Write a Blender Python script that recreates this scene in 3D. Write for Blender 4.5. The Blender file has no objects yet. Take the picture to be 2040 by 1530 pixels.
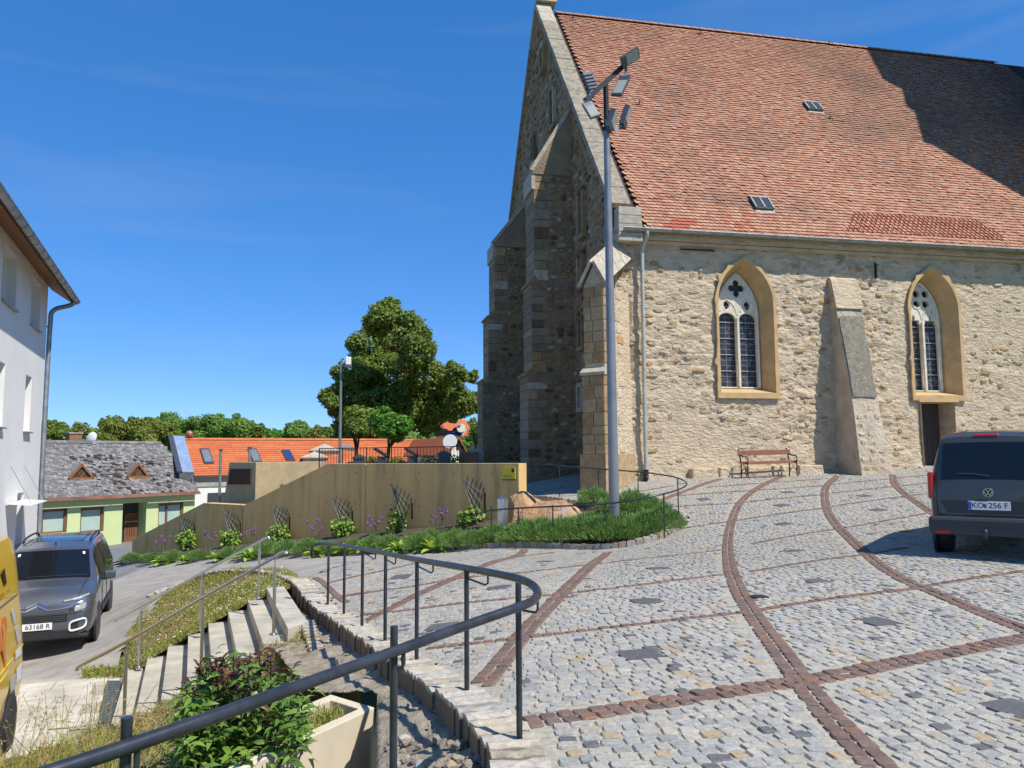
import bpy, math, random
import numpy as np
from mathutils import Matrix, Vector
R_=random.Random(7); NR=np.random.RandomState(7)
S=bpy.context.scene; COL=S.collection
# ---------------------------------------------------------------- camera, sky, sun, exposure
PIT,ROL,FP=math.radians(5.4),math.radians(.45),1530.
_ri=np.array([1,0,0.]);FW=np.array([0,math.cos(PIT),math.sin(PIT)]);_up=np.array([0,-math.sin(PIT),math.cos(PIT)])
RI=math.cos(ROL)*_ri-math.sin(ROL)*_up; UP=math.sin(ROL)*_ri+math.cos(ROL)*_up
cam=bpy.data.cameras.new('camera'); co=bpy.data.objects.new('camera',cam); COL.objects.link(co)
cam.sensor_width=36; cam.lens=36*FP/2040; cam.clip_start=.05; cam.clip_end=3000
co.matrix_world=Matrix(((RI[0],UP[0],-FW[0],0),(RI[1],UP[1],-FW[1],0),(RI[2],UP[2],-FW[2],0),(0,0,0,1)))
S.camera=co
SUN=np.array([.483,-.335,.809]); SUN/=np.linalg.norm(SUN)
w=bpy.data.worlds.new('World'); S.world=w; w.use_nodes=True
nt=w.node_tree; bg=nt.nodes['Background']; sk=nt.nodes.new('ShaderNodeTexSky'); sk.sky_type='NISHITA'; sk.sun_disc=False
sk.sun_elevation=math.asin(SUN[2]); sk.sun_rotation=math.atan2(SUN[0],SUN[1])
sk.air_density=1.0; sk.dust_density=0; sk.ozone_density=3; sk.altitude=3000
hs=nt.nodes.new('ShaderNodeHueSaturation'); hs.inputs['Saturation'].default_value=1.32
ga=nt.nodes.new('ShaderNodeGamma'); ga.inputs[1].default_value=.6; mx=nt.nodes.new('ShaderNodeMix'); mx.data_type='RGBA'; mx.blend_type='MULTIPLY'; mx.inputs[0].default_value=1; mx.inputs[7].default_value=(.26,.37,.55,1)
nt.links.new(sk.outputs[0],hs.inputs['Color']); nt.links.new(hs.outputs[0],ga.inputs[0]); nt.links.new(ga.outputs[0],mx.inputs[6]); tcw=nt.nodes.new('ShaderNodeTexCoord'); mpw=nt.nodes.new('ShaderNodeMapping'); mpw.inputs['Scale'].default_value=(1.2,1.6,9); mpw.inputs['Rotation'].default_value=(.12,.1,.3); nt.links.new(tcw.outputs['Generated'],mpw.inputs[0])
nzw=nt.nodes.new('ShaderNodeTexNoise'); nzw.inputs['Scale'].default_value=1.7; nzw.inputs['Detail'].default_value=7; nzw.inputs['Distortion'].default_value=.7; nt.links.new(mpw.outputs[0],nzw.inputs['Vector'])
rpw=nt.nodes.new('ShaderNodeMapRange'); rpw.inputs[1].default_value=.5; rpw.inputs[2].default_value=.8; rpw.inputs[4].default_value=.11; nt.links.new(nzw.outputs['Fac'],rpw.inputs[0])
cw=nt.nodes.new('ShaderNodeMix'); cw.data_type='RGBA'; cw.inputs[7].default_value=(.85,.95,1.05,1); nt.links.new(rpw.outputs[0],cw.inputs[0]); nt.links.new(mx.outputs[2],cw.inputs[6]); nt.links.new(cw.outputs[2],bg.inputs[0]); bg.inputs[1].default_value=.53
sd=bpy.data.lights.new('sun','SUN'); so=bpy.data.objects.new('sun',sd); COL.objects.link(so)
sd.energy=4.9; sd.angle=math.radians(.53); sd.color=(1,.95,.87)
so.rotation_euler=Vector(-SUN).to_track_quat('-Z','Y').to_euler()
S.view_settings.view_transform='Standard'; S.view_settings.look='None'; S.view_settings.exposure=.25; S.view_settings.gamma=1
S.view_settings.use_curve_mapping=False
S.render.engine='CYCLES'; S.cycles.max_bounces=6; S.cycles.transparent_max_bounces=6
# ---------------------------------------------------------------- measured geometry of the place (metres, eye at 0,0,0)
def proj(P):
    P=np.asarray(P,float);d=P@FW
    return np.stack([1020+FP*(P@RI)/d,765-FP*(P@UP)/d],-1)
def ray(px,py):
    v=RI*(px-1020)/FP+UP*(765-py)/FP+FW
    return v/v[1]
def at(px,py,y): return ray(px,py)*y
def onplane(px,py,P,n):
    v=ray(px,py); return v*((P@n)/(v@n))
def onz(px,py,z):
    v=ray(px,py); return v*(z/v[2])
GC=[(1035,1472,4.45),(930,1378,5.5),(830,1320,6.75),(767,1277,7.9),(721,1250,9.0),(685,1225,10.3),(653,1207,11.4),
 (1700,1530,4.0),(2000,1530,4.1),(1300,1530,4.0),(1935,1110,11.6),(2040,1122,11.2),
 (1208,1092,17.0),(1102,1090,17.4),(1033,1087,17.9),(1324,1070,16.8),(1370,1034,18.2),
 (900,1097,18.9),(700,1104,20.8),(450,1113,24.6),(245,1120,29.5),
 (180,1280,15.2),(208,1220,17.7),(20,1290,15.0),(100,1450,10.3),(0,1470,9.9),(235,1090,39),(60,1100,37),
 (1115,990,21.5),(1280,957,23),(1500,948,23.6),(1860,930,25.3),(1060,960,27),(980,945,33),(1200,975,22.4),
 (545,1137,15.8),(600,1165,12.7),(440,1137,17.2),(360,1160,17.6)]
def tps(P,lam):
    P=np.asarray(P,float);n=len(P);X=P[:,:2];d=np.linalg.norm(X[:,None]-X[None],axis=2)
    K=np.where(d>0,d*d*np.log(d+1e-12),0)+lam*np.eye(n)
    A=np.zeros((n+3,n+3));A[:n,:n]=K;A[:n,n]=1;A[:n,n+1:]=X;A[n,:n]=1;A[n+1:,:n]=X.T
    q=np.linalg.solve(A,np.concatenate([P[:,2],np.zeros(3)]))
    def h(x,y):
        x=np.asarray(x,float);y=np.asarray(y,float)
        dd=np.sqrt((x[...,None]-X[:,0])**2+(y[...,None]-X[:,1])**2)
        return (dd*dd*np.log(dd+1e-12))@q[:n]+q[n]+q[n+1]*x+q[n+2]*y
    return h
gh=tps([at(*g) for g in GC],.6)
def hit(px,py,h=None,ymin=2.5,ymax=70):
    h=h or gh; v=ray(px,py); ys=np.linspace(ymin,ymax,900); f=v[2]*ys-h(v[0]*ys,ys)
    k=np.where((f[:-1]>0)&(f[1:]<=0))[0]
    if len(k)==0: return v*ymax
    k=k[0]; t=f[k]/(f[k]-f[k+1]); return v*(ys[k]+t*(ys[k+1]-ys[k]))
def pip(x,y,poly):
    c=np.zeros(np.shape(x),bool); n=len(poly)
    for i in range(n):
        x1,y1=poly[i][:2]; x2,y2=poly[(i+1)%n][:2]
        if y1==y2: continue
        c^=((y1>y)!=(y2>y))&(x<(x2-x1)*(y-y1)/(y2-y1)+x1)
    return c
def resample(P,step):
    P=np.asarray(P,float); d=np.r_[0,np.cumsum(np.linalg.norm(np.diff(P,axis=0),axis=1))]
    n=max(2,int(d[-1]/step)+1); s=np.linspace(0,d[-1],n)
    return np.stack([np.interp(s,d,P[:,k]) for k in range(P.shape[1])],1)
def smooth(P,it=2):
    P=[np.asarray(p,float) for p in P]
    for _ in range(it):
        Q=[P[0]]
        for a,b in zip(P[:-1],P[1:]): Q+= [a*.75+b*.25,a*.25+b*.75]
        P=Q+[P[-1]]
    return np.array(P)
# ---------------------------------------------------------------- builders
WM={}
def tag(o,label=None,cat=None,group=None,kind=None):
    for k,v in (('label',label),('category',cat),('group',group),('kind',kind)):
        if v: o[k]=v
    return o
def thing(name,label,cat,loc=(0,0,0),rz=0,group=None,kind=None):
    o=bpy.data.objects.new(name,None); COL.objects.link(o); o.empty_display_size=.1
    o.location=loc; o.rotation_euler=(0,0,rz)
    WM[o.name]=np.array(Matrix.Translation(loc)@Matrix.Rotation(rz,4,'Z'))
    return tag(o,label,cat,group,kind)
def link(name,me,parent=None,mats=None):
    o=bpy.data.objects.new(name,me); COL.objects.link(o)
    if parent is not None:
        o.parent=parent; WM[o.name]=WM.get(parent.name,np.eye(4))
    else: WM[o.name]=np.eye(4)
    if mats is not None and len(me.materials)==0:
        for m in (mats if isinstance(mats,(list,tuple)) else [mats]): me.materials.append(m)
    return o
def dup(root,loc,rz=None,label=None,group=None,scale=None):
    r=root.copy(); COL.objects.link(r); r.location=loc
    if rz is not None: r.rotation_euler=(0,0,rz)
    if scale: r.scale=(scale,)*3
    if label: r['label']=label
    if group: r['group']=group
    for ch in list(root.children):
        c=ch.copy(); COL.objects.link(c); c.parent=r
        for g in list(ch.children):
            d=g.copy(); COL.objects.link(d); d.parent=c
    return r
def npmesh(name,V,F,rnd=None,mi=None,smooth_=False):
    """V (n,3); F list of equal-length index arrays or one 2-D array"""
    me=bpy.data.meshes.new(name); V=np.asarray(V,np.float32)
    Fs=F if isinstance(F,list) and not isinstance(F[0],tuple) else [F]
    Fs=[np.asarray(f,np.int32) for f in Fs if len(f)]
    loops=np.concatenate([f.ravel() for f in Fs]); tot=np.concatenate([np.full(len(f),f.shape[1],np.int32) for f in Fs])
    st=np.r_[0,np.cumsum(tot)[:-1]].astype(np.int32)
    me.vertices.add(len(V)); me.vertices.foreach_set('co',V.ravel())
    me.loops.add(len(loops)); me.loops.foreach_set('vertex_index',loops)
    me.polygons.add(len(tot)); me.polygons.foreach_set('loop_start',st)
    try: me.polygons.foreach_set('loop_total',tot)
    except Exception: pass
    if mi is not None: me.polygons.foreach_set('material_index',np.asarray(mi,np.int32))
    me.polygons.foreach_set('use_smooth',np.full(len(tot),smooth_))
    if rnd is not None:
        a=me.attributes.new('rnd','FLOAT','FACE'); a.data.foreach_set('value',np.asarray(rnd,np.float32))
    me.update(calc_edges=True); return me
def rotz(a):
    c,s=math.cos(a),math.sin(a); return np.array([[c,-s,0],[s,c,0],[0,0,1.]])
def frame(z,x=None):
    z=np.asarray(z,float);z=z/np.linalg.norm(z)
    a=np.array([0,0,1.]) if abs(z[2])<.95 else np.array([1.,0,0])
    if x is None: x=np.cross(a,z)
    x=x-(x@z)*z; x=x/np.linalg.norm(x); return x,np.cross(z,x),z
class MB:
    def __init__(s): s.v=[];s.f=[];s.m=[];s.r=[]
    def add(s,V,F,mat=0,r=None):
        o=len(s.v); s.v+=[tuple(map(float,p)) for p in V]
        for f in F: s.f.append([i+o for i in f]); s.m.append(mat); s.r.append(R_.random() if r is None else r)
        return s
    def box(s,c,d,R=None,mat=0,taper=1.,r=None):
        c=np.asarray(c,float);V=[]
        for z,t in ((-.5,1),(.5,taper)):
            for x,y in ((-.5,-.5),(.5,-.5),(.5,.5),(-.5,.5)): V.append([x*d[0]*t,y*d[1]*t,z*d[2]])
        V=np.array(V)
        if R is not None: V=V@np.asarray(R).T
        r=R_.random() if r is None else r
        return s.add(V+c,[(3,2,1,0),(4,5,6,7),(0,1,5,4),(1,2,6,5),(2,3,7,6),(3,0,4,7)],mat,r)
    def bar(s,a,b,w,h,up=(0,0,1),mat=0):
        a=np.asarray(a,float);b=np.asarray(b,float);d=b-a;L=np.linalg.norm(d)
        z=d/L; x=np.cross(np.asarray(up,float),z)
        if np.linalg.norm(x)<1e-4: x=np.cross([1,0,0.],z)
        x/=np.linalg.norm(x); y=np.cross(z,x)
        return s.box((a+b)/2,(w,h,L),np.stack([x,y,z],1),mat)
    def tube(s,P,r,n=8,mat=0,cap=True,closed=False):
        P=np.asarray(P,float);k=len(P);rr=np.broadcast_to(r,(k,));V=[];x=None
        for i in range(k):
            if closed: t=P[(i+1)%k]-P[i-1]
            else: t=P[min(i+1,k-1)]-P[max(i-1,0)]
            t=t/np.linalg.norm(t)
            if x is None: x,y,_=frame(t)
            else:
                x=x-(x@t)*t; x/=np.linalg.norm(x); y=np.cross(t,x)
            for j in range(n):
                a=2*math.pi*j/n; V.append(P[i]+rr[i]*(math.cos(a)*x+math.sin(a)*y))
        F=[]
        for i in range(k if closed else k-1):
            for j in range(n):
                a,b=i*n+j,i*n+(j+1)%n; c=((i+1)%k)*n; F.append((a,b,c+(j+1)%n,c+j))
        if cap and not closed: F.append(tuple(range(n-1,-1,-1))); F.append(tuple((k-1)*n+j for j in range(n)))
        return s.add(V,F,mat,R_.random())
    def prism(s,poly,h,O=(0,0,0),X=(1,0,0),Y=(0,1,0),mat=0,r=None):
        O,X,Y=(np.asarray(q,float) for q in (O,X,Y)); N=np.cross(X,Y);n=len(poly)
        A=sum(poly[i][0]*poly[(i+1)%n][1]-poly[(i+1)%n][0]*poly[i][1] for i in range(n))
        if A<0: poly=list(poly)[::-1]
        if h<0: O=O+N*h; h=-h
        V=[O+X*p[0]+Y*p[1] for p in poly]+[O+X*p[0]+Y*p[1]+N*h for p in poly]
        F=[tuple(range(n-1,-1,-1)),tuple(range(n,2*n))]+[(i,(i+1)%n,n+(i+1)%n,n+i) for i in range(n)]
        return s.add(V,F,mat,R_.random() if r is None else r)
    def lathe(s,prof,n=16,O=(0,0,0),ax=(0,0,1),mat=0):
        O=np.asarray(O,float);x,y,z=frame(ax);V=[];k=len(prof)
        for r,h in prof:
            for j in range(n):
                a=2*math.pi*j/n; V.append(O+z*h+r*(math.cos(a)*x+math.sin(a)*y))
        F=[(i*n+j,i*n+(j+1)%n,(i+1)*n+(j+1)%n,(i+1)*n+j) for i in range(k-1) for j in range(n)]
        F.append(tuple(range(n-1,-1,-1)));F.append(tuple((k-1)*n+j for j in range(n)))
        return s.add(V,F,mat,R_.random())
    def grid(s,G,mat=0,flip=False):
        G=np.asarray(G,float);a,b=G.shape[:2]
        F=[(i*b+j,i*b+j+1,(i+1)*b+j+1,(i+1)*b+j) for i in range(a-1) for j in range(b-1)]
        if flip: F=[f[::-1] for f in F]
        return s.add(G.reshape(-1,3),F,mat)
    def quad(s,*p,mat=0): return s.add(p,[tuple(range(len(p)))],mat)
    def build(s,name,mats,parent=None,smooth=None,local=False,bevel=0):
        V=np.array(s.v)
        if parent is not None and not local:
            Mi=np.linalg.inv(WM.get(parent.name,np.eye(4))); V=V@Mi[:3,:3].T+Mi[:3,3]
        me=bpy.data.meshes.new(name); me.from_pydata(V.tolist(),[],s.f)
        me.polygons.foreach_set('material_index',s.m)
        a=me.attributes.new('rnd','FLOAT','FACE'); a.data.foreach_set('value',s.r)
        if smooth: 
            me.polygons.foreach_set('use_smooth',[True]*len(s.f)); me.set_sharp_from_angle(angle=math.radians(smooth))
        me.update(); o=link(name,me,parent,mats)
        if bevel:
            b=o.modifiers.new('bevel','BEVEL'); b.width=bevel; b.segments=2; b.limit_method='ANGLE'
        return o
def curve2d(name,outlines,mat,parent,M4,extr=.05,bev=.0):
    cu=bpy.data.curves.new(name,'CURVE'); cu.dimensions='2D'; cu.fill_mode='BOTH'; cu.extrude=extr; cu.bevel_depth=bev
    for pts in outlines:
        sp=cu.splines.new('POLY'); sp.points.add(len(pts)-1); sp.use_cyclic_u=True
        for i,p in enumerate(pts): sp.points[i].co=(p[0],p[1],0,1)
    o=bpy.data.objects.new(name,cu); COL.objects.link(o); o.parent=parent; o.matrix_local=M4; cu.materials.append(mat); return o
def text(name,s,size,mat,parent,M4,extr=.002):
    cu=bpy.data.curves.new(name,'FONT'); cu.body=s; cu.size=size; cu.extrude=extr; cu.align_x='CENTER'; cu.align_y='CENTER'
    o=bpy.data.objects.new(name,cu); COL.objects.link(o); o.parent=parent; o.matrix_local=M4; cu.materials.append(mat); return o
def M4(O,X,Y):
    X=np.asarray(X,float);X=X/np.linalg.norm(X);Y=np.asarray(Y,float);Y=Y-(Y@X)*X;Y/=np.linalg.norm(Y);Z=np.cross(X,Y)
    return Matrix([[X[i],Y[i],Z[i],O[i]] for i in range(3)]+[[0,0,0,1]])
# ---------------------------------------------------------------- materials
MATS={}
def mat(name,col,rough=.75,var=None,scale=6,detail=6,bump=0,bscale=40,bdist=.01,metal=0,rnd=None,trans=0,spec=.5,stretch=None,coat=0,stain=None,vor=0,world=False):
    m=bpy.data.materials.new(name); m.use_nodes=True; N=m.node_tree.nodes; L=m.node_tree.links; b=N['Principled BSDF']
    b.inputs['Roughness'].default_value=rough; b.inputs['Metallic'].default_value=metal; b.inputs['Specular IOR Level'].default_value=spec
    if coat: b.inputs['Coat Weight'].default_value=coat; b.inputs['Coat Roughness'].default_value=.05
    c4=lambda c:(c[0],c[1],c[2],1); out=None
    tc=N.new('ShaderNodeTexCoord'); mp=N.new('ShaderNodeMapping'); L.new((N.new('ShaderNodeNewGeometry').outputs['Position'] if world else tc.outputs['Object']),mp.inputs[0])
    if stretch: mp.inputs['Scale'].default_value=stretch
    def ramp(src,stops,mode='LINEAR'):
        r=N.new('ShaderNodeValToRGB'); e=r.color_ramp.elements; r.color_ramp.interpolation=mode
        while len(e)<len(stops): e.new(.5)
        for i,(p,c) in enumerate(stops): e[i].position=p; e[i].color=c4(c)
        L.new(src,r.inputs[0]); return r.outputs[0]
    def mix(a,bb,fac,mode='MIX'):
        x=N.new('ShaderNodeMix'); x.data_type='RGBA'; x.blend_type=mode
        for s_,i in ((fac,0),(a,6),(bb,7)):
            if hasattr(s_,'is_output'): L.new(s_,x.inputs[i])
            else: x.inputs[i].default_value=s_ if i==0 else c4(s_)
        return x.outputs[2]
    def noise(sc,de,src=None,ro=.6):
        n=N.new('ShaderNodeTexNoise'); n.inputs['Scale'].default_value=sc; n.inputs['Detail'].default_value=de; n.inputs['Roughness'].default_value=ro
        L.new(src or mp.outputs[0],n.inputs['Vector']); return n.outputs['Fac']
    if rnd:
        at_=N.new('ShaderNodeAttribute'); at_.attribute_name='rnd'; oi=N.new('ShaderNodeObjectInfo')
        ad=N.new('ShaderNodeMath'); ad.operation='ADD'; L.new(at_.outputs['Fac'],ad.inputs[0]); L.new(oi.outputs['Random'],ad.inputs[1])
        fr=N.new('ShaderNodeMath'); fr.operation='FRACT'; L.new(ad.outputs[0],fr.inputs[0])
        k=len(rnd); out=ramp(fr.outputs[0],[(i/k,c) for i,c in enumerate(rnd)] if not isinstance(rnd[0][1],(tuple,list)) else rnd,'CONSTANT' if k>3 else 'LINEAR')
        if col!=(1,1,1): out=mix(out,col,1.,'MULTIPLY')
    else: out=col
    if var:
        nf=noise(scale,detail); vr=ramp(nf,var); 
        out=mix(out,vr,1.,'MULTIPLY')
    for sc,lo,hi,c,amt in (stain or []):
        f=noise(sc,5,None,.65); rr=ramp(f,[(lo,(0,0,0)),(hi,(amt,amt,amt))]); out=mix(out,c,rr)
    if hasattr(out,'is_output'): L.new(out,b.inputs['Base Color'])
    else: b.inputs['Base Color'].default_value=c4(out)
    if bump:
        bp=N.new('ShaderNodeBump'); bp.inputs['Strength'].default_value=bump; bp.inputs['Distance'].default_value=bdist
        L.new(noise(bscale,5),bp.inputs['Height']); L.new(bp.outputs[0],b.inputs['Normal'])
    if trans:
        t=N.new('ShaderNodeBsdfTranslucent'); ms=N.new('ShaderNodeMixShader'); ms.inputs[0].default_value=trans
        if hasattr(out,'is_output'): L.new(out,t.inputs[0])
        else: t.inputs[0].default_value=c4(out)
        L.new(b.outputs[0],ms.inputs[1]); L.new(t.outputs[0],ms.inputs[2]); L.new(ms.outputs[0],N['Material Output'].inputs[0])
    MATS[name]=m; return m
G1=[(.3,(.78,.78,.78)),(.7,(1.12,1.12,1.12))]
G2=[(.25,(.6,.6,.6)),(.75,(1.2,1.2,1.2))]
m_granite=mat('granite',(.80,.765,.70),.8,[(.25,(.62,.62,.62)),(.5,(.98,.98,.98)),(.75,(1.25,1.24,1.22))],38,9,.5,90,.006,world=True,stain=[(2.2,.58,.75,(.30,.26,.19),.45),(60,.60,.68,(.16,.16,.16),.5)],rnd=[(.44,.44,.42),(.37,.38,.39),(.50,.48,.43),(.42,.43,.42),(.36,.37,.37),(.46,.43,.38),(.45,.45,.43),(.41,.42,.41),(.52,.50,.45),(.43,.44,.44),(.39,.40,.39),(.47,.46,.42),(.43,.43,.42),(.49,.48,.44),(.33,.335,.33),(.45,.45,.43),(.47,.38,.26),(.46,.45,.41),(.41,.42,.42),(.48,.46,.40)])
m_darksett=mat('dark_granite',(.13,.13,.13),.75,G2,45,7,.4,100,.005,world=True)
m_porph=mat('porphyry',(.95,.9,.85),.75,G2,40,8,.5,90,.006,world=True,stain=[(2.5,.58,.75,(.30,.25,.19),.4)],rnd=[(.20,.135,.108),(.18,.122,.10),(.22,.145,.115),(.165,.117,.10),(.21,.148,.125),(.19,.128,.105),(.245,.14,.098),(.155,.115,.10)])
m_slab=mat('basalt_slab',(.105,.105,.108),.75,G2,30,8,.3,150,.004,world=True,stain=[(3,.55,.75,(.22,.2,.17),.45)])
m_mortar=mat('joint_sand',(.42,.385,.31),.95,G2,25,9,.6,90,.012,world=True,stain=[(1.5,.52,.7,(.20,.17,.12),.5)])
m_asph=mat('asphalt',(.335,.31,.275),.9,G2,2.2,10,.35,180,.006,stain=[(.6,.55,.75,(.33,.29,.23),.6),(70,.55,.62,(.36,.31,.29),.5)])
m_street=mat('street_asphalt',(.20,.20,.195),.9,G2,2.,8,.3,160,.006)
m_kerb=mat('kerb_granite',(.92,.88,.80),.85,G2,22,8,.6,60,.012,world=True,stain=[(3,.56,.72,(.33,.25,.15),.5)],rnd=[(.50,.46,.38),(.47,.45,.42),(.54,.49,.40),(.42,.42,.42),(.46,.37,.26),(.53,.50,.45),(.49,.47,.44),(.40,.36,.30)])
m_kerb2=m_kerb.copy(); m_kerb2.name='bed_kerb_granite'
def earthy(m):
    N=m.node_tree.nodes; L=m.node_tree.links; b=N['Principled BSDF']; src=b.inputs['Base Color'].links[0].from_socket
    tc=N.new('ShaderNodeTexCoord'); sp=N.new('ShaderNodeSeparateXYZ'); L.new(tc.outputs['Object'],sp.inputs[0]); r=N.new('ShaderNodeMapRange'); r.inputs[1].default_value=-.12; r.inputs[2].default_value=-.02; r.inputs[3].default_value=.93; r.inputs[4].default_value=0
    L.new(sp.outputs[2],r.inputs[0]); x=N.new('ShaderNodeMix'); x.data_type='RGBA'; L.new(r.outputs[0],x.inputs[0]); L.new(src,x.inputs[6]); x.inputs[7].default_value=(.15,.10,.06,1); L.new(x.outputs[2],b.inputs['Base Color'])
earthy(m_kerb)
m_rubble=mat('rubble_plaster',(.575,.455,.305),.95,[(.25,(.70,.68,.64)),(.5,(1,1,1)),(.75,(1.12,1.13,1.15))],2.4,12,.9,7,.09,stretch=(1,1,1.8),stain=[(.9,.55,.7,(.42,.33,.22),.5),(3.5,.62,.72,(.42,.26,.12),.45),(7,.64,.70,(.20,.15,.11),.5)])
m_stone=mat('wall_stone',(1.1,1.1,1.1),.92,[(.25,(.75,.75,.75)),(.75,(1.15,1.15,1.15))],5,8,.8,22,.03,rnd=[(.51,.405,.27),(.49,.39,.26),(.47,.34,.185),(.44,.26,.105),(.53,.43,.30),(.48,.385,.255),(.50,.40,.28),(.40,.27,.14),(.52,.42,.29),(.47,.37,.24),(.46,.30,.135),(.55,.46,.33)])
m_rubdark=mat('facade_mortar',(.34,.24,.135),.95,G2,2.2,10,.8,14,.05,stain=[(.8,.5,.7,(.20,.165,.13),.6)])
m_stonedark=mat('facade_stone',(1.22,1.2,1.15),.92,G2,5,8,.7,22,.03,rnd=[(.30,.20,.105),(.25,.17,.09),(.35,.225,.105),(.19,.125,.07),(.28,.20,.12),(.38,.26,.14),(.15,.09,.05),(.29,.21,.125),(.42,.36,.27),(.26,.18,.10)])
m_ashlar=mat('ashlar',(.95,.84,.68),.9,G2,6,8,.5,30,.02,rnd=[(.44,.34,.21),(.40,.30,.18),(.46,.37,.25),(.36,.26,.15),(.45,.36,.24),(.42,.29,.155)])
m_pale=mat('pale_limestone',(.46,.405,.31),.85,G2,6,8,.3,30,.015,stain=[(2,.6,.75,(.4,.37,.3),.5)])
m_coping=mat('mossy_coping',(.34,.29,.21),.92,G2,8,9,.6,35,.02,stain=[(5,.5,.62,(.16,.145,.11),.8),(3,.6,.7,(.42,.36,.2),.5)])
m_ochre=mat('ochre_plaster',(.55,.37,.175),.9,G1,2.5,8,.25,40,.01,stain=[(1.4,.55,.75,(.46,.31,.14),.6)])
m_tracery=mat('tracery_stone',(.68,.63,.5),.85,G1,5,6,.2,40,.01)
m_glassdk=mat('leaded_glass',(.035,.038,.045),.4,G2,9,5,.4,14,.01,spec=.3)
m_lead=mat('lead_came',(.36,.37,.39),.6,None,metal=.0)
m_tile=mat('roof_tile',(.88,.71,.66),.85,[(.3,(.72,.7,.68)),(.7,(1.12,1.12,1.12))],9,6,.35,60,.006,rnd=[(.53,.33,.215),(.49,.28,.175),(.56,.37,.25),(.47,.25,.155),(.52,.305,.19),(.58,.41,.28),(.50,.295,.185),(.43,.21,.125),(.54,.345,.225),(.51,.315,.20),(.57,.39,.27),(.46,.26,.175)],stain=[(.16,.44,.66,(.185,.11,.075),.72),(1.1,.58,.7,(.19,.13,.10),.4)])
m_tilered=mat('new_red_tile',(.40,.105,.05),.8,G1,9,5,.2,60,.005)
m_roofbase=mat('roof_underlay',(.06,.035,.025),.95)
m_zinc=mat('zinc',(.36,.38,.38),.45,G2,4,6,.1,30,.004,metal=.6)
m_zincsky=mat('sky_tinted_metal',(.33,.43,.58),.4,G1,3,5,metal=.3)  # light blue of the sky's reflection put into the metal colour
m_zincdark=mat('dark_zinc',(.11,.12,.135),.4,G1,3,5,metal=.5)
m_pipe=mat('pale_green_pipe',(.42,.44,.39),.5,G1,3,5,metal=.2)
m_black=mat('black_iron',(.018,.019,.021),.45,G1,8,5,metal=.3)
m_rail=mat('painted_rail',(.055,.06,.068),.36,[(.3,(.6,.6,.6)),(.7,(1.5,1.5,1.5))],7,7,.08,60,.002,metal=.55)
m_steel=mat('brushed_steel',(.62,.62,.62),.36,G1,25,4,metal=1.,stretch=(1,1,8))
m_mast=mat('grey_mast',(.25,.26,.275),.42,G1,2,4,metal=.35)
m_wood=mat('bench_wood',(.30,.135,.07),.6,G2,6,8,.2,40,.004,stretch=(1,8,8))
m_darkwood=mat('dark_door_wood',(.06,.047,.038),.75,G2,5,8,.4,20,.01,stretch=(6,6,.6))
m_conc=mat('cast_concrete',(.50,.39,.22),.9,[(.3,(.82,.82,.82)),(.7,(1.08,1.08,1.08))],3,10,.25,70,.006,stain=[(1.1,.55,.8,(.33,.27,.17),.6)])
m_concw=mat('streaked_concrete',(.74,.475,.185),.9,[(.3,(.86,.86,.86)),(.65,(1.05,1.05,1.05))],1.6,9,.15,30,.01,stretch=(1.6,1.6,.16),stain=[(2.4,.55,.70,(.25,.18,.09),.65),(.7,.5,.75,(.5,.34,.16),.5)])
m_step=mat('step_concrete',(.47,.43,.34),.9,G2,3,9,.25,60,.006,stain=[(1.3,.52,.72,(.26,.245,.21),.7),(3,.6,.75,(.5,.4,.24),.5)])
m_planter=mat('planter_concrete',(.62,.54,.40),.9,[(.3,(.9,.9,.88)),(.7,(1.05,1.05,1.05))],3,9,.3,90,.005,stain=[(1.8,.56,.75,(.50,.40,.25),.5)])
m_soil=mat('grey_soil',(.36,.305,.225),.95,G2,6,12,1.,35,.03,stain=[(2.5,.55,.7,(.13,.10,.075),.7),(4,.62,.7,(.30,.18,.09),.6)])
m_bed=mat('bed_soil',(.09,.065,.045),.95,G2,10,8,.8,40,.02)
m_white=mat('white_render',(.84,.82,.78),.9,[(.3,(.94,.94,.93)),(.7,(1.02,1.02,1.02))],1.5,8,.2,90,.004,stain=[(.5,.55,.8,(.68,.66,.61),.5)])
m_soffit=mat('soffit_wood',(.30,.12,.035),.6,G2,3,6,.15,20,.004,stretch=(1,10,1))
m_slate=mat('slate',(1,1,1),.85,G2,8,6,.4,40,.01,rnd=[(.155,.145,.14),(.20,.19,.18),(.13,.12,.115),(.24,.225,.21),(.17,.15,.14),(.21,.205,.20),(.145,.135,.135),(.28,.265,.24)])
m_green=mat('lime_render',(.55,.64,.32),.9,[(.3,(.92,.92,.92)),(.7,(1.04,1.04,1.04))],.8,8,.1,30,.005)
m_brown=mat('brown_timber',(.20,.085,.04),.6,G1,8,5)
m_pane=mat('window_glass',(.05,.06,.065),.06,spec=.8)
m_blind=mat('window_blind',(.42,.52,.47),.5,[(.3,(.8,.95,1)),(.7,(1.1,1.03,.9))],2.2,4)
m_orange=mat('orange_clay_tile',(1,1,1),.75,G1,6,5,.15,30,.006,rnd=[(.56,.155,.05),(.52,.135,.045),(.60,.18,.06),(.54,.15,.05)])
m_copper=mat('copper_gutter',(.30,.15,.10),.55,[(.3,(.7,.65,.6)),(.7,(1.5,1.55,1.6))],1.2,6,metal=.3)
m_brick=mat('chimney_brick',(.30,.15,.09),.9,G2,12,6,.4,30,.01)
m_dish=mat('dish_white',(.75,.74,.70),.5)
m_corten=mat('rust_plate',(.075,.035,.022),.8,G2,5,7)
m_signy=mat('yellow_sign',(.72,.58,.02),.5)
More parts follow.
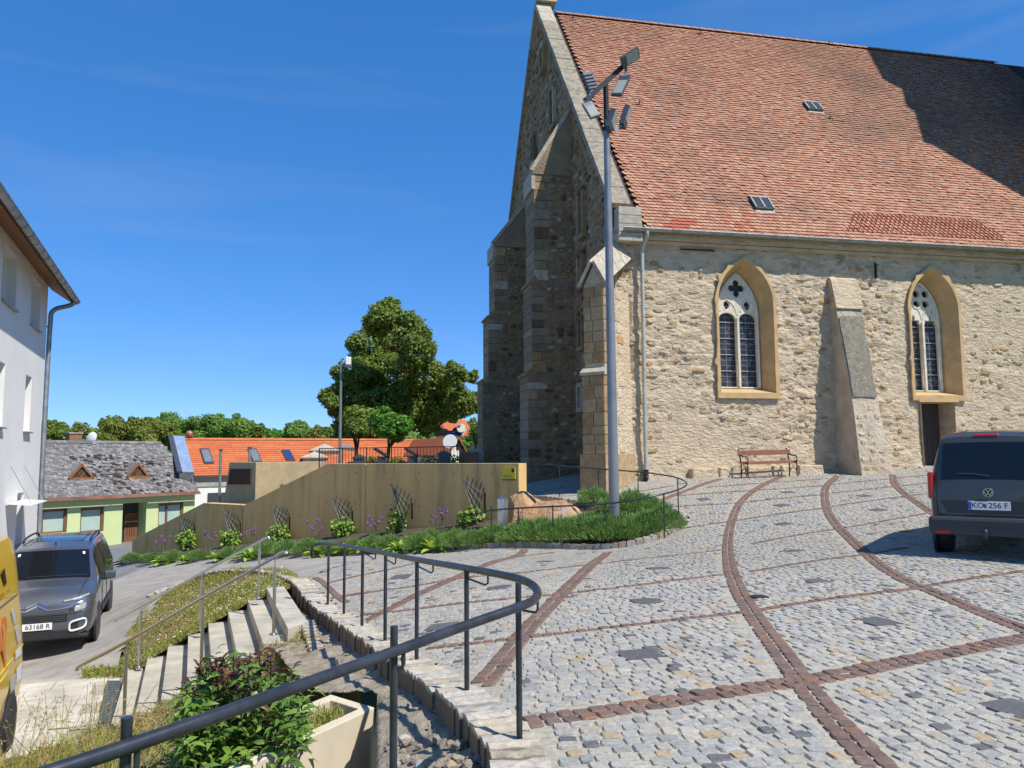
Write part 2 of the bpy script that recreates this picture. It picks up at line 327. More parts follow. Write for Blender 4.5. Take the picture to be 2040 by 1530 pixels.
m_leafd=mat('leaf_dark',(1,1,1),.55,rnd=[(.13,.20,.028),(.18,.26,.04),(.24,.31,.05),(.15,.22,.034),(.29,.34,.075),(.20,.27,.042)],trans=.4,spec=.35)
m_leafm=mat('leaf_mid',(1,1,1),.55,rnd=[(.17,.30,.055),(.21,.35,.07),(.14,.25,.048),(.26,.38,.075),(.19,.31,.05)],trans=.4,spec=.3)
m_leafo=mat('leaf_olive',(1,1,1),.55,rnd=[(.21,.26,.04),(.25,.29,.055),(.17,.22,.034),(.29,.32,.065),(.20,.24,.04)],trans=.4,spec=.3)
m_leafb=mat('leaf_bright',(1,1,1),.5,rnd=[(.11,.28,.03),(.14,.33,.04),(.085,.22,.028),(.17,.36,.05)],trans=.35,spec=.3)
m_hosta=mat('hosta_leaf',(1,1,1),.45,rnd=[(.30,.45,.05),(.38,.52,.08),(.24,.40,.045),(.20,.34,.05)],trans=.3,spec=.4)
m_vine=mat('vine_leaf',(1,1,1),.5,rnd=[(.20,.36,.035),(.28,.44,.06),(.14,.27,.03),(.34,.48,.10),(.16,.22,.035)],trans=.35,spec=.35)
m_lav=mat('lavender_leaf',(1,1,1),.6,rnd=[(.19,.34,.08),(.25,.40,.10),(.15,.29,.07),(.30,.40,.13),(.13,.23,.055)],trans=.3,spec=.25)
m_allium=mat('allium_flower',(.26,.10,.28),.7)
m_stem=mat('plant_stem',(.10,.15,.05),.7)
m_bark=mat('bark',(.07,.05,.038),.95,G2,9,7,.6,25,.02)
m_grass=mat('grass_blade',(1,1,1),.6,rnd=[(.22,.27,.045),(.28,.31,.06),(.17,.23,.04),(.36,.33,.09),(.42,.34,.12),(.25,.29,.055),(.31,.32,.075)],trans=.25,spec=.25)
m_dry=mat('dry_grass_blade',(1,1,1),.7,rnd=[(.42,.31,.14),(.34,.26,.10),(.22,.23,.05),(.48,.36,.18),(.26,.24,.06),(.38,.28,.12)],trans=.2,spec=.2)
m_turf=mat('turf_soil',(.15,.14,.05),.95,G2,5,9,.6,30,.03,stain=[(2,.5,.65,(.30,.22,.10),.8)])
m_meadow=mat('meadow',(.10,.14,.03),.95,G2,.2,8)
m_shrub=mat('shrub_leaf',(1,1,1),.42,rnd=[(.12,.23,.03),(.16,.28,.04),(.09,.18,.025),(.21,.32,.055),(.14,.25,.035)],trans=.3,spec=.45)
m_shrubred=mat('red_shoot_leaf',(1,1,1),.45,rnd=[(.09,.022,.022),(.12,.035,.03),(.075,.03,.02),(.14,.06,.03)],trans=.25,spec=.4)
m_boulder=mat('orange_boulder',(.46,.27,.13),.85,[(.25,(.5,.45,.42)),(.5,(1,1,1)),(.75,(1.2,1.3,1.45))],2.6,10,.9,11,.06,stain=[(1.1,.54,.60,(.36,.33,.29),.9),(2.3,.54,.64,(.47,.21,.06),.7),(7,.6,.68,(.16,.10,.06),.6)])
m_vw=mat('grey_van_paint',(.05,.046,.04),.35,coat=.7)
m_silver=mat('silver_grey_paint',(.13,.14,.165),.3,metal=.6,coat=.8)
m_yellow=mat('yellow_paint',(.66,.40,.012),.35,coat=.6)
m_yellow2=mat('yellow_trim',(.72,.52,.02),.4)
m_orangep=mat('orange_print',(.75,.20,.02),.5)
m_plastic=mat('black_plastic',(.022,.023,.026),.5,G1,30,3)
m_bumper=mat('grey_bumper_plastic',(.035,.037,.043),.55)
m_carglass=mat('car_glass',(.008,.010,.014),.04,spec=.5)
m_tyre=mat('tyre_rubber',(.018,.018,.018),.85,G1,20,4)
m_rim=mat('alloy_rim',(.20,.21,.22),.35,metal=.8)
m_chrome=mat('chrome',(.75,.76,.78),.12,metal=1.)
m_redlamp=mat('red_lamp',(.42,.02,.018),.2,spec=.7)
m_plate=mat('plate_white',(.78,.78,.76),.4)
m_plateblue=mat('plate_blue',(.03,.09,.45),.4)
m_ink=mat('black_ink',(.01,.01,.012),.6)
m_lamplens=mat('lamp_lens',(.36,.38,.33),.25,G1,30,3,spec=.6)
m_solar=mat('solar_cell',(.03,.05,.14),.2,spec=.7)
m_paver=mat('light_paver',(.53,.485,.40),.9,G2,2.5,9,.2,60,.005,stain=[(1.6,.55,.72,(.36,.33,.27),.6)])
m_grate=mat('metal_grating',(.20,.24,.235),.5,G2,20,4,metal=.4)
def fbm(x,y,s,o,seed):
    r=np.random.RandomState(seed); out=np.zeros_like(x); amp=1.
    for k in range(o):
        n=64; g=r.rand(n,n); f=s*2**k; X=x*f; Y=y*f; xi=np.floor(X).astype(int); yi=np.floor(Y).astype(int); fx=X-xi; fy=Y-yi
        fx=fx*fx*(3-2*fx); fy=fy*fy*(3-2*fy)
        G=lambda a,b:g[a%n,b%n]
        out+=amp*((G(xi,yi)*(1-fx)+G(xi+1,yi)*fx)*(1-fy)+(G(xi,yi+1)*(1-fx)+G(xi+1,yi+1)*fx)*fy-.5); amp*=.6
    return out
# ================================================================ church frame (needed by the ground too)
YAW=math.radians(11.8); U=np.array([math.cos(YAW),math.sin(YAW),0]); V_=np.array([-math.sin(YAW),math.cos(YAW),0])
C0=at(1262,957,23.); C0[2]=0; U0=-.45; CW=18.59; RZ=19.43; EZ=6.8; OH=.42
# ================================================================ outlines on the ground
K1px=[(1052,1530),(1035,1475),(930,1380),(830,1322),(767,1279),(721,1252),(685,1227),(653,1208),(622,1180),(590,1152),(568,1142),(545,1138),(500,1135),(440,1138),(400,1148),(360,1162),(325,1176),(300,1188)]
K1=np.array([hit(*p) for p in K1px])
K1=np.vstack([[K1[0]+np.array([.06,-.5,0]),K1[0]+np.array([.02,-.25,0])],K1]); K1[0,2]=gh(*K1[0,:2]); K1[1,2]=gh(*K1[1,:2])
K2px=[(245,1119),(330,1116),(450,1112),(620,1106),(760,1101),(841,1098),(900,1096),(960,1092),(1033,1088),(1102,1091),(1208,1093),(1260,1087),(1310,1074),(1345,1056),(1366,1036),(1364,1027),(1346,1021)]
K2=np.array([hit(*p) for p in K2px])
K2U=np.array([hit(*p) for p in [(1346,1021),(1290,1010),(1165,1001),(1100,993),(1043,986)]])
# retaining wall line (front face), right end to left end
WA=at(1034.5,985,20.5); WB=at(262,1103,32.); wdir=(WB-WA)*[1,1,0]; WLEN=np.linalg.norm(wdir); wdir/=WLEN; wnor=np.array([-wdir[1]*-1,wdir[0]*-1,0])
wnor=np.array([wdir[1],-wdir[0],0]); 
if wnor@WA>0: wnor=-wnor            # towards the camera
BEDP=[tuple(p[:2]) for p in K2]+[tuple(p[:2]) for p in K2U[1:]]+[tuple((WA-wnor*.1)[:2]),tuple((WB-wnor*.1)[:2])]
# stairs
NST=8; Z0=-3.27; RISE=.167
nlx=[(224,1427),(266,1422),(323,1399),(374,1368),(424,1337),(473,1306),(522,1277),(569,1249)]
flx=[(252,1333),(294,1306),(336,1282),(376,1260),(416,1236),(454,1213),(492.6,1194),(529.5,1172)]
zk=[Z0+RISE*k for k in range(NST)]
NLs=np.array([onz(*p,z) for p,z in zip(nlx,zk)]); FLs=np.array([onz(*p,z) for p,z in zip(flx,zk)])
def linfit(P):   # straighten a row of corners
    x=np.arange(len(P)); return np.stack([np.polyval(np.polyfit(x,P[:,k],1),x) for k in range(3)],1)
NLs=linfit(NLs); FLs=linfit(FLs)
for k in range(NST): NLs[k,2]=FLs[k,2]=zk[k]
LNDn=onz(612,1238,zk[-1]); LNDf=onz(566,1168,zk[-1])
# hillside below the plaza
HP=[tuple(p[:2]) for p in K1]+[tuple((hit(*q)+[.35,0,0])[:2]) for q in [(300,1190),(275,1230),(250,1270)]]+[tuple((onz(250,1270,-3.42)+[.35,0,0])[:2]),tuple(onz(243,1338,-3.42)[:2]),tuple(onz(196,1440,-3.42)[:2]),tuple(onz(60,1500,-3.35)[:2]),(-7.,7.6),(-7.,2.),(.1,2.)]
def inw(d,P,i): return P
kerbin=[]                                   # points 0.36 m inside the kerb line
K1r=resample(smooth(K1,2),.14); T1=np.gradient(K1r,axis=0); T1/=np.linalg.norm(T1[:,:2],axis=1)[:,None]
N1=np.stack([-T1[:,1],T1[:,0],0*T1[:,0]],1)   # to the hillside (left of travel away from the camera)
# grass slope (far side) and near slope surfaces
hA_pts=[tuple(p+[0,0,-.10]) for p in (K1r+N1*.3)[len(K1r)//3::5]]+[tuple(p+[0,0,-.05]) for p in FLs]+[tuple(hit(*q)+[0,0,-.02]) for q in [(300,1190),(275,1230),(250,1270)]]+[tuple(onz(245,1338,-3.42))]
hA=tps(hA_pts,.15)
hB_pts=[tuple(p+[0,0,-.12]) for p in NLs]+[tuple(onz(*q,-3.40)) for q in [(200,1440),(60,1490)]]+[tuple(onz(*q)) for q in [(300,1530,-2.72),(150,1530,-3.05),(10,1520,-3.3),(600,1335,-2.30),(560,1330,-2.35),(450,1400,-2.66),(380,1430,-2.8),(640,1352,-2.45)]]+[(-2.2,4.5,-2.5),(-1.2,3.,-2.1),(-3.5,4,-2.9),(-5,5,-3.2),(-6.5,6,-3.4),(-1.2,5.3,-2.8)]
hB=tps(hB_pts,.1)
def gridmesh(name,x0,x1,y0,y1,st,mask,hfun,m,parent=None,noise=0,nsc=1.,thick=0):
    nx=int((x1-x0)/st)+1; ny=int((y1-y0)/st)+1
    X,Y=np.meshgrid(np.linspace(x0,x1,nx),np.linspace(y0,y1,ny),indexing='ij')
    ok=mask(X,Y); Z=hfun(X,Y)
    if noise:
        for o in range(4):
            f=nsc*2**o; ph=NR.rand(6)*6.28
            Z=Z+noise/(1.6**o)*(np.sin(X*f*1.3+ph[0]+1.7*np.sin(Y*f*.7+ph[1]))*np.sin(Y*f*1.1+ph[2]+1.3*np.sin(X*f*.9+ph[3])))
    id_=np.arange(nx*ny).reshape(nx,ny)
    q=ok[:-1,:-1]&ok[1:,:-1]&ok[1:,1:]&ok[:-1,1:]
    F=np.stack([id_[:-1,:-1][q],id_[1:,:-1][q],id_[1:,1:][q],id_[:-1,1:][q]],1)
    used=np.unique(F); mp_=np.full(nx*ny,-1); mp_[used]=np.arange(len(used))
    Vv=np.stack([X.ravel(),Y.ravel(),Z.ravel()],1)[used]
    me=npmesh(name,Vv,mp_[F],smooth_=True); return link(name,me,parent,m)
inH=lambda X,Y: pip(X,Y,HP)
inBed=lambda X,Y: pip(X,Y,BEDP)
ASPH=[hit(*p)[:2] for p in [(612,1152),(668,1131),(747,1115),(841,1100)]]
# paved square polygon
PAVP=[(.02,2.4)]+[tuple(p[:2]) for p in K1r if p[1]<hit(612,1153)[1]-.1]+[tuple(a) for a in ASPH]+[tuple(p[:2]) for p in K2[6:]]+[tuple(p[:2]) for p in K2U[1:]]+[tuple(WA[:2]),(.3,22),(-2.5,30),(16,34),(22,26),(16,3)]
chl=lambda X,Y: ((X-C0[0])*U[0]+(Y-C0[1])*U[1], (X-C0[0])*V_[0]+(Y-C0[1])*V_[1])
# ground sheet: reaches the horizon, lies under everything
def gfar(X,Y):
    z=gh(X,Y); d=np.hypot(X+4,Y-18); t=np.clip((d-26)/14,0,1); t=t*t*(3-2*t)
    lo=-4.5-.006*np.clip(d-40,0,600)
    return z*(1-t)+lo*t
def wallside(X,Y): return (X-WA[0])*wnor[0]+(Y-WA[1])*wnor[1]     # >0 towards the camera
def platz(X,Y): return -.85+0*X
inside_plat=lambda X,Y: (wallside(X,Y)<-.05)&(((X-WA[0])*wdir[0]+(Y-WA[1])*wdir[1])<7.)
gridmesh('street',-45,30,10.,60,.5,lambda X,Y:(wallside(X,Y)>-1.2)&~inBed(X,Y)&~((X>-12.3)&(Y<30.8)) | ((Y>33.5)&(X<-8)&(wallside(X,Y)<=0)&~inside_plat(X,Y)),lambda X,Y:gfar(X,Y)-.03,m_street)['kind']='structure'
FG=onz(5,1475,-3.42)
gridmesh('road',-13,2.2,10.5,31,.12,lambda X,Y:~inH(X,Y)&~inBed(X,Y)&~pip(X,Y,PAVP)&(wallside(X,Y)>0)&(Y>8.6)&(X>-12.5)&((Y>12.4)|(X<-3.6)),lambda X,Y:np.where(Y<13,np.minimum(gh(X,Y),-3.44),gh(X,Y)),m_asph)['kind']='structure'
plaza=gridmesh('plaza_pavement',-4,17.5,2.4,33,.12,lambda X,Y:pip(X,Y,PAVP),lambda X,Y:gh(X,Y)-.004,m_mortar); plaza['kind']='structure'
gridmesh('planter_soil',-17,5,15,33,.14,inBed,lambda X,Y:gh(X,Y)+.05,m_bed)['kind']='structure'
gridmesh('churchyard_ground',-22,10,19,62,.6,lambda X,Y:(wallside(X,Y)<-.2)&inside_plat(X,Y)&~pip(X,Y,PAVP),lambda X,Y:np.where(X>-2,gh(X,Y),-.85)-.02,m_meadow)['kind']='structure'
me=npmesh('far_ground',[(-1500,-300,-9),(1500,-300,-9),(1500,2500,-9),(-1500,2500,-9)],[(0,1,2,3)]); link('meadow_ground',me,None,m_meadow)['kind']='structure'
gridmesh('distant_ground',-190,190,44,420,8,lambda X,Y:X<1e9,lambda X,Y:gfar(X,Y)-.5,m_meadow)['kind']='structure'
# lower pavers beside the parking place
pv=link('footpath',None); pv['kind']='structure'
pz=-3.40
A=onz(196,1442,pz);B=onz(243,1345,pz);Cc=onz(-60,1372,pz)
e1=(B-A)/np.linalg.norm(B-A); e2=(Cc-B); e2=e2-(e2@e1)*e1; e2/=np.linalg.norm(e2)
nA=5; L1=np.linalg.norm(B-A)
for i in range(-3,nA):
    for j in range(6):
        w1,w2=L1/nA,.9
        c=A+e1*(w1*(i+.5))+e2*(w2*(j+.5+.35*(i%2)))-[0,0,.03]
        MB().box(c,(w1-.012,w2-.012,.07),np.stack([e1,e2,[0,0,1]],1)).build('paving_slab',m_paver,pv)
MB().box(A+e1*L1*.2+e2*2.4-[0,0,.07],(L1*1.9,6.2,.08),np.stack([e1,e2,[0,0,1]],1)).build('bedding',m_mortar,pv)
# ================================================================ strips, slabs and setts of the square
def tr(px): return smooth([hit(*p) for p in px],2)
DBL=[tr(p) for p in [
 [(1062,1438),(1200,1418),(1330,1398),(1470,1374),(1560,1362),(1640,1350),(1760,1325),(1900,1298),(2060,1268)],
 [(945,1382),(1015,1297),(1051,1251),(1107,1195),(1163,1141),(1210,1101)],
 [(1316,997),(1367,978),(1433,955)],
 [(720,1240),(769,1217),(831,1185),(905,1153),(971,1126),(1045,1096)],
 [(1760,1536),(1721,1496),(1672,1447),(1628,1397),(1590,1348),(1549,1290),(1516,1247),(1494,1214),(1471,1177),(1454,1134),(1449,1093),(1451,1057),(1466,1011),(1489,986),(1520,966),(1556,950)],
 [(2060,1262),(1950,1219),(1870,1184),(1804,1158),(1751,1126),(1701,1079),(1664,1044),(1648,1020),(1642,989),(1644,968),(1669,948)],
 [(1900,1047),(1876,1034),(1844,1013),(1804,986),(1781,965),(1778,946)]]]
SGL=[tr(p) for p in [
 [(858,1291),(1000,1276),(1143,1259),(1255,1246),(1357,1233),(1477,1220)],[(1510,1216),(1606,1199),(1712,1185),(1823,1173),(1852,1166),(1923,1154),(2060,1135)],
 [(694,1227),(788,1220),(908,1203),(1026,1192),(1102,1185),(1143,1181),(1255,1168),(1357,1154),(1438,1145)],[(1500,1138),(1579,1124),(1648,1113),(1712,1107),(1800,1092)],
 [(667,1190),(748,1178),(828,1168),(878,1158),(984,1145),(1051,1141),(1166,1126),(1211,1121),(1306,1110),(1433,1096)],[(1500,1083),(1579,1067),(1661,1055),(1712,1047),(1844,1023)],
 [(660,1160),(772,1137),(836,1121)],[(1013,1112),(1051,1106),(1102,1101)],[(1364,1052),(1441,1041),(1500,1032),(1638,1013),(1659,1009),(1799,989),(1873,981)],
 [(1331,1010),(1466,1003),(1500,999),(1635,986),(1653,983),(1780,970),(1880,959)],[(1357,987),(1516,977),(1638,968),(1659,965),(1773,954),(1873,944)],[(1408,971),(1500,964),(1648,954)],
 [(1060,985),(1150,966),(1215,960)],[(1230,985),(1300,975),(1340,968)]]]
WEDGE=[tr([(616,1155),(646,1180),(676,1205)])]
kx=np.linspace(-4,14,200); ang=np.radians(np.interp(kx,[-3,-1.2,.3,1.3,2.6,14],[-14,-11,4,15,21,23])); kG=np.r_[0,np.cumsum(np.tan(ang[:-1])*np.diff(kx))]; kG-=np.interp(0,kx,kG)
Gf=lambda x:np.interp(x,kx,kG)
slabpx=[(1087,1119),(1312,1133),(1288,1198),(1275,1305),(1402,995),(1558,1007),(1561,1044),(1749,1016),(1579,1098),(1626,1158),(1748,1239),(1722,988),(1569,981),(2026,1414),(879,1249),(798,1150),(994,1171)]
slabs=np.array([hit(*p) for p in slabpx])
SP=np.concatenate([np.c_[resample(s,.06)[:,:2],np.full(len(resample(s,.06)),.105)] for s in DBL]+[np.c_[resample(s,.06)[:,:2],np.full(len(resample(s,.06)),.055)] for s in SGL]+[np.c_[resample(s,.06)[:,:2],np.full(len(resample(s,.06)),.15)] for s in WEDGE])
rows=[]
pitch=.100
for t in np.arange(1.2,27,pitch):
    x=-4+R_.random()*.1; xs=[]
    ws=NR.uniform(.075,.14,190); xc=-4+R_.random()*.1+np.cumsum(ws)-ws/2
    y=t+Gf(xc)
    for _ in range(4): y=t+Gf(xc-.33*np.clip(y-7,0,20))+.012*np.sin(xc*1.7+t*.3)
    dy=np.gradient(y,xc); rows.append(np.stack([xc,y,np.arctan(dy),ws*np.sqrt(1+dy*dy),np.full(len(xc),pitch)],1))
ST=np.concatenate(rows); ST[:,:2]+=NR.normal(0,.006,(len(ST),2))
k=pip(ST[:,0],ST[:,1],PAVP)
P3=np.c_[ST[:,:2],gh(ST[:,0],ST[:,1])]; pp=proj(P3); k&=(pp[:,0]>400)&(pp[:,0]<2900)&(pp[:,1]<1800)&(P3[:,1]>2.6)
cu_,cv_=chl(ST[:,0],ST[:,1]); k&=~((cu_>U0-.1)&(cv_>-.02))
kd=np.array([((K1r[:,0]-a)**2+(K1r[:,1]-b)**2).min() for a,b in ST[k][:,:2]])>.19**2
ST=ST[k][kd]
K2r=resample(smooth(K2,2),.14)
keep=np.ones(len(ST),bool)
for i,(a,b) in enumerate(ST[:,:2]):
    d=np.hypot(SP[:,0]-a,SP[:,1]-b)-SP[:,2]
    if d.min()<.042 or np.hypot(slabs[:,0]-a,slabs[:,1]-b).min()<.175 or ((K2r[:,0]-a)**2+(K2r[:,1]-b)**2).min()<.13**2: keep[i]=False
ST=ST[keep]
dz=NR.normal(0,.002,len(ST))
gx=(gh(ST[:,0]+.05,ST[:,1])-gh(ST[:,0]-.05,ST[:,1]))/.1; gy=(gh(ST[:,0],ST[:,1]+.05)-gh(ST[:,0],ST[:,1]-.05))/.1
def variants(n,near):
    out=[]
    for _ in range(n):
        c=NR.uniform(.0,.09,(4,)); q=[]
        for (sx,sy),j in zip(((-1,-1),(1,-1),(1,1),(-1,1)),c):
            X=sx*(.5-j*.5)+NR.normal(0,.02);Y=sy*(.5-NR.uniform(0,.07))
            if near: q+= [(X-sx*.13,Y),(X,Y-sy*.14)] if sx*sy<0 else [(X,Y-sy*.14),(X-sx*.13,Y)]
            else: q.append((X,Y))
        # order around
        q=sorted(q,key=lambda p:math.atan2(p[1],p[0])); n_=len(q); q=np.array(q)
        t=q*NR.uniform(.84,.93)
        if near:
            V=np.vstack([np.c_[t,.007+NR.normal(0,.0016,n_)],np.c_[q,np.full(n_,-.002)],np.c_[q,np.full(n_,-.03)]])
            F=[tuple(range(n_))]+[(n_+i,n_+(i+1)%n_,(i+1)%n_,i) for i in range(n_)]+[(2*n_+i,2*n_+(i+1)%n_,n_+(i+1)%n_,n_+i) for i in range(n_)]
        else:
            V=np.vstack([np.c_[t,np.full(n_,.005)],np.c_[q*1.0,np.full(n_,-.022)]])
            F=[tuple(range(n_))]+[(n_+i,n_+(i+1)%n_,(i+1)%n_,i) for i in range(n_)]
        out.append((V,F))
    return out
VN=variants(14,True); VF=variants(10,False)
def place(T,vs,name,mats,mi=None):
    """T rows x,y,z,ang,len,wid,gx,gy -> one mesh"""
    Vs=[];Fd={};off=0;rr={}
    which=NR.randint(0,len(vs),len(T))
    for vi,(V,F) in enumerate(vs):
        S_=T[which==vi]; ids=np.where(which==vi)[0]
        if len(S_)==0: continue
        c,s=np.cos(S_[:,3])[:,None],np.sin(S_[:,3])[:,None]
        lx=V[None,:,0]*S_[:,4:5]; ly=V[None,:,1]*S_[:,5:6]
        X=c*lx-s*ly; Y=s*lx+c*ly; Z=V[None,:,2]+X*S_[:,6:7]+Y*S_[:,7:8]+S_[:,2:3]
        P=np.stack([X+S_[:,0:1],Y+S_[:,1:2],Z],2); n,kk=P.shape[:2]
        rv=NR.rand(n); mv=(mi[ids] if mi is not None else np.zeros(n,int))
        for f in F:
            a=np.array(f)[None]+np.arange(n)[:,None]*kk+off
            Fd.setdefault(len(f),[]).append(a); rr.setdefault(len(f),[]).append((rv,mv))
        Vs.append(P.reshape(-1,3)); off+=n*kk
    FL=[];RV=[];MV=[]
    for L_ in Fd: FL.append(np.concatenate(Fd[L_])); RV+= [a for a,_ in rr[L_]]; MV+=[b for _,b in rr[L_]]
    me=npmesh(name,np.concatenate(Vs),FL,np.concatenate(RV),np.concatenate(MV)); 
    for m in mats: me.materials.append(m)
    return me
T=np.c_[ST[:,0],ST[:,1],gh(ST[:,0],ST[:,1])+dz,ST[:,2]+NR.normal(0,.055,len(ST)),ST[:,3]*NR.uniform(.88,1.,len(ST)),ST[:,4]*NR.uniform(.86,1.02,len(ST)),gx+NR.normal(0,.018,len(ST)),gy+NR.normal(0,.018,len(ST))]
dark=(NR.rand(len(T))<.022).astype(int)
pp=proj(T[:,:3]); vis=(pp[:,0]>-10)&(pp[:,0]<2050)&(pp[:,1]<1540)
area=np.where(vis,T[:,4]*T[:,5]/T[:,1]**2*(-T[:,2]/T[:,1]),0)
order=np.argsort(-area); ind=order[:300]; rest=order[300:]
def singles(T,ids,vs,name,matf,parent,mi=None):
    cache={}
    for i in ids:
        vi=R_.randrange(len(vs)); dk=int(mi[i]) if mi is not None else 0
        key=(vi,dk)
        if key not in cache:
            V,F=vs[vi]; me=bpy.data.meshes.new(name); me.from_pydata(V.tolist(),[],F); me.materials.append(matf[dk]); cache[key]=me
        o=bpy.data.objects.new(name,cache[key]); COL.objects.link(o); o.parent=parent
        x,y,z,a,l,w_,sx,sy=T[i]
        n=Vector((-sx,-sy,1)).normalized(); ex=Vector((math.cos(a),math.sin(a),0)); ex=(ex-n*ex.dot(n)).normalized(); ey=n.cross(ex)
        o.matrix_local=Matrix(((ex[0]*l,ey[0]*w_,n[0],x),(ex[1]*l,ey[1]*w_,n[1],y),(ex[2]*l,ey[2]*w_,n[2],z),(0,0,0,1)))
singles(T,ind,VN,'granite_sett',[m_granite,m_darksett],plaza,dark)
near=rest[T[rest,1]<10.5]; far=rest[T[rest,1]>=10.5]
me=place(T[near],VN,'granite_setts',[m_granite,m_darksett],dark[near]); o=link('granite_setts',me,plaza); o['kind']='stuff'
me=place(T[far],VF,'far_granite_setts',[m_granite,m_darksett],dark[far]); o=link('granite_setts',me,plaza); o['kind']='stuff'
# porphyry strips
PT=[]
def strip(line,offs,pl=.108,wd=.098):
    for of in offs:
        Q=resample(line,pl*R_.uniform(.97,1.03)); tg=np.gradient(Q,axis=0); tg/=np.linalg.norm(tg[:,:2],axis=1)[:,None]
        for q,t_ in zip(Q,tg):
            x,y=q[0]-t_[1]*of,q[1]+t_[0]*of
            PT.append((x,y,math.atan2(t_[1],t_[0])+R_.gauss(0,.03),pl-.005+R_.gauss(0,.003),wd+.005))
for s in DBL: strip(s,(-.053,.053))
for s in SGL: strip(s,(0,))
for s in WEDGE: strip(s,(-.105,0,.105))
PT=np.array(PT)
d=lambda f,e=.05:(gh(PT[:,0]+e*(f==0),PT[:,1]+e*(f==1))-gh(PT[:,0]-e*(f==0),PT[:,1]-e*(f==1)))/(2*e)
PTT=np.c_[PT[:,0],PT[:,1],gh(PT[:,0],PT[:,1])+NR.normal(0,.003,len(PT))+.001,PT[:,2],PT[:,3],PT[:,4],d(0)+NR.normal(0,.012,len(PT)),d(1)+NR.normal(0,.012,len(PT))]
cu_,cv_=chl(PT[:,0],PT[:,1]); PTT=PTT[~((cu_>U0)&(cv_>-.02))&(((K1r[None,:,0]-PT[:,:1])**2+(K1r[None,:,1]-PT[:,1:2])**2).min(1)>.17**2)]
pp=proj(PTT[:,:3]); vis=(pp[:,0]>-10)&(pp[:,0]<2050)&(pp[:,1]<1540)
order=np.argsort(-np.where(vis,1/PTT[:,1]**3,0))
singles(PTT,order[:300],VN,'porphyry_sett',[m_porph],plaza)
me=place(PTT[order[300:]],VN,'porphyry_setts',[m_porph]); o=link('porphyry_setts',me,plaza); o['kind']='stuff'
for p in slabs:
    a=math.atan(np.interp(p[0]-.33*max(p[1]-7,0),kx,np.tan(ang)))
    gx_=(gh(p[0]+.1,p[1])-gh(p[0]-.1,p[1]))/.2; gy_=(gh(p[0],p[1]+.1)-gh(p[0],p[1]-.1))/.2
    n=np.array([-gx_,-gy_,1]);n/=np.linalg.norm(n); ex=np.array([math.cos(a),math.sin(a),0]);ex-=n*(ex@n);ex/=np.linalg.norm(ex);ey=np.cross(n,ex)
    MB().box(p+n*-.012,(.31,.31,.044),np.stack([ex,ey,n],1)).build('dark_slab',m_slab,plaza,bevel=.004)
for q in [(1512,1190),(1806,1059)]:
    p=hit(*q); MB().lathe([(.11,-.02),(.11,.008),(.10,.012),(.02,.010)],20,p).build('drain_cover',m_black,plaza,smooth=40)
# ================================================================ kerbs
def kerb_meshes(km):
    out=[]
    for _ in range(8):
        m=MB(); n=5
        V=[];
        xs=np.linspace(-.5,.5,n)
        top=[(x,-.5+NR.uniform(0,.09),-.01+NR.normal(0,.02)) for x in xs]; tb=[(x,.5-NR.uniform(0,.05),.0+NR.normal(0,.012)) for x in xs]
        bt=[(x,-.45+NR.uniform(-.05,.10),-NR.uniform(.55,1.1)) for x in xs]; bb=[(x,.47+NR.uniform(-.04,.02),-1.) for x in xs]
        mid=[(x,NR.normal(0,.02),.035+NR.normal(0,.012)) for x in xs]
        G=[bt,[(x,-.5+NR.uniform(-.07,.07),-.38+NR.normal(0,.05)) for x in xs],top,mid,tb,[(x,.5+NR.uniform(-.05,.05),-.4) for x in xs],bb]; V=[p for r in G for p in r]
        F=[(i*n+j,(i+1)*n+j,(i+1)*n+j+1,i*n+j+1) for i in range(6) for j in range(n-1)]
        F+=[tuple(i*n for i in range(7))[::-1],tuple(i*n+n-1 for i in range(7))]
        F=[f[::-1] for f in F]
        me=bpy.data.meshes.new('kerb_stone'); me.from_pydata([tuple(map(float,v)) for v in V],[],F); me.materials.append(km); out.append(me)
    return out
KM=kerb_meshes(m_kerb); KM2=kerb_meshes(m_kerb2)
def kerb(name,line,hfun,depth,wid,pl,top,maxn=300,side=0):
    root=link(name,None); root['kind']='structure'
    L=np.r_[0,np.cumsum(np.linalg.norm(np.diff(line[:,:2],axis=0),axis=1))]; s=0;n=0
    while s<L[-1]-.05 and n<maxn:
        l=R_.uniform(*pl); c=s+l/2; s+=l; n+=1
        x,y=np.interp(c,L,line[:,0]),np.interp(c,L,line[:,1]); x2,y2=np.interp(c+.05,L,line[:,0]),np.interp(c+.05,L,line[:,1]); x1,y1=np.interp(c-.05,L,line[:,0]),np.interp(c-.05,L,line[:,1])
        a=math.atan2(y2-y1,x2-x1)+R_.gauss(0,.03); W=wid*R_.uniform(.93,1.07)
        o=bpy.data.objects.new('kerb_stone',R_.choice(KM if name=='plaza_kerb' else KM2)); COL.objects.link(o); o.parent=root
        e=(float(hfun(x+.05*math.cos(a),y+.05*math.sin(a)))-float(hfun(x-.05*math.cos(a),y-.05*math.sin(a))))/.1
        # local x across (inside/outside), local y along, z up (height = depth)
        ex=(-math.sin(a),math.cos(a),0); ey=(math.cos(a),math.sin(a),e)
        z=float(hfun(x,y))+top+R_.gauss(0,.006); l2=l-.012
        o.matrix_local=Matrix(((ex[0]*W,ey[0]*l2,0,x+ex[0]*side*wid),(ex[1]*W,ey[1]*l2,0,y+ex[1]*side*wid),(0,ey[2]*l2,depth,z),(0,0,0,1)))
    return root
kerb('plaza_kerb',K1r,gh,.30,.30,(.09,.2),.012,side=.12)
kerb('planter_kerb',K2r,gh,.24,.15,(.14,.24),.10,side=.2)
K2Ur=resample(smooth(K2U,2),.15); kerb('planter_rear_kerb',K2Ur,gh,.22,.14,(.14,.24),.02,side=.3)
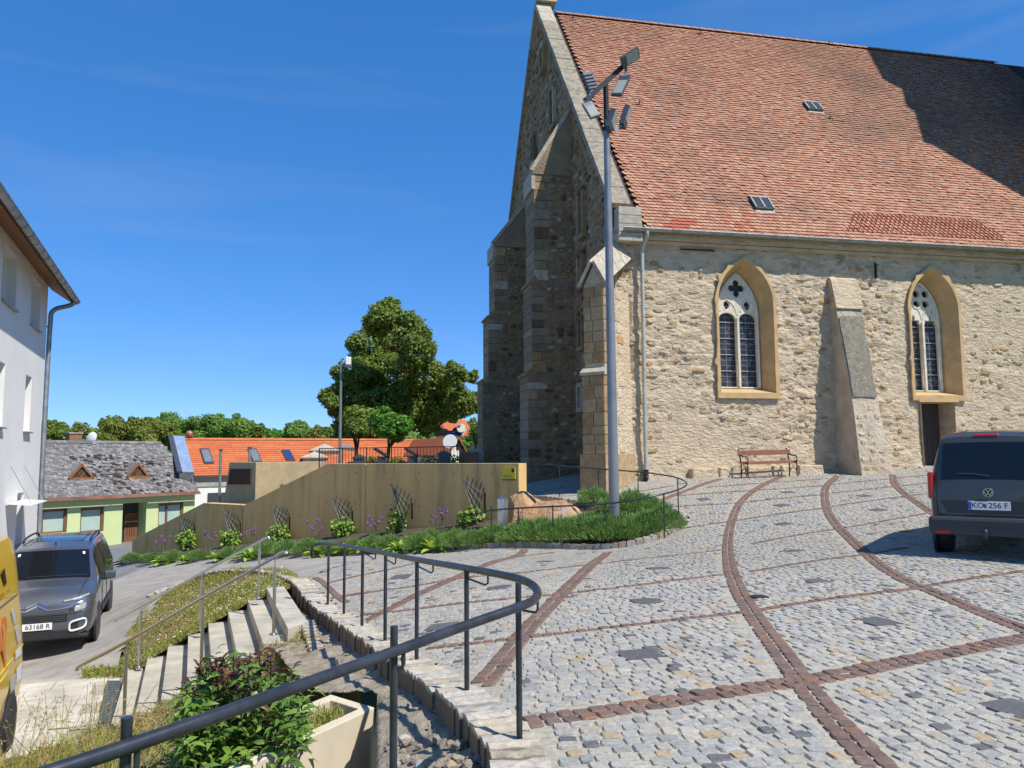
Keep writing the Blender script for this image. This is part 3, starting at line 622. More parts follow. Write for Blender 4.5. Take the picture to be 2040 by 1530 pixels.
# ================================================================ stairs
st=thing('stone_stairs','flight of wide concrete block steps between the two steel handrails','stairs',tuple(NLs[0]))
for k in range(NST-1):
    a,b=NLs[k],FLs[k]; c,d_=FLs[k+1].copy(),NLs[k+1].copy(); c[2]=d_[2]=zk[k]
    run=(d_-a); e=run/np.linalg.norm(run)
    jit=R_.uniform(-.04,.04); fa=(a-b)/np.linalg.norm(a-b)
    P=[a+fa*(.05+jit),b-fa*.02,c+e*.05-fa*.02,d_+e*.05+fa*(.05+jit)]
    MB().add([p for p in P]+[p-[0,0,.19] for p in P],[(0,1,2,3)[::-1],(4,5,6,7),(0,1,5,4),(1,2,6,5),(2,3,7,6),(3,0,4,7)]).build('step',m_step,st,bevel=.006)
a,b=NLs[-1],FLs[-1]; mid=.62
for f0,f1 in ((0,mid),(mid+.004,1)):
    P=[b+(a-b)*f0,b+(a-b)*f1,LNDf+(LNDn-LNDf)*f1,LNDf+(LNDn-LNDf)*f0]
    MB().add([p for p in P]+[p-[0,0,.2] for p in P],[(0,1,2,3),(7,6,5,4),(1,0,4,5),(2,1,5,6),(3,2,6,7),(0,3,7,4)]).build('landing_slab',m_step,st,bevel=.006)
P=[NLs[0]+[.05,0.03,-.3],FLs[0]+[.05,-.03,-.3],FLs[-1]+[.2,-.05,-.3],NLs[-1]+[.2,.05,-.3]]
MB().add(P+[p-[0,0,.8] for p in P],[(0,1,2,3)[::-1],(4,5,6,7),(0,1,5,4),(1,2,6,5),(2,3,7,6),(3,0,4,7)]).build('foundation',m_step,st)
gp=[onz(193,1452,-3.36),onz(214,1356,-3.36),onz(242,1356,-3.36),onz(222,1452,-3.36)]
g=thing('drain_grating','long galvanised metal grating laid along the foot of the steps','grating',tuple(gp[0]))
MB().add(gp+[p-[0,0,.05] for p in gp],[(0,1,2,3),(7,6,5,4),(1,0,4,5),(2,1,5,6),(3,2,6,7),(0,3,7,4)]).build('frame',m_zincdark,g)
for i in range(26):
    f=(i+.5)/26; p=gp[0]*(1-f)+gp[1]*f; q=gp[3]*(1-f)+gp[2]*f
    MB().bar(p+[0,0,.006],q+[0,0,.006],.022,.012).build('slat',m_grate,g)
# hillside surfaces
treadpoly=[tuple(p[:2]) for p in (list(NLs)+[LNDn,LNDf]+list(FLs[::-1]))]
_fa=(NLs-FLs)*.06
farHP=[tuple(p[:2]) for p in FLs+_fa]+[tuple(LNDf[:2])]+[tuple(p[:2]) for p in (K1r-N1*.05) if p[1]>LNDf[1]-.05]+[tuple(hit(*q)[:2]) for q in [(300,1190),(275,1230),(250,1270)]]+[tuple(onz(243,1338,-3.42)[:2])]
gA=gridmesh('grass_slope',-11,-2.5,10,22,.08,lambda X,Y:pip(X,Y,farHP),lambda X,Y:hA(X,Y),m_turf,noise=.02,nsc=2.5); gA['kind']='structure'
SOILL=[onz(*q) for q in [(606,1236,-2.1),(622,1285,-2.2),(640,1345,-2.35),(668,1372,-2.3),(752,1412,-2.15),(735,1560,-2.6)]]
nearHP=[tuple(p[:2]) for p in NLs]+[tuple(LNDn[:2])]+[tuple(p[:2]) for p in SOILL]+[(-.6,2.2),(-7,2.2),(-7.2,7.6),tuple(onz(60,1500,-3.35)[:2]),tuple(onz(196,1442,-3.40)[:2])]
gB=gridmesh('embankment',-7.3,-.4,2.2,11.5,.08,lambda X,Y:pip(X,Y,nearHP),lambda X,Y:hB(X,Y),m_turf,noise=.02,nsc=2.5); gB['kind']='structure'
# excavated trench of grey soil along the kerb
_pk=onz(747,1409,-2.0); _pd=onz(511,1518,-2.0)-_pk; _pd/=np.linalg.norm(_pd); _po=np.array([-_pd[1],_pd[0],0]); _po=_po if _po[0]>0 else -_po
PLF=[tuple((_pk-_pd*.35-_po*1.1)[:2]),tuple((_pk-_pd*.12-_po*.6)[:2]),tuple((_pk+_po*.02)[:2]),tuple((_pk+_pd*2.2+_po*.02)[:2])]
kin=[K1r[i]+N1[i]*.12 for i in range(0,len(K1r),3) if K1r[i][1]<LNDn[1]+.7]
trP=[tuple(p[:2]) for p in kin]+[tuple(LNDf[:2])]+[tuple(LNDn[:2])]+[tuple((p+[-.45,0,0])[:2]) for p in SOILL[:4]]+PLF+[(.1,2.4)]
hC=tps([tuple(p+[0,0,-.13]) for p in kin]+[tuple(p+N1[10]*.22+[0,0,-.16]) for p in kin]+[tuple(p+N1[10]*.55+[0,0,-.23]) for p in kin[3:]]+[tuple(onz(*q)) for q in [(608,1240,-2.2),(640,1330,-2.42),(690,1360,-2.22),(700,1310,-2.05),(760,1330,-1.93),(800,1400,-1.93),(770,1430,-2.35),(785,1480,-2.4),(860,1440,-1.79),(880,1500,-1.78),(960,1500,-1.74),(930,1450,-1.76),(840,1525,-1.95),(765,1470,-2.75),(760,1520,-2.75),(1000,1525,-1.70)]]+[(-.5,3.,-2.0)],.02)
def hC2(X,Y):
    z=hC(X,Y); g=gh(X,Y); sh=X.shape; xf,yf=X.ravel(),Y.ravel(); d=np.full(xf.shape,9.)
    for p in K1r[::2]: d=np.minimum(d,np.hypot(xf-p[0],yf-p[1]))
    d=np.clip((d.reshape(sh)-.2)/.55,0,1); d=d*d*(3-2*d); z=(g-.115)*(1-d)+z*d
    ox,oy=X-_pk[0],Y-_pk[1]; o=ox*_po[0]+oy*_po[1]; t=ox*_pd[0]+oy*_pd[1]; k=np.clip(1-(o-.02)/.17,0,1)*np.clip((t-.0)/.1,0,1)*np.clip((o+.1)/.08,0,1)
    z=z-.8*k*k*(3-2*k); q=np.clip((-.172-X/np.maximum(Y,.5))/.012,0,1)*np.clip((t-.0)/.1,0,1)*(o>-.02); q=q*q*(3-2*q)
    return z*(1-q)+np.minimum(z,-.47*Y)*q
tr_=gridmesh('soil_trench',-3.8,.4,2.4,12,.022,lambda X,Y:pip(X,Y,trP),lambda X,Y:hC2(X,Y)+.05*fbm(X,Y,2.6,6,31)+.022*np.abs(fbm(X+5,Y,9.,4,32))-.015,m_soil); tr_['kind']='structure'
# ================================================================ church (local frame: u along the nave, v away, z up)
ch=thing('church','large old rubble stone church with steep red tiled roof and dark stone west gable','church',tuple(C0),YAW)
def loc(p): q=np.asarray(p)-C0; return np.array([q@U,q@V_,q[2]])
def south(px,py,v=0): return loc(onplane(px,py,C0+V_*v,V_))
def west(px,py,u=U0): return loc(onplane(px,py,C0+U*u,U))
def gw(u,v): p=C0+U*u+V_*v; return float(gh(p[0],p[1]))
def parch(a,h,n=9):
    R=(a*a+h*h)/(2*a); t=math.atan2(h,R-a) ; L=[]
    for i in range(n+1):
        q=t*i/n; L.append((R-a-R*math.cos(q),R*math.sin(q)))
    return L   # left foot to apex (x from -a to 0)
def archpts(u0,u1,sill,spring,apex,n=9,foot=True):
    a=(u1-u0)/2; c=(u0+u1)/2; L=parch(a,apex-spring,n)
    P=[(u0,sill)]+[(c+x,spring+z) for x,z in L]+[(c-x,spring+z) for x,z in L[-2::-1]]+[(u1,sill)]
    return P
W1=dict(o=(2.86,4.74,1.90,4.75,6.10),i=(3.03,4.50,2.10,4.40,5.82),v=.52)
W2=dict(o=(9.70,11.52,1.88,4.75,6.08),i=(9.86,11.20,2.06,4.45,5.78),v=.52)
DR=(9.90,11.16,-.45,1.66)
wins=[W1,W2]
# south wall: displaced rubble surface with the openings left out
st_=.042; us=np.arange(-.46,24.5,st_); zs=np.arange(-1.1,6.86,st_)
Ug,Zg=np.meshgrid(us,zs,indexing='ij')
D=.07*fbm(Ug,Zg*1.7,1.4,6,3)+.05*np.abs(fbm(Ug+3,Zg*2.2,3,4,8))+.03*fbm(Ug,Zg*2,6,2,9)
PM=np.clip(.55+1.5*fbm(Ug+7,Zg+3,.35,3,44),.12,1.15); D=D*PM; Dcoarse=0
D+=.10*np.clip((.4-Zg)/1.4,0,1)      # battered foot
hole=np.zeros_like(Ug,bool)
for w_ in wins:
    P=archpts(w_['o'][0]-.03,w_['o'][1]+.03,w_['o'][2]-.03,w_['o'][3],w_['o'][4]+.03); hole|=pip(Ug,Zg,P)
hole|=(Ug>DR[0]-.0)&(Ug<DR[1]+.0)&(Zg<DR[3]+.0)
for cu_,cz in ((7.24,6.33),(14.1,6.33)): hole|=np.hypot(Ug-cu_,Zg-cz)<.16
nx,nz=Ug.shape; id_=np.arange(nx*nz).reshape(nx,nz); ok=~hole
q=ok[:-1,:-1]&ok[1:,:-1]&ok[1:,1:]&ok[:-1,1:]
F=np.stack([id_[:-1,:-1][q],id_[1:,:-1][q],id_[1:,1:][q],id_[:-1,1:][q]],1)
me=npmesh('south_wall',np.stack([Ug.ravel(),-D.ravel(),Zg.ravel()],1),F,smooth_=True); swall=link('wall',me,ch,m_rubble)
Dint=lambda u,z: D[np.clip(((np.asarray(u)-us[0])/st_).round().astype(int),0,nx-1),np.clip(((np.asarray(z)-zs[0])/st_).round().astype(int),0,nz-1)]
def stonevars(n):
    out=[]
    for _ in range(n):
        k=R_.randint(6,9); a=np.sort(NR.uniform(0,6.28,k)+0); a=np.linspace(0,6.283,k,endpoint=False)+NR.normal(0,.16,k)
        r=NR.uniform(.8,1.05,k); x=np.sign(np.cos(a))*np.abs(np.cos(a))**.7*r*.5; z=np.sign(np.sin(a))*np.abs(np.sin(a))**.7*r*.5
        V=np.vstack([np.c_[x,z,np.full(k,-.5)],np.c_[x*.86,z*.86,NR.normal(.40,.16,k)],np.c_[x*.5,z*.5,NR.normal(.55,.2,k)]])
        F=[(i,(i+1)%k,k+(i+1)%k,k+i) for i in range(k)]+[(k+i,k+(i+1)%k,2*k+(i+1)%k,2*k+i) for i in range(k)]+[tuple(range(2*k,3*k))]
        out.append((V,F))
    return out
SV=stonevars(14)
def stones(parent,T,name,m,toW,n_ind,weight):
    """T: a,b (in-plane), depth, angle, w, h, thick; toW 3x3 basis columns (a,b,out) in parent space"""
    order=np.argsort(-weight); cache={}
    Bm=np.asarray(toW,float)
    for i in order[:n_ind]:
        vi=R_.randrange(len(SV))
        if vi not in cache:
            V,F=SV[vi]; mm=bpy.data.meshes.new(name); mm.from_pydata(V.tolist(),[],F); mm.materials.append(m)
            cache[vi]=mm
        a,b,dp,an,w_,h_,th=T[i]; c,s=math.cos(an),math.sin(an)
        o=bpy.data.objects.new(name,cache[vi]); COL.objects.link(o); o.parent=parent
        ex=(Bm[:,0]*c+Bm[:,1]*s)*w_; ey=(-Bm[:,0]*s+Bm[:,1]*c)*h_; ez=Bm[:,2]*th; p=Bm[:,0]*a+Bm[:,1]*b+Bm[:,2]*dp+Bm[:,3]
        o.matrix_local=Matrix([[ex[j],ey[j],ez[j],p[j]] for j in range(3)]+[[0,0,0,1]])
    Vs=[];Fd={};off=0;rr={}
    rest=order[n_ind:]; wh=NR.randint(0,len(SV),len(rest))
    for vi,(V,F) in enumerate(SV):
        S_=T[rest[wh==vi]]
        if not len(S_): continue
        c,s=np.cos(S_[:,3])[:,None],np.sin(S_[:,3])[:,None]; X=V[None,:,0]*S_[:,4:5]; Y=V[None,:,1]*S_[:,5:6]
        A=c*X-s*Y+S_[:,0:1]; B_=s*X+c*Y+S_[:,1:2]; Cc_=V[None,:,2]*S_[:,6:7]+S_[:,2:3]
        P=A[...,None]*Bm[:,0]+B_[...,None]*Bm[:,1]+Cc_[...,None]*Bm[:,2]+Bm[:,3]; n,kk=P.shape[:2]; rv=NR.rand(n)
        for f in F:
            Fd.setdefault(len(f),[]).append(np.array(f)[None]+np.arange(n)[:,None]*kk+off); rr.setdefault(len(f),[]).append(rv)
        Vs.append(P.reshape(-1,3)); off+=n*kk
    me=npmesh(name+'s',np.concatenate(Vs),[np.concatenate(Fd[k]) for k in Fd],np.concatenate([np.concatenate(rr[k]) for k in Fd]))
    o=link(name+'s',me,parent,m); o['kind']='stuff'
# rubble stones scattered over the south wall
T=[]
for z in np.arange(-.55,6.7,.185):
    u=-.4
    while u<15.6:
        w_=R_.choice([.16,.2,.24,.28,.33,.4,.5])*R_.uniform(.85,1.15); h_=R_.uniform(.09,.19); zc=z+R_.uniform(-.07,.07); uc=u+w_/2
        u+=w_+R_.uniform(.0,.14)
        if R_.random()<.12+.75*(1-min(1,float(PM[min(max(int((uc-us[0])/st_),0),nx-1),min(max(int((zc-zs[0])/st_),0),nz-1)]))): continue
        if any(w2['o'][0]-.30-w_/2<uc<w2['o'][1]+.28+w_/2 and w2['o'][2]-.3<zc<w2['o'][4]+.2 for w2 in wins): continue
        if DR[0]-.15-w_/2<uc<DR[1]+.15+w_/2 and zc<DR[3]+.25: continue
        if 6.7<uc<8 and zc<5.4: continue
        T.append((uc,zc,float(Dint(uc,zc))-.0+R_.uniform(-.02,.006),R_.gauss(0,.12),w_,h_,R_.uniform(.02,.055)))
T=np.array(T); BS=np.array([[1,0,0,0],[0,0,-1,0],[0,1,0,0]],float)   # a->u, b->z, out->-v
stones(ch,T,'rubble_stone',m_stone,BS,300,T[:,4]*T[:,5]*(T[:,0]<15.3)*T[:,6])
# openings: ochre surround, splayed reveal, tracery, glass
def loft(m,A,B):
    n=len(A); m.add(list(A)+list(B),[(i,i+1,n+i+1,n+i) for i in range(n-1)]+[(n-1,0,n,2*n-1)])
def quatre(cx,cz,c,r,n=40,rot=0):
    P=[]
    for i in range(n):
        t=2*math.pi*i/n; ph=((t-rot+math.pi/4)%(math.pi/2))-math.pi/4; P.append((t,c*math.cos(ph)+math.sqrt(max(r*r-(c*math.sin(ph))**2,0))))
    return [(cx+q*math.cos(t),cz+q*math.sin(t)) for t,q in P]
def window(w_,k):
    root=bpy.data.objects.new('window',None); COL.objects.link(root); root.parent=ch; WM[root.name]=WM[ch.name]
    o,i,v=w_['o'],w_['i'],w_['v']; PO=archpts(*o); PI=archpts(*i)
    # irregular plaster surround
    out=[]
    for (x,z),(x2,z2) in zip(PO[:-1],PO[1:]):
        n=max(1,int(math.hypot(x2-x,z2-z)/.09))
        for j in range(n): out.append((x+(x2-x)*j/n,z+(z2-z)*j/n))
    out.append(PO[-1]); cx=(o[0]+o[1])/2; cz=(o[2]+o[3])/2; Q=[]; ew=.10
    for x,z in out:
        ew=min(max(ew+R_.uniform(-.012,.012),.06),.115); e=ew+(R_.uniform(.02,.10) if R_.random()<.10 else 0)
        if z<o[3]: Q.append((x+(e if x>cx else -e),z))
        else:
            d=np.array([x-cx,z-o[3]+.4]); d/=np.linalg.norm(d); e*=1.25; Q.append((x+d[0]*e,z+d[1]*e))
    Q=[(Q[0][0],o[2]-.16)]+Q+[(Q[-1][0],o[2]-.16)]
    n=int((o[1]-o[0])/.2)
    curve2d('plaster_surround',[Q,PO],m_ochre,root,M4((0,-.085,0),(1,0,0),(0,0,1)),.025,.012)
    mb=MB(); loft(mb,[(x,-.11,z) for x,z in PO],[(x,v,z) for x,z in PI]); mb.build('reveal',m_ochre,root,local=True)
    # tracery plate with real openings
    a0,a1,sl,sp,ap=i; c=(a0+a1)/2; fr=.075; mu=.045; holes=[]
    if k==0:
        for l,r in ((a0+fr,c-mu),(c+mu,a1-fr)):
            m_=(l+r)/2; hw=(r-l)/2; top=sp-.12
            holes.append([(l,sl+.02)]+[(m_-hw*math.cos(t),top-.0+hw*.75*math.sin(t)) for t in np.linspace(0,math.pi,9)]+[(r,sl+.02)])
            tz=top+hw*.75+.05; td=[(m_,tz)]+[(m_+.12*math.cos(t),tz+.19+.13*math.sin(t)) for t in np.linspace(-.5,1.2,6)]+[(m_,tz+.42)]+[(m_-.12*math.cos(t),tz+.19+.13*math.sin(t)) for t in np.linspace(1.2,-.5,6)]
            holes.append(td)
        holes.append(quatre(c,ap-.52,.165,.125))
        rings=[(c,ap-.52,.33)]
        for sx in (-1,1): holes.append([(c+sx*.06,ap-.12),(c+sx*.17,ap-.25),(c+sx*.10,ap-.20)])
        for l,r in ((a0+fr,c-mu),(c+mu,a1-fr)):
            for sx in (-1,1):
                m_=(l+r)/2; holes.append([(m_+sx*.20,sp+.12),(m_+sx*.27,sp+.06),(m_+sx*.255,sp+.24)])
    else:
        for l,r in ((a0+fr,c-mu),(c+mu,a1-fr)):
            m_=(l+r)/2; hw=(r-l)/2; top=sp-.10
            holes.append([(l,sl+.02),(l,top-.06),(l+.07,top+.02),(l+.05,top+.12),(m_-.06,top+.10),(m_-.05,top+.24),(m_,top+.30),(m_+.05,top+.24),(m_+.06,top+.10),(r-.05,top+.12),(r-.07,top+.02),(r,top-.06),(r,sl+.02)])
        for sx in (-1,1):
            for sz in (-1,1): holes.append([(c+sx*.175+.135*math.cos(t),ap-.60+sz*.175+.135*math.sin(t)) for t in np.linspace(0,6.283,14,endpoint=False)])
        rings=[(c+sx*.175,ap-.60+sz*.175,.155) for sx in (-1,1) for sz in (-1,1)]
        holes.append([(c-.13,ap-.24),(c,ap-.08),(c+.13,ap-.24),(c,ap-.18)])
        for sx in (-1,1): holes.append([(c+sx*.36,sp+.2),(c+sx*.45,sp+.30),(c+sx*.36,sp+.55)])
    Pin=archpts(*i,n=12)
    curve2d('tracery',[Pin]+holes,m_tracery,root,M4((0,v-.06,0),(1,0,0),(0,0,1)),.045,.014)
    mb=MB()
    for x,z,r in rings: mb.tube([(x+r*math.cos(t),v-.12,z+r*math.sin(t)) for t in np.linspace(0,6.283,24,endpoint=False)],.026,6,closed=True)
    mb.tube([(x,v-.115,z) for x,z in [(p[0]+(.03 if p[0]<c else -.03),p[1]-(.02 if p[1]>sp else 0)) for p in Pin]],.035,6)
    mb.box((c,v-.10,(sl+sp)/2),(.075,.14,sp-sl-.1))
    for l,r in ((a0+fr,c-mu),(c+mu,a1-fr)):
        L=parch((r-l)/2+.02,.5); mm=(l+r)/2; mb.tube([(mm+x,v-.115,sp+.02+z) for x,z in L]+[(mm-x,v-.115,sp+.02+z) for x,z in L[-2::-1]],.024,6)
    mb.build('moulding',m_tracery,root,smooth=45,local=True)
    # glass panels
    zt=[sl+.03+(sp+.3-sl)*j/5 for j in range(6)]
    for l,r in ((a0+fr,c-mu),(c+mu,a1-fr)):
        for j in range(5):
            g=MB(); zz0,zz1=zt[j]+.012,zt[j+1]-.012
            g.box(((l+r)/2,v+.02,(zz0+zz1)/2),(r-l+.04,.012,zz1-zz0)); g.build('pane',m_glassdk,root,local=True)
    g=MB(); g.box((c,v+.03,sp+.75),(a1-a0,.012,1.1)); g.build('head_glass',m_glassdk,root,local=True)
    g=MB()
    for l,r in ((a0+fr,c-mu),(c+mu,a1-fr)):
        for j in range(1,6): g.box(((l+r)/2,v+.0,zt[j]),(r-l+.04,.03,.022))
        for j in range(5):
            h=zt[j+1]-zt[j]
            for q in (1/3,2/3): g.box(((l+r)/2,v+.012,zt[j]+h*q),(r-l,.008,.007))
            g.box(((l+r)/2,v+.012,zt[j]+h/2),(.007,.008,h))
            for _ in range(7):
                x,z=R_.uniform(l+.08,r-.08),R_.uniform(zt[j]+.08,zt[j+1]-.08); rr=R_.uniform(.03,.075)
                g.tube([(x+rr*math.cos(t),v+.012,z+rr*math.sin(t)*R_.uniform(.9,1.1)) for t in np.linspace(0,6.283,8,endpoint=False)],.0035,3,closed=True)
            for _ in range(6):
                x,z=R_.uniform(l,r),R_.uniform(zt[j],zt[j+1]); an=R_.uniform(0,3.14); L_=R_.uniform(.08,.2)
                x2=min(max(x+L_*math.cos(an),l),r); z2=min(max(z+L_*math.sin(an),zt[j]),zt[j+1])
                if math.hypot(x2-x,z2-z)>.03: g.tube([(x,v+.012,z),(x2,v+.012,z2)],.0035,3)
    g.build('lead_cames',m_lead,root,local=True)
    g=MB(); g.add([(o[0],-.115,o[2]-.02),(o[1],-.115,o[2]-.02),(i[1],v,i[2]),(i[0],v,i[2]),(o[0],-.115,o[2]-.1),(o[1],-.115,o[2]-.1)],[(0,1,2,3),(4,5,1,0)]); g.build('sill',m_ochre,root,local=True)
window(W1,0); window(W2,1)
# door under the second window
dr=bpy.data.objects.new('door',None); COL.objects.link(dr); dr.parent=ch; WM[dr.name]=WM[ch.name]
zb=gw(10.4,-.1); mb=MB()
for u_ in np.arange(10.0,11.1,.16): mb.box((u_+.08,.62,(zb+1.66)/2),(.15,.05,1.66-zb))
mb.build('plank',m_darkwood,dr,local=True)
mb=MB(); e=.10
mb.add([(DR[0],-e,zb-.2),(DR[0],-e,DR[3]),(DR[0],.7,DR[3]),(DR[0],.7,zb-.2)],[(0,1,2,3)]).add([(DR[1],-e,zb-.2),(DR[1],-e,DR[3]),(DR[1],.7,DR[3]),(DR[1],.7,zb-.2)],[(3,2,1,0)]).add([(DR[0],-e,DR[3]),(DR[1],-e,DR[3]),(DR[1],.7,DR[3]),(DR[0],.7,DR[3])],[(0,1,2,3)])
mb.build('reveal',m_rubble,dr,local=True)
mb=MB(); mb.box(((DR[0]+DR[1])/2+.03,-.02,DR[3]+.06),(1.5,.22,.11)); mb.build('lintel',m_ochre,dr,local=True)
mb=MB(); mb.lathe([(.02,0),(.02,.09),(.035,.1)],10,(10.12,.60,.62),(0,-1,0)); mb.bar((10.12,.51,.62),(10.24,.51,.62),.02,.02); mb.build('handle',m_zincdark,dr,local=True)
mb=MB(); mb.box((10.4,.35,zb-.02),(1.4,1.0,.12)); mb.build('threshold',m_step,dr,local=True)
for cu_,cz in ((7.24,6.33),(14.1,6.33)):
    mb=MB(); mb.lathe([(.20,-.09),(.20,.0),(.15,.0),(.14,-.3)],20,(cu_,.0,cz),(0,-1,0)); mb.lathe([(.16,0),(.16,.02)],20,(cu_,.3,cz),(0,-1,0),1)
    mb.build('round_vent',[m_rubble,m_ink],ch,local=True)
# low plinth ledge behind the bench
for k in range(5):
    u0=1.7+k*.88; mb=MB(); z=gw(u0,-.1); mb.box((u0+.43,-.20,z+.10),(.85,.42,.34),None,0,.93); mb.build('plinth_stone',m_rubble,ch,local=True,bevel=.03)
# south buttress: tall wedge
zb=gw(7.2,-.5)-.1
bz=[zb,.0,1.2,2.6,4.0,5.0,5.58]; bp=[1.24,1.16,.98,.74,.46,.26,.10]
G=[]
for z,p in zip(bz,bp):
    uL,uR=6.80-.02*(z<1),7.70+.18*max(0,(1.2-z)/2)
    G.append([(uL,.1,z),(uL,-p*.5,z),(uL+R_.gauss(0,.012),-p,z),(uL+.45,-p-.02+R_.gauss(0,.012),z),(uR,-p+R_.gauss(0,.012),z),(uR,-p*.5,z),(uR,.1,z)])
bt=bpy.data.objects.new('buttress',None); COL.objects.link(bt); bt.parent=ch; WM[bt.name]=WM[ch.name]
m_bw=mat('weathered_buttress',(.55,.465,.345),.95,[(.3,(.72,.7,.67)),(.7,(1.1,1.1,1.1))],2,10,.9,9,.07,stain=[(1.3,.58,.7,(.25,.225,.185),.6),(5,.6,.7,(.42,.38,.30),.5)])
mb=MB(); mb.grid(G,flip=True); mb.add([G[-1][i] for i in range(7)],[tuple(range(7))]); mb.build('core',m_bw,bt,local=True)
m_dkr=mat('dark_cement_render',(.265,.23,.17),.95,G2,7,12,.9,24,.04,stain=[(14,.56,.64,(.42,.37,.28),.6),(2,.55,.7,(.12,.105,.085),.6)]); G=[]
for z in np.linspace(1.75,4.35,9):
    p=np.interp(z,bz,bp)+.045; G.append([(u_+R_.gauss(0,.012),-p-R_.uniform(0,.008),z) for u_ in np.linspace(6.83,7.66,6)])
mb=MB(); mb.grid(G,flip=True); mb.build('dark_render_patch',m_dkr,bt,local=True)
mb=MB(); mb.add([(6.77,-.41,4.6),(7.73,-.41,4.6),(7.73,-.17,5.60),(6.77,-.17,5.60),(6.77,.05,5.72),(7.73,.05,5.72),(6.77,.05,4.6),(7.73,.05,4.6)],[(0,1,2,3),(3,2,5,4),(0,3,4,6),(1,7,5,2)]); mb.build('cap',m_rubble,bt,local=True)
for k in range(14):
    z=zb+.25+k*.26; 
    if z>1.4 and R_.random()<.6: continue
    p=np.interp(z,bz,bp)
    for u_ in ([6.95,7.25,7.55] if z<1.2 else [7.4]):
        if R_.random()<.35: continue
        V,F=SV[R_.randrange(len(SV))]; mb=MB(); s=(R_.uniform(.2,.34),R_.uniform(.14,.22)); mb.add([(u_+a*s[0],-p-.0-c*.05,z+b*s[1]) for a,b,c in V],F); mb.build('rubble_stone',m_stone,bt,local=True,smooth=50)
# cornice and gutter
mb=MB(); mb.box((12.0,-.10,6.70),(24.9,.30,.26)); mb.box((12,-.06,6.50),(24.9,.16,.10)); mb.build('cornice',m_rubble,ch,local=True)
GU=-.50; gz=6.80
mb=MB(); n=9; A=[[(u_,GU+.085*math.cos(t),gz+.085*math.sin(t)) for t in np.linspace(math.pi,2*math.pi,n)] for u_ in np.linspace(-.35,24.5,40)]
mb.grid(A); A2=[[(u_,GU+.075*math.cos(t),gz+.075*math.sin(t)) for t in np.linspace(math.pi,2*math.pi,n)] for u_ in np.linspace(-.35,24.5,40)]; mb.grid(A2,flip=True)
mb.tube([(-.35,GU-.085,gz),(24.5,GU-.085,gz)],.012,6); mb.build('gutter',m_zinc,ch,smooth=60,local=True)
for u_ in np.arange(.3,24,.95):
    mb=MB(); mb.tube([(u_,GU+.093*math.cos(t),gz+.093*math.sin(t)) for t in np.linspace(math.pi*.95,2*math.pi,8)],.011,5); mb.build('gutter_bracket',m_zinc,ch,local=True)
dp=bpy.data.objects.new('downpipe',None); COL.objects.link(dp); dp.parent=ch; WM[dp.name]=WM[ch.name]
zb=gw(.33,-.2); mb=MB(); mb.tube(smooth([(.42,GU,gz-.07),(.42,GU,gz-.22),(.37,-.20,gz-.55),(.37,-.17,gz-.8),(.35,-.17,3.),(.33,-.19,zb+.32)],2),.062,12); mb.build('pipe',m_pipe,dp,smooth=60,local=True)
for z in (5.6,4.2,2.6,1.0): mb=MB(); mb.lathe([(.07,-.02),(.07,.02)],12,(.355,-.175,z)); mb.build('collar',m_pipe,dp,local=True)
mb=MB(); mb.tube([(.33,-.19,zb+.34),(.33,-.19,zb+.12),(.26,-.30,zb+.05)],.075,12); mb.build('shoe',m_black,dp,smooth=60,local=True)
mb=MB(); mb.box((8.46,-.10,5.95),(.035,.04,.56)); mb.tube([(8.46,-.12,6.2),(8.46,-.16,6.15),(8.47,-.15,5.7)],.02,6); mb.build('iron_anchor',m_black,ch,local=True)
mb=MB(); mb.box((2.25,-.09,6.35),(1.15,.035,.045)); mb.build('iron_tie_bar',m_black,ch,local=True)
# ---------------------------------------------------------------- roof
sl=np.array([0,CW/2+OH,RZ-EZ]); SLEN=np.linalg.norm(sl); sl/=SLEN; rn=np.array([0,-sl[2],sl[1]])
E0=np.array([0,-OH,EZ])
mb=MB(); a=E0-rn*.06
mb.add([a+[.1,0,0],a+[40,0,0],a+[40,0,0]+sl*SLEN,a+[.1,0,0]+sl*SLEN,[40,CW+OH,EZ-.05],[.1,CW+OH,EZ-.05]],[(0,1,2,3),(3,2,4,5)]); roof=mb.build('roof',m_roofbase,ch,local=True)
mb=MB(); mb.add([(.1,CW+OH+.05,EZ),(40,CW+OH+.05,EZ),(40,CW/2,RZ),(.1,CW/2,RZ)],[(0,1,2,3)]); mb.build('north_roof_slope',m_tile,ch,local=True)
tw,tex=.178,.166
tl=[(-.5,.26),(-.5,.035)]+[(-.5*math.cos(t)*1.0,.035-.045*math.sin(t)) for t in np.linspace(.35,math.pi-.35,4)]+[(.5,.035),(.5,.26)]
tl=np.array(tl); n=len(tl)
tv=np.vstack([np.c_[tl[:,0]*tw*.985,tl[:,1],.050-.18*tl[:,1]],np.c_[tl[1:-1,0]*tw*.985,tl[1:-1,1],.028-.18*tl[1:-1,1]]])
tf_top=tuple(range(n)); tf_s=[(i+1,i,n+i-1,n+i) for i in range(1,n-2)]
skyl=[(9.96,5.12,14.0),(4.86,.62,8.15)]
sg=[]
rows_=int(SLEN/tex); cells=[]
for r in range(rows_):
    l=r*tex; off=(r%2)*.5
    for c in range(int(23.2/tw)):
        u_=.50+(c+off)*tw; cells.append((u_+R_.gauss(0,.003),l+R_.gauss(0,.004),R_.gauss(0,.012),r,c))
Cl=np.array(cells); Pz=E0+Cl[:,0:1]*np.array([1.,0,0])+Cl[:,1:2]*sl
kk=np.ones(len(Cl),bool)
for a,b,z in skyl: kk&=~((abs(Cl[:,0]-a)<.34)&(abs((Pz[:,2]-z)/sl[2])<.33))
Cl=Cl[kk]; Pz=Pz[kk]; 
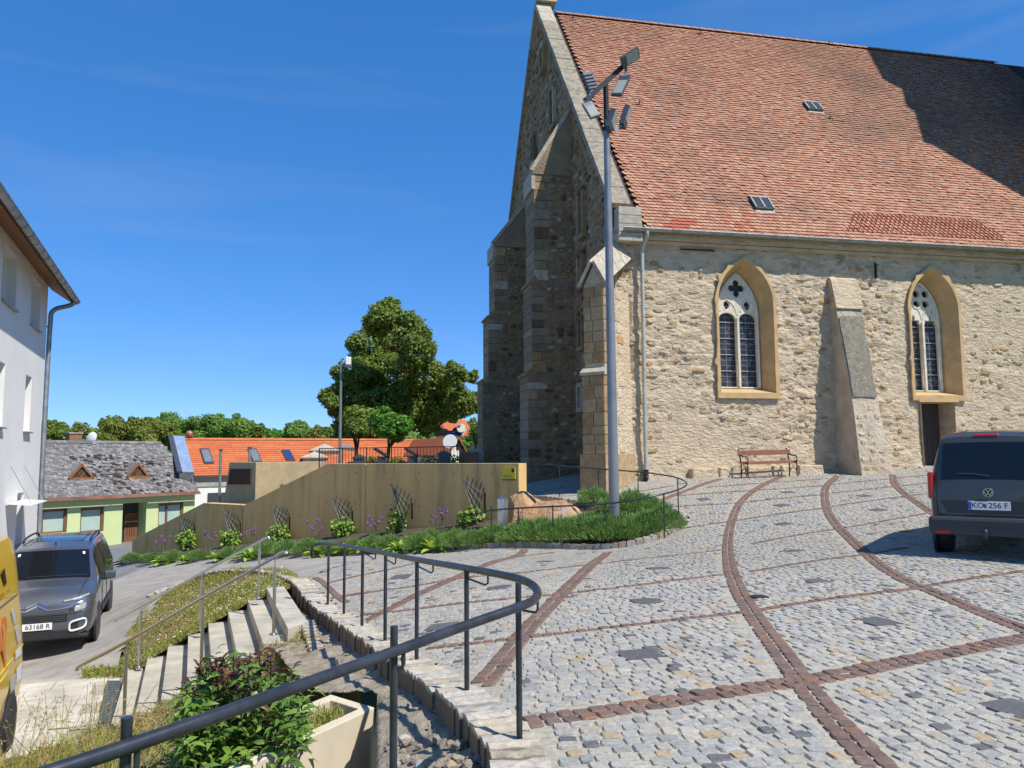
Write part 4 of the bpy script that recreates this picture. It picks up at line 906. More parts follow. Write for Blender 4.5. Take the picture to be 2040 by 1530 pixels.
redm=((Cl[:,0]>3.0)&(Cl[:,0]<4.6)&(Cl[:,3]<7)&(Cl[:,3]>1)&(NR.rand(len(Cl))<.33))&(abs(Cl[:,0]-3.2-.12*Cl[:,3])<.7)
redm|=(Cl[:,0]>1.0)&(Cl[:,0]<2.6)&(Cl[:,3]<4)&(abs(Cl[:,0]-1.4-.15*Cl[:,3])<.45)
tiltm=NR.normal(0,.012,len(Cl))
wgt=np.where((Cl[:,0]<17)&(Cl[:,3]>0),1/np.hypot(Cl[:,0]+1,Cl[:,3]*.9)**1,0)
order=np.argsort(-wgt); tind=order[:300]; trest=order[300:]
R3=np.stack([np.array([1.,0,0]),sl,rn],1)
tm=[]
for mm in (m_tile,m_tilered):
    me=bpy.data.meshes.new('roof_tile'); me.from_pydata(tv.tolist(),[],[tf_top]+tf_s); me.materials.append(mm); tm.append(me)
for i in tind:
    o=bpy.data.objects.new('roof_tile',tm[int(redm[i])]); COL.objects.link(o); o.parent=roof
    a=Cl[i,2]; c,s=math.cos(a),math.sin(a); B_=R3@np.array([[c,-s,0],[s,c,0],[0,0,1]]); p=Pz[i]
    o.matrix_local=Matrix([[B_[j,0],B_[j,1],B_[j,2],p[j]] for j in range(3)]+[[0,0,0,1]])
a=Cl[trest,2]; X=tv[None,:,0]*np.cos(a)[:,None]-tv[None,:,1]*np.sin(a)[:,None]; Y=tv[None,:,0]*np.sin(a)[:,None]+tv[None,:,1]*np.cos(a)[:,None]
Zt=tv[None,:,2]+tiltm[trest][:,None]*.4
P=Pz[trest][:,None,:]+X[...,None]*R3[:,0]+Y[...,None]*sl+Zt[...,None]*rn
m_=len(trest); k_=len(tv); b0=(np.arange(m_)*k_)[:,None]
F1=np.array(tf_top)[None]+b0; F2=np.concatenate([np.array(f)[None]+b0 for f in tf_s])
rv=NR.rand(m_); mi=redm[trest].astype(int)
me=npmesh('roof_tiles',P.reshape(-1,3),[F1,F2],np.r_[rv,np.tile(rv,len(tf_s))],np.r_[mi,np.tile(mi,len(tf_s))]); me.materials.append(m_tile); me.materials.append(m_tilered)
o=link('roof_tiles',me,roof); o['kind']='stuff'
# snow-guard tiles: a field of tiles with raised red noses
mb=MB()
for r in range(2,9):
    u_=7.3+.12*r
    while u_<13.6-.03*abs(r-3)*3:
        p=E0+np.array([u_,0,0])+sl*(r*tex+.16)+rn*.045
        mb.bar(p,p+sl*.13,.035,.05,rn); u_+=tw*1.0
o=mb.build('snow_guard_nose',m_tilered,roof,local=True); o['kind']='stuff'
# ridge tiles
for k in range(57):
    u_=.35+k*.4; mb=MB(); G=[]
    for uu,r in ((u_,.135),(u_+.43,.115)): G.append([(uu,CW/2+r*1.15*math.cos(t),RZ-.03+r*math.sin(t)) for t in np.linspace(0,math.pi,7)])
    mb.grid(G); mb.build('ridge_tile',m_tile,roof,smooth=60,local=True)
for (px,py) in [(1393,70),(1140,42),(1652,238),(1272,210),(1650,90)]:
    d=onplane(px,py,C0+np.array([0,0,0])+U*0+V_*(-OH)+np.array([0,0,EZ]),U*0+V_*rn[1]+np.array([0,0,rn[2]])); p=loc(d)
    mb=MB(); mb.tube([p+rn*.02,p+rn*.16,p+rn*.18+sl*.1],.022,5); mb.bar(p+rn*.03-np.array([.15,0,0]),p+rn*.03+np.array([.15,0,0]),.03,.03); mb.build('roof_hook',m_black,roof,local=True)
for a,b,z in skyl:
    sk_=bpy.data.objects.new('roof_window',None); COL.objects.link(sk_); sk_.parent=ch; WM[sk_.name]=WM[ch.name]
    p=np.array([a,b,z]); RR=np.stack([[1.,0,0],sl,rn],1)
    mb=MB(); mb.box(p+rn*.05,(.66,.62,.16),RR); mb.build('kerb_frame',m_zincdark,sk_,local=True)
    mb=MB()
    for du in (-.315,0,.315): mb.box(p+rn*.145+np.array([du,0,0]),(.045,.60,.03),RR)
    mb.box(p+rn*.145+sl*.29,(.66,.05,.03),RR); mb.build('glazing_bar',m_pale,sk_,local=True)
    for du in (-.157,.157): mb=MB(); mb.box(p+rn*.137+np.array([du,-0,0]),(.27,.55,.012),RR); mb.build('pane',m_pane,sk_,local=True)
    mb=MB(); mb.box(p+rn*.04-sl*.38,(.7,.18,.02),RR); mb.build('flashing',m_pale,sk_,local=True)
# ---------------------------------------------------------------- west facade
tanr=sl[2]/sl[1]
def gab(v): return EZ+.25+(np.minimum(v+OH,CW+OH-v))*tanr
st2=.085; vs_=np.arange(0,CW+.01,st2); zs2=np.arange(-1.2,20.2,st2)
Vg,Zg=np.meshgrid(vs_,zs2,indexing='ij'); D2=.06*fbm(Vg+9,Zg*1.6,1.3,4,21)
nx2,nz2=Vg.shape; id_=np.arange(nx2*nz2).reshape(nx2,nz2); lim=gab(Vg); Zc=np.minimum(Zg,lim)
ok=Zg<lim+st2
q=ok[:-1,:-1]&ok[1:,:-1]&ok[1:,1:]&ok[:-1,1:]
F=np.stack([id_[:-1,:-1][q],id_[:-1,1:][q],id_[1:,1:][q],id_[1:,:-1][q]],1)
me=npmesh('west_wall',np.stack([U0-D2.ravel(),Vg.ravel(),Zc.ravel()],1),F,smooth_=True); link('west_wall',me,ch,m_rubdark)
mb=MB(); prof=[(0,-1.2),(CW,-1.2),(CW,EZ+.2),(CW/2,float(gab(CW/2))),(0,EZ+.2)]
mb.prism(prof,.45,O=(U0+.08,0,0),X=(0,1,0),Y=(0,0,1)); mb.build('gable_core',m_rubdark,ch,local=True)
T=[]
for z in np.arange(-.5,19,.26):
    v=.1
    while v<CW:
        w_=R_.choice([.18,.24,.3,.38,.5])*R_.uniform(.85,1.15); h_=R_.uniform(.14,.24); vc=v+w_/2; v+=w_+R_.uniform(.02,.14); zc=z+R_.uniform(-.06,.06)
        if zc>gab(vc)-.25 or R_.random()<.12: continue
        if (5.4<vc<7.2 or 11.9<vc<13.7) and zc<10: continue
        T.append((vc,zc,float(D2[min(int(vc/st2),nx2-1),min(int((zc+1.2)/st2),nz2-1)])-.0+R_.uniform(-.015,.01),R_.gauss(0,.1),w_,h_,R_.uniform(.05,.1)))
T=np.array(T); BW=np.array([[0,0,-1,U0],[1,0,0,0],[0,1,0,0]],float)
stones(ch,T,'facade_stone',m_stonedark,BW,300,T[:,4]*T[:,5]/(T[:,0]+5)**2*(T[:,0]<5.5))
# coping along the gable
L=np.hypot(CW/2,CW/2*tanr); cd=np.array([0,1,tanr]);cd/=np.linalg.norm(cd); cn=np.array([0,-cd[2],cd[1]])
for side in (0,1):
    for k in range(17):
        l0=k*L/17; p=np.array([U0+.20,0,EZ+.25+OH*tanr])+cd*(l0+L/34)
        dd,nn=cd.copy(),cn.copy()
        if side: p[1]=CW-p[1]; dd[1]*=-1; nn=np.array([0,cd[2],cd[1]])
        x=np.array([1.,0,0]); RR=np.stack([x,np.cross(nn,x),nn],1)
        MB().box(p+nn*R_.uniform(.02,.045),(.66,L/17-.015,.20),RR).build('coping_stone',m_coping if k<15 else m_pale,ch,local=True,bevel=.012)
mb=MB(); mb.box((U0+.35,CW/2,float(gab(CW/2))+OH*tanr*0+.45),(.9,.75,.75),None,0,.55); mb.build('apex_stone',m_pale,ch,local=True)
mb=MB(); mb.tube([(U0+.2,CW/2,20.4),(U0+.2,CW/2,22.)],.02,5); mb.build('lightning_rod',m_black,ch,local=True)
for k in range(4): MB().box((U0+.38+.0*k,-.20,EZ-.25+k*.27),(.78-.02*k,.5-.03*k,.255)).build('kneeler_stone',m_pale,ch,local=True,bevel=.012)
# slit windows in the facade
for (px0,py0,px1,py1) in [(1163,385,1163,468),(1105,180,1105,252),(1066,275,1066,325),(1085,95,1085,140),(1162,510,1163,570),(1163,640,1164,690),(1162,772,1163,812)]:
    a,b=west(px0,py0),west(px1,py1); v=a[1]; z1,z0=a[2],b[2]; wd=.34 if z1-z0<1.4 else .42
    r=bpy.data.objects.new('slit_window',None); COL.objects.link(r); r.parent=ch; WM[r.name]=WM[ch.name]
    x=U0-.10; mb=MB()
    for dv in (-wd/2-.07,wd/2+.07): mb.box((x,v+dv,(z0+z1)/2),(.16,.14,z1-z0))
    mb.box((x,v,z0-.08),(.18,wd+.28,.16)); mb.box((x,v,z1+.08),(.16,wd+.28,.16)); mb.build('frame',m_stonedark if z0>3.5 else m_pale,r,local=True,bevel=.01)
    MB().box((U0-.035,v,(z0+z1)/2),(.02,wd,z1-z0)).build('opening',m_ink,r,local=True)
# facade buttresses with ashlar corners
def wbutt(v0,v1,steps,cap):
    r=bpy.data.objects.new('buttress',None); COL.objects.link(r); r.parent=ch; WM[r.name]=WM[ch.name]
    zb=gw(-1,v0)-.25
    for i,(z0,z1,p) in enumerate(steps):
        z0=zb if i==0 else z0; mb=MB(); mb.box((U0-p/2,(v0+v1)/2,(z0+z1)/2),(p,v1-v0-.02*i,z1-z0)); mb.build('shaft',m_rubdark,r,local=True)
        if i<len(steps)-1:
            pn=steps[i+1][2]; mb=MB(); mb.prism([(-p-.09,z1-.06),(-p-.09,z1+.02),(-pn,z1+.22),(-pn+.2,z1-.06)],v1-v0+.1,O=(U0,v1+.05,0),X=(1,0,0),Y=(0,0,1)); mb.build('drip_course',m_ashlar,r,local=True)
        z=z0+.05; k=0
        while z<z1-.15:
            h=min(R_.uniform(.26,.42),z1-z); L_=R_.uniform(.32,.52) if k%2 else R_.uniform(.5,.8)
            for vv,sg_ in ((v0,-1),):
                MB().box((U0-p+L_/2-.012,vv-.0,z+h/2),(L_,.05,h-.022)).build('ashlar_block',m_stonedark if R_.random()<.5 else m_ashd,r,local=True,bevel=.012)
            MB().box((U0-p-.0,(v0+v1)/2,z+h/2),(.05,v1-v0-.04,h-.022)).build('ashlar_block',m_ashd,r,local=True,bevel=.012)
            z+=h; k+=1
        T=[]
        for zz in np.arange(z0+.2,z1-.1,.24):
            x=.55
            while x<p-.1:
                w_=R_.uniform(.18,.4); T.append((-(p-x-w_/2),zz+R_.uniform(-.05,.05),.0,R_.gauss(0,.08),w_,R_.uniform(.13,.21),R_.uniform(.05,.09))); x+=w_+R_.uniform(.02,.08)
        if T:
            T=np.array(T); BB=np.array([[1,0,0,U0],[0,0,-1,v0],[0,1,0,0]],float); stones(r,T,'facade_stone',m_stonedark,BB,min(40,len(T)-len(SV)-2) if len(T)>30 else 0,T[:,4]*T[:,5])
    z1=steps[-1][1]; p=steps[-1][2]; mb=MB(); mb.prism([(-p-.06,z1-.05),(-p-.06,z1+.05),(0,z1+cap),(0,z1-.05)],v1-v0+.12,O=(U0,v1+.06,0),X=(1,0,0),Y=(0,0,1)); mb.build('weathering',m_rubdark,r,local=True)
    for (a,b) in ((v0-.09,v0+.06),):
        d=np.array([p,0,cap]); d/=np.linalg.norm(d); mb=MB(); mb.bar((U0-p-.1,(a+b)/2,z1+.08),(U0+.05,(a+b)/2,z1+cap+.1),.16,.14); mb.build('coping_stone',m_pale,r,local=True)
    mb=MB(); mb.box((U0-p-.02,(v0+v1)/2,z1-.25),(.14,v1-v0+.06,.7)); mb.build('cap_slab',m_pale,r,local=True)
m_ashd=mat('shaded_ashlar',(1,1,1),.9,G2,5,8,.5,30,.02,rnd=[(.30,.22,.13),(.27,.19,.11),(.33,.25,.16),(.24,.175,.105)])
wA=west(1145,700); pA=lambda px,v:(loc(onplane(px,700,C0+V_*v,V_))[0])
vA=float(west(1145,700)[1]); pa=U0-pA(1067,vA); 
wbutt(vA,vA+1.3,[(-1,2.9,pa+.28),(2.9,6.2,pa+.12),(6.2,10.2,pa)],2.6)
vB=float(west(1052,700)[1])-.9; pb=U0-pA(986,vB)
wbutt(vB,vB+1.3,[(-1,3.3,pb+.55),(3.3,6.1,pb+.28),(6.1,9.3,pb)],2.3)
# notice board in the shade
q=west(1054,880); nb=thing('notice_board','small pale notice case hanging on the shaded church front between buttresses','notice board',tuple(C0+U*(U0-.12)+V_*(vA+1.6)+np.array([0,0,q[2]])),YAW)
MB().box((-.03,0,.0),(.08,.7,1.0)).build('case',m_zincdark,nb,local=True); MB().box((-.075,0,.03),(.012,.6,.85)).build('sheet',m_blind,nb,local=True)
# diagonal corner buttress
e_=np.array([-1,-1,0])/math.sqrt(2); w2=np.array([1,-1,0])/math.sqrt(2); cb=np.array([U0,0,0.])
dg=bpy.data.objects.new('corner_buttress',None); COL.objects.link(dg); dg.parent=ch; WM[dg.name]=WM[ch.name]
zb=gw(-1.2,-1.2)-.15; hw=.34; PRJ=1.55
def dbox(p,z0,z1,hw,name,m,extra=0): 
    P=[cb+w2*-hw-e_*.3,cb+w2*hw-e_*.3,cb+w2*hw+e_*p,cb+w2*-hw+e_*p]
    mb=MB(); mb.add([q+[0,0,z0] for q in P]+[q+[0,0,z1] for q in P],[(0,1,2,3),(7,6,5,4),(1,0,4,5),(2,1,5,6),(3,2,6,7),(0,3,7,4)]); return mb.build(name,m,dg,local=True)
dbox(PRJ+.12,zb,.05,hw+.06,'foot',m_ashlar); dbox(PRJ,.05,2.35,hw,'shaft',m_rubble); dbox(PRJ-.12,2.35,4.9,hw-.03,'shaft',m_rubble)
mb=MB(); P=[cb+w2*-(hw+.05)+e_*(PRJ+.08),cb+w2*(hw+.05)+e_*(PRJ+.08),cb+w2*(hw+.05)+e_*(PRJ-.25),cb+w2*-(hw+.05)+e_*(PRJ-.25)]
mb.add([P[0]+[0,0,2.28],P[1]+[0,0,2.28],P[2]+[0,0,2.28],P[3]+[0,0,2.28],P[0]+[0,0,2.36],P[1]+[0,0,2.36],P[2]+[0,0,2.62],P[3]+[0,0,2.62]],[(3,2,1,0),(4,5,6,7),(0,1,5,4),(1,2,6,5),(3,0,4,7)]); mb.build('drip_course',m_pale,dg,local=True)
p=PRJ-.12; mb=MB(); h2=hw-.01; zt=4.88; za=6.25
mb.add([cb+w2*-h2+e_*p+[0,0,zt],cb+w2*h2+e_*p+[0,0,zt],cb+e_*(p-.0)+[0,0,zt+.62],cb+w2*-h2-e_*.2+[0,0,za-.3],cb+w2*h2-e_*.2+[0,0,za-.3],cb-e_*.25+[0,0,za+.35]],[(0,1,2),(1,4,5,2),(0,2,5,3),(0,3,4,1)]); mb.build('gabled_core',m_rubble,dg,local=True)
for sg_ in (-1,1):
    for k in range(4):
        f0,f1=k/4,(k+1)/4; a0=cb+w2*sg_*(h2+.07)+e_*(p+.10)+[0,0,zt-.04]; a1=cb+w2*sg_*(h2+.07)-e_*.2+[0,0,za-.36]; b0=cb+e_*(p+.10)+[0,0,zt+.66]; b1=cb-e_*.25+[0,0,za+.39]
        q=[a0+(a1-a0)*f0,a0+(a1-a0)*(f1-.01),b0+(b1-b0)*(f1-.01),b0+(b1-b0)*f0]; nrm=np.cross(q[1]-q[0],q[3]-q[0]); nrm/=np.linalg.norm(nrm)
        if nrm[2]<0: nrm=-nrm
        MB().add([x for x in q]+[x+nrm*.09 for x in q],[(0,1,2,3),(7,6,5,4),(1,0,4,5),(2,1,5,6),(3,2,6,7),(0,3,7,4)]).build('coping_slab',m_pale,dg,local=True)
for (pz0,pz1,pp_,hh) in ((.05,2.3,PRJ,hw),(2.62,4.85,PRJ-.12,hw-.03)):
    z=pz0; k=0
    while z<pz1-.12:
        h=min(R_.uniform(.24,.40),pz1-z); L_=.30 if k%2 else .48
        # end-face blocks (two per course) and a return block on the sunny side
        sp=R_.uniform(-.12,.12)
        for a,b in ((-hh-.015,sp-.008),(sp+.008,hh+.015)):
            c=cb+w2*((a+b)/2)+e_*(pp_+.005)+[0,0,z+h/2]; MB().box(c,(b-a,.06,h-.02),np.stack([w2,e_,[0,0,1]],1)).build('ashlar_block',m_ashlar,dg,local=True,bevel=.015)
        c=cb+w2*(hh+.0)+e_*(pp_+.02-L_/2)+[0,0,z+h/2]; MB().box(c,(.05,L_,h-.02),np.stack([w2,e_,[0,0,1]],1)).build('ashlar_block',m_ashlar,dg,local=True,bevel=.015)
        if R_.random()<.7:
            c=cb+w2*(hh-.005)+e_*(.35+R_.uniform(-.1,.25))+[0,0,z+h/2]; MB().box(c,(.05,R_.uniform(.2,.4),h*.7),np.stack([w2,e_,[0,0,1]],1)).build('rubble_stone',m_stone,dg,local=True,bevel=.02)
        z+=h; k+=1
# ---------------------------------------------------------------- tower standing over the nave, its edge at the right of the view
tw_=thing('church_tower','tall grey stone church tower rising past the right end of the tiled roof','tower',tuple(C0+U*21.0+V_*-3.4),YAW)
MB().box((4.5,4.3,12.5),(9,8.6,27)).build('shaft',m_rubdark,tw_,local=True)
MB().box((4.5,4.9,27.2),(7.6,6.2,2.6)).build('belfry',m_stonedark,tw_,local=True)
MB().box((4.5,5.4,29.6),(6.4,5.0,3.4)).build('upper_stage',m_stonedark,tw_,local=True)
mb=MB(); mb.add([(1.2,3.0,31.2),(7.8,3.0,31.2),(7.8,8.0,31.2),(1.2,8.0,31.2),(4.5,5.6,40)],[(3,2,1,0),(0,1,4),(1,2,4),(2,3,4),(3,0,4)]); mb.build('spire',m_slate,tw_,local=True)
MB().box((4.5,4.3,26.1),(9.2,8.8,.3)).build('string_course',m_pale,tw_,local=True)
# ================================================================ leaves
def rnddir(n): 
    a=NR.normal(0,1,(n,3)); return a/np.linalg.norm(a,axis=1)[:,None]
def leafmesh(name,C,N,size,m,parent=None,aspect=.6,fold=.25,A=None,droop=0):
    """C centres, N face normals; A long-axis directions"""
    C=np.asarray(C,float);n=len(C); N=N/np.linalg.norm(N,axis=1)[:,None]
    if A is None: A=rnddir(n)
    A=A-(A*N).sum(1)[:,None]*N; A/=np.linalg.norm(A,axis=1)[:,None]+1e-9; B=np.cross(N,A)
    s=np.broadcast_to(size,(n,))[:,None]
    P=np.stack([C-A*s*.5,C+B*s*aspect*.5+N*s*fold*.3,C+A*s*.5-N*s*droop,C-B*s*aspect*.5+N*s*fold*.3],1)
    b=(np.arange(n)*4)[:,None]; F=np.concatenate([np.array([[0,2,1]])+b,np.array([[0,3,2]])+b]); r=NR.rand(n)
    me=npmesh(name,P.reshape(-1,3),F,np.r_[r,r])
    if parent is not None:
        Mi=np.linalg.inv(WM[parent.name]); me.transform(Matrix(Mi.tolist()))
    return link(name,me,parent,m)
def blademesh(name,B,D,L,wd,m,parent=None,bend=.3,rnd=None,seg=2):
    """blades from base points B along D (unit-ish), length L, curving sideways"""
    n=len(B); D=D/np.linalg.norm(D,axis=1)[:,None]; side=np.cross(D,rnddir(n)); side/=np.linalg.norm(side,axis=1)[:,None]; out=np.cross(side,D)
    L=np.broadcast_to(L,(n,))[:,None]; w_=np.broadcast_to(wd,(n,))[:,None]; bb=np.broadcast_to(bend,(n,))[:,None]
    m1=B+D*L*.55+out*L*bb*.25; t=B+D*L*.95+out*L*bb-np.array([0,0,1])*L*bb*.25
    P=np.stack([B-side*w_*.5,B+side*w_*.5,m1+side*w_*.42,m1-side*w_*.42,t],1); b=(np.arange(n)*5)[:,None]
    F4=np.array([[0,1,2,3]])+b; F3=np.array([[3,2,4]])+b; r=NR.rand(n) if rnd is None else rnd
    me=npmesh(name,P.reshape(-1,3),[F4,F3],np.r_[r,r])
    if parent is not None: me.transform(Matrix(np.linalg.inv(WM[parent.name]).tolist()))
    return link(name,me,parent,m)
# ================================================================ long concrete retaining wall
def wpt(px,py): return onplane(px,py,WA,wnor)
def wl(p): q=p-WA; return np.array([q@wdir,p[2]])
rw=thing('retaining_wall','long stepped cast concrete wall with rain streaks rising behind the lavender bed','wall',tuple(WA))
tops=[wl(wpt(*p)) for p in [(1034.5,923),(652,923),(487,1006),(406,1001),(262,1075)]]
tops=[(0 if i==0 else t[0],t[1]) for i,t in enumerate(tops)]; zt0=tops[0][1]; tops[1]=(tops[1][0],zt0); zt1=tops[2][1]; tops[3]=(tops[3][0],zt1)
tops[4]=(WLEN,tops[4][1])
seams=[0]+[float(wl(wpt(px,1000))[0]) for px in (728,484)]+[WLEN]
tx=[t[0] for t in tops]; tz=[t[1] for t in tops]
for a,b in zip(seams[:-1],seams[1:]):
    a+=.012; b-=.012; top=[(a,np.interp(a,tx,tz))]+[(x,z) for x,z in tops if a<x<b]+[(b,np.interp(b,tx,tz))]
    zb=[float(gh(*(WA+wdir*x)[:2]))-.6 for x in (a,b)]
    poly=[(a,zb[0]),(b,zb[1])]+[(x,z) for x,z in top[::-1]]
    MB().prism(poly,-.36,O=WA*[1,1,0],X=wdir,Y=(0,0,1)).build('concrete_panel',m_concw,rw,bevel=.008) if np.dot(np.cross(wdir,[0,0,1]),wnor)>0 else MB().prism(poly,.36,O=WA*[1,1,0],X=wdir,Y=(0,0,1)).build('concrete_panel',m_concw,rw,bevel=.008)
for x in np.arange(.9,WLEN-.5,1.35):
    for dz in (.28,1.25):
        z=np.interp(x,tx,tz)-dz; p=WA*[1,1,0]+wdir*x+[0,0,z]
        if z<float(gh(*p[:2]))+.5: continue
        MB().lathe([(.022,-.01),(.022,.002)],10,p,wnor).build('tie_hole',m_ink,rw)
p=wpt(1015,943); c=wpt(1015,943)
sg=thing('yellow_sign','small yellow notice board with dark picture at the right end of the concrete wall','sign',tuple(p))
RRw=np.stack([np.cross([0,0,1],wnor),[0,0,1],wnor],1); sx=RRw[:,0]
sw=np.linalg.norm(wpt(1029,943)-wpt(1003,943)); sh=np.linalg.norm(wpt(1015,932)-wpt(1015,953))
MB().box(p+wnor*.03,(sw,sh,.02),RRw).build('panel',m_signy,sg); MB().box(p+wnor*.043+sx*sw*.32+np.array([0,0,sh*.27]),(sw*.18,sh*.36,.006),RRw).build('picture',m_ink,sg)
for k,(f,w_) in enumerate(((-.16,.55),(-.32,.72))):
    MB().box(p+wnor*.042+sx*(-sw*.42+sw*w_/2)+np.array([0,0,sh*f]),(sw*w_,sh*.06,.004),RRw).build('text_line',m_zincdark,sg)
MB().box(p+wnor*.028-np.array([0,0,sh*.60]),(sw,sh*.12,.03),RRw).build('backing',m_zincdark,sg)
# stair wall block behind, with rust plate
bk=at(508,1000,29.5); z1=at(508,921,29.5)[2]
rd=np.array([.93,.36,0]); rd/=np.linalg.norm(rd); ld=np.array([-.80,.60,0])
sb=thing('stair_side_wall','tall sunlit concrete wall block with slanted end and dark rust brown plate','wall',tuple(bk*[1,1,0]+[0,0,-4.5]))
def vplane(px,py,O,d): 
    n=np.array([-d[1],d[0],0]); return onplane(px,py,O,n)
pl=vplane(457,922,bk,ld); pb=vplane(445,1003,bk,ld); pr=vplane(636,921,bk,rd)
la=abs((pl-bk)@ld/(ld@ld)**.5); ln=ld/np.linalg.norm(ld); la=(pl-bk)@ln; lb=(pb-bk)@ln; lr=(pr-bk)@rd
B0=bk*[1,1,0]; zb_=-4.6; slb=la+(lb-la)*(z1-zb_)/(z1-pb[2])
MB().add([B0+[0,0,zb_],B0+ln*slb+[0,0,zb_],B0+ln*la+[0,0,z1],B0+[0,0,z1],B0+rd*lr+[0,0,zb_],B0+rd*lr+ln*slb+[0,0,zb_],B0+rd*lr+ln*la+[0,0,z1],B0+rd*lr+[0,0,z1]],[(0,1,2,3)[::-1],(0,3,7,4)[::-1],(1,5,6,2)[::-1],(3,2,6,7)[::-1],(4,7,6,5)[::-1]]).build('wall',m_conc,sb,bevel=.01)
q=[vplane(*p,bk,ld) for p in [(460.5,934),(501,934),(500,965),(455,965)]]; nn=np.cross(ln,[0,0,1]); nn=nn if nn@bk<0 else -nn
MB().add([x+nn*.05 for x in q]+[x+nn*.004 for x in q],[(0,1,2,3),(7,6,5,4),(1,0,4,5),(2,1,5,6),(3,2,6,7),(0,3,7,4)]).build('rust_plate',m_corten,sb)
# fence on the wall tops of the churchyard
fn=thing('churchyard_railing','thin dark bar railing along the churchyard edge behind the concrete wall','railing',tuple(WA+wdir*5-wnor*6))
fa=at(636,921,27.5); fb=at(925,918,25.)
fa[2]=-.08;fb[2]=-.08
mb=MB(); up=np.array([0,0,.42]); mb.bar(fa+up,fb+up,.03,.03); mb.bar(fa-up*.6,fb-up*.6,.03,.03); mb.build('rail',m_black,fn)
n=46
for i in range(n+1):
    p=fa+(fb-fa)*i/n; big=i%8==0
    MB().bar(p-[0,0,.8 if big else .25],p+up,.014 if not big else .035,.014 if not big else .035).build('post' if big else 'bar',m_black,fn)
# ================================================================ boulder
bo=thing('boulder','big rough orange and grey boulder at the end of the concrete wall','boulder',tuple(at(1085,1050,19.3)))
import mathutils.noise as mn
bm_=__import__('bmesh').new()
for (px,py,d,rx,ry,rz_,pls) in ((1050,1040,19.5,.72,.7,.78,[((-.95,-.25,.2),.62),((-.2,-.95,.3),.66),((.5,-.3,.8),.66),((-.5,-.3,.85),.80),((.9,-.2,.4),.62)]),(1118,1052,18.9,1.05,.75,.78,[((.3,-.85,.5),.70),((.85,-.1,.62),.58),((0,.1,1),.82),((-.6,-.6,.6),.74),((.55,-.7,.2),.66),((-.3,-.2,.95),.80)])):
    c=at(px,py,d); ret=__import__('bmesh').ops.create_icosphere(bm_,subdivisions=5,radius=1)
    for v in ret['verts']:
        q=Vector(v.co)
        for pl_,d_ in pls:
            nrm=Vector(pl_).normalized(); e=q.dot(nrm)-d_
            if e>0: q-=nrm*e*.96
        w_=Vector((q.x+px,q.y,q.z)); q=q*(1+.09*mn.fractal(w_*1.9,1.,2.,6)+.035*abs(mn.noise(w_*6)))
        v.co=(c[0]+q.x*rx,c[1]+q.y*ry,c[2]+q.z*rz_)
me=bpy.data.meshes.new('stone'); bm_.to_mesh(me); bm_.free(); me.materials.append(m_boulder)
me.transform(Matrix.Translation(-at(1085,1050,19.3))); me.polygons.foreach_set('use_smooth',[True]*len(me.polygons)); me.set_sharp_from_angle(angle=math.radians(28)); link('stone',me,bo)
# ================================================================ bollard
p=hit(1000,1062); p=at(1001,1050,18.9)
bl=thing('steel_bollard','shiny stainless steel cylinder column with pointed cap beside the boulder','bollard',(p[0],p[1],float(gh(p[0],p[1]))))
zt_=at(1001,996,18.9)[2]-float(gh(p[0],p[1])); 
MB().lathe([(.135,0),(.135,zt_),(.138,zt_),(.138,zt_+.01)],28).build('shaft',m_steel,bl,smooth=50,local=True); MB().lathe([(.14,zt_+.01),(.14,zt_+.025),(.01,zt_+.10)],28).build('cap',m_steel,bl,smooth=50,local=True)
# ================================================================ lavender, hostas, alliums
def bedz(x,y): return float(gh(x,y))+.05
def lavproto(k):
    n=3400; a=NR.uniform(0,6.283,n); r=np.sqrt(NR.rand(n)); el=NR.uniform(.15,1.5,n)
    D=np.stack([np.cos(a)*np.cos(el),np.sin(a)*np.cos(el),np.sin(el)],1); B=D*np.array([.88,.88,.72])*(.62+.30*NR.rand(n)**.6)[:,None]*(1+.20*np.sin(3*a+k)*np.cos(4*el)+.10*np.sin(7*a+2*k)*np.sin(6*el))[:,None]
    root=thing('lavender_bush','x','shrub')
    D2=D*.9+np.array([0,0,.55])+NR.normal(0,.20,(n,3)); blademesh('foliage',B,D2,NR.uniform(.12,.24,n),.018,m_lav,root,.15)
    mb=MB()
    for _ in range(9):
        t=R_.uniform(0,6.28); rr=R_.uniform(.2,.55); mb.tube([(0,0,-.05),(rr*.5*math.cos(t),rr*.5*math.sin(t),.2),(rr*math.cos(t),rr*math.sin(t),.45)],[.02,.014,.006],5)
    mb.build('stem',m_bark,root,local=True)
    return root
LAVP=[lavproto(k) for k in range(3)]; used=[0,0,0]
lav=[(262,1111,28.4,.55),(300,1108,27.3,.55),(345,1103,26.2,.55),(395,1102,25.3,.5),(455,1098,24.2,.5),(486,1096,23.6,.5),(535,1090,22.8,.6),(570,1087,22.2,.62),(612,1086,21.6,.6),(655,1083,20.9,.5),(705,1082,20.5,.55),(745,1082,20.0,.62),(775,1083,19.7,.62),(835,1080,19.1,.68),(858,1068,19.6,.6),(908,1078,18.7,.66),(940,1075,18.5,.62),(985,1068,18.5,.62),(1012,1072,18.1,.5),(1048,1068,18.0,.75),(1080,1064,17.8,.72),(1120,1066,17.6,.75),(1165,1062,17.6,.78),(1205,1068,17.3,.78),(1243,1070,17.2,.72),(1285,1060,17.3,.78),(1318,1048,17.4,.66),(1262,1024,18.9,.8),(1300,1022,18.6,.6),(1222,1025,19.4,.55),(1186,1018,20.2,.62),(1205,1040,18.4,.5)]
ORD='first second third fourth fifth sixth seventh eighth ninth tenth eleventh twelfth thirteenth fourteenth fifteenth sixteenth seventeenth eighteenth nineteenth twentieth'.split()
nA_=nB_=0
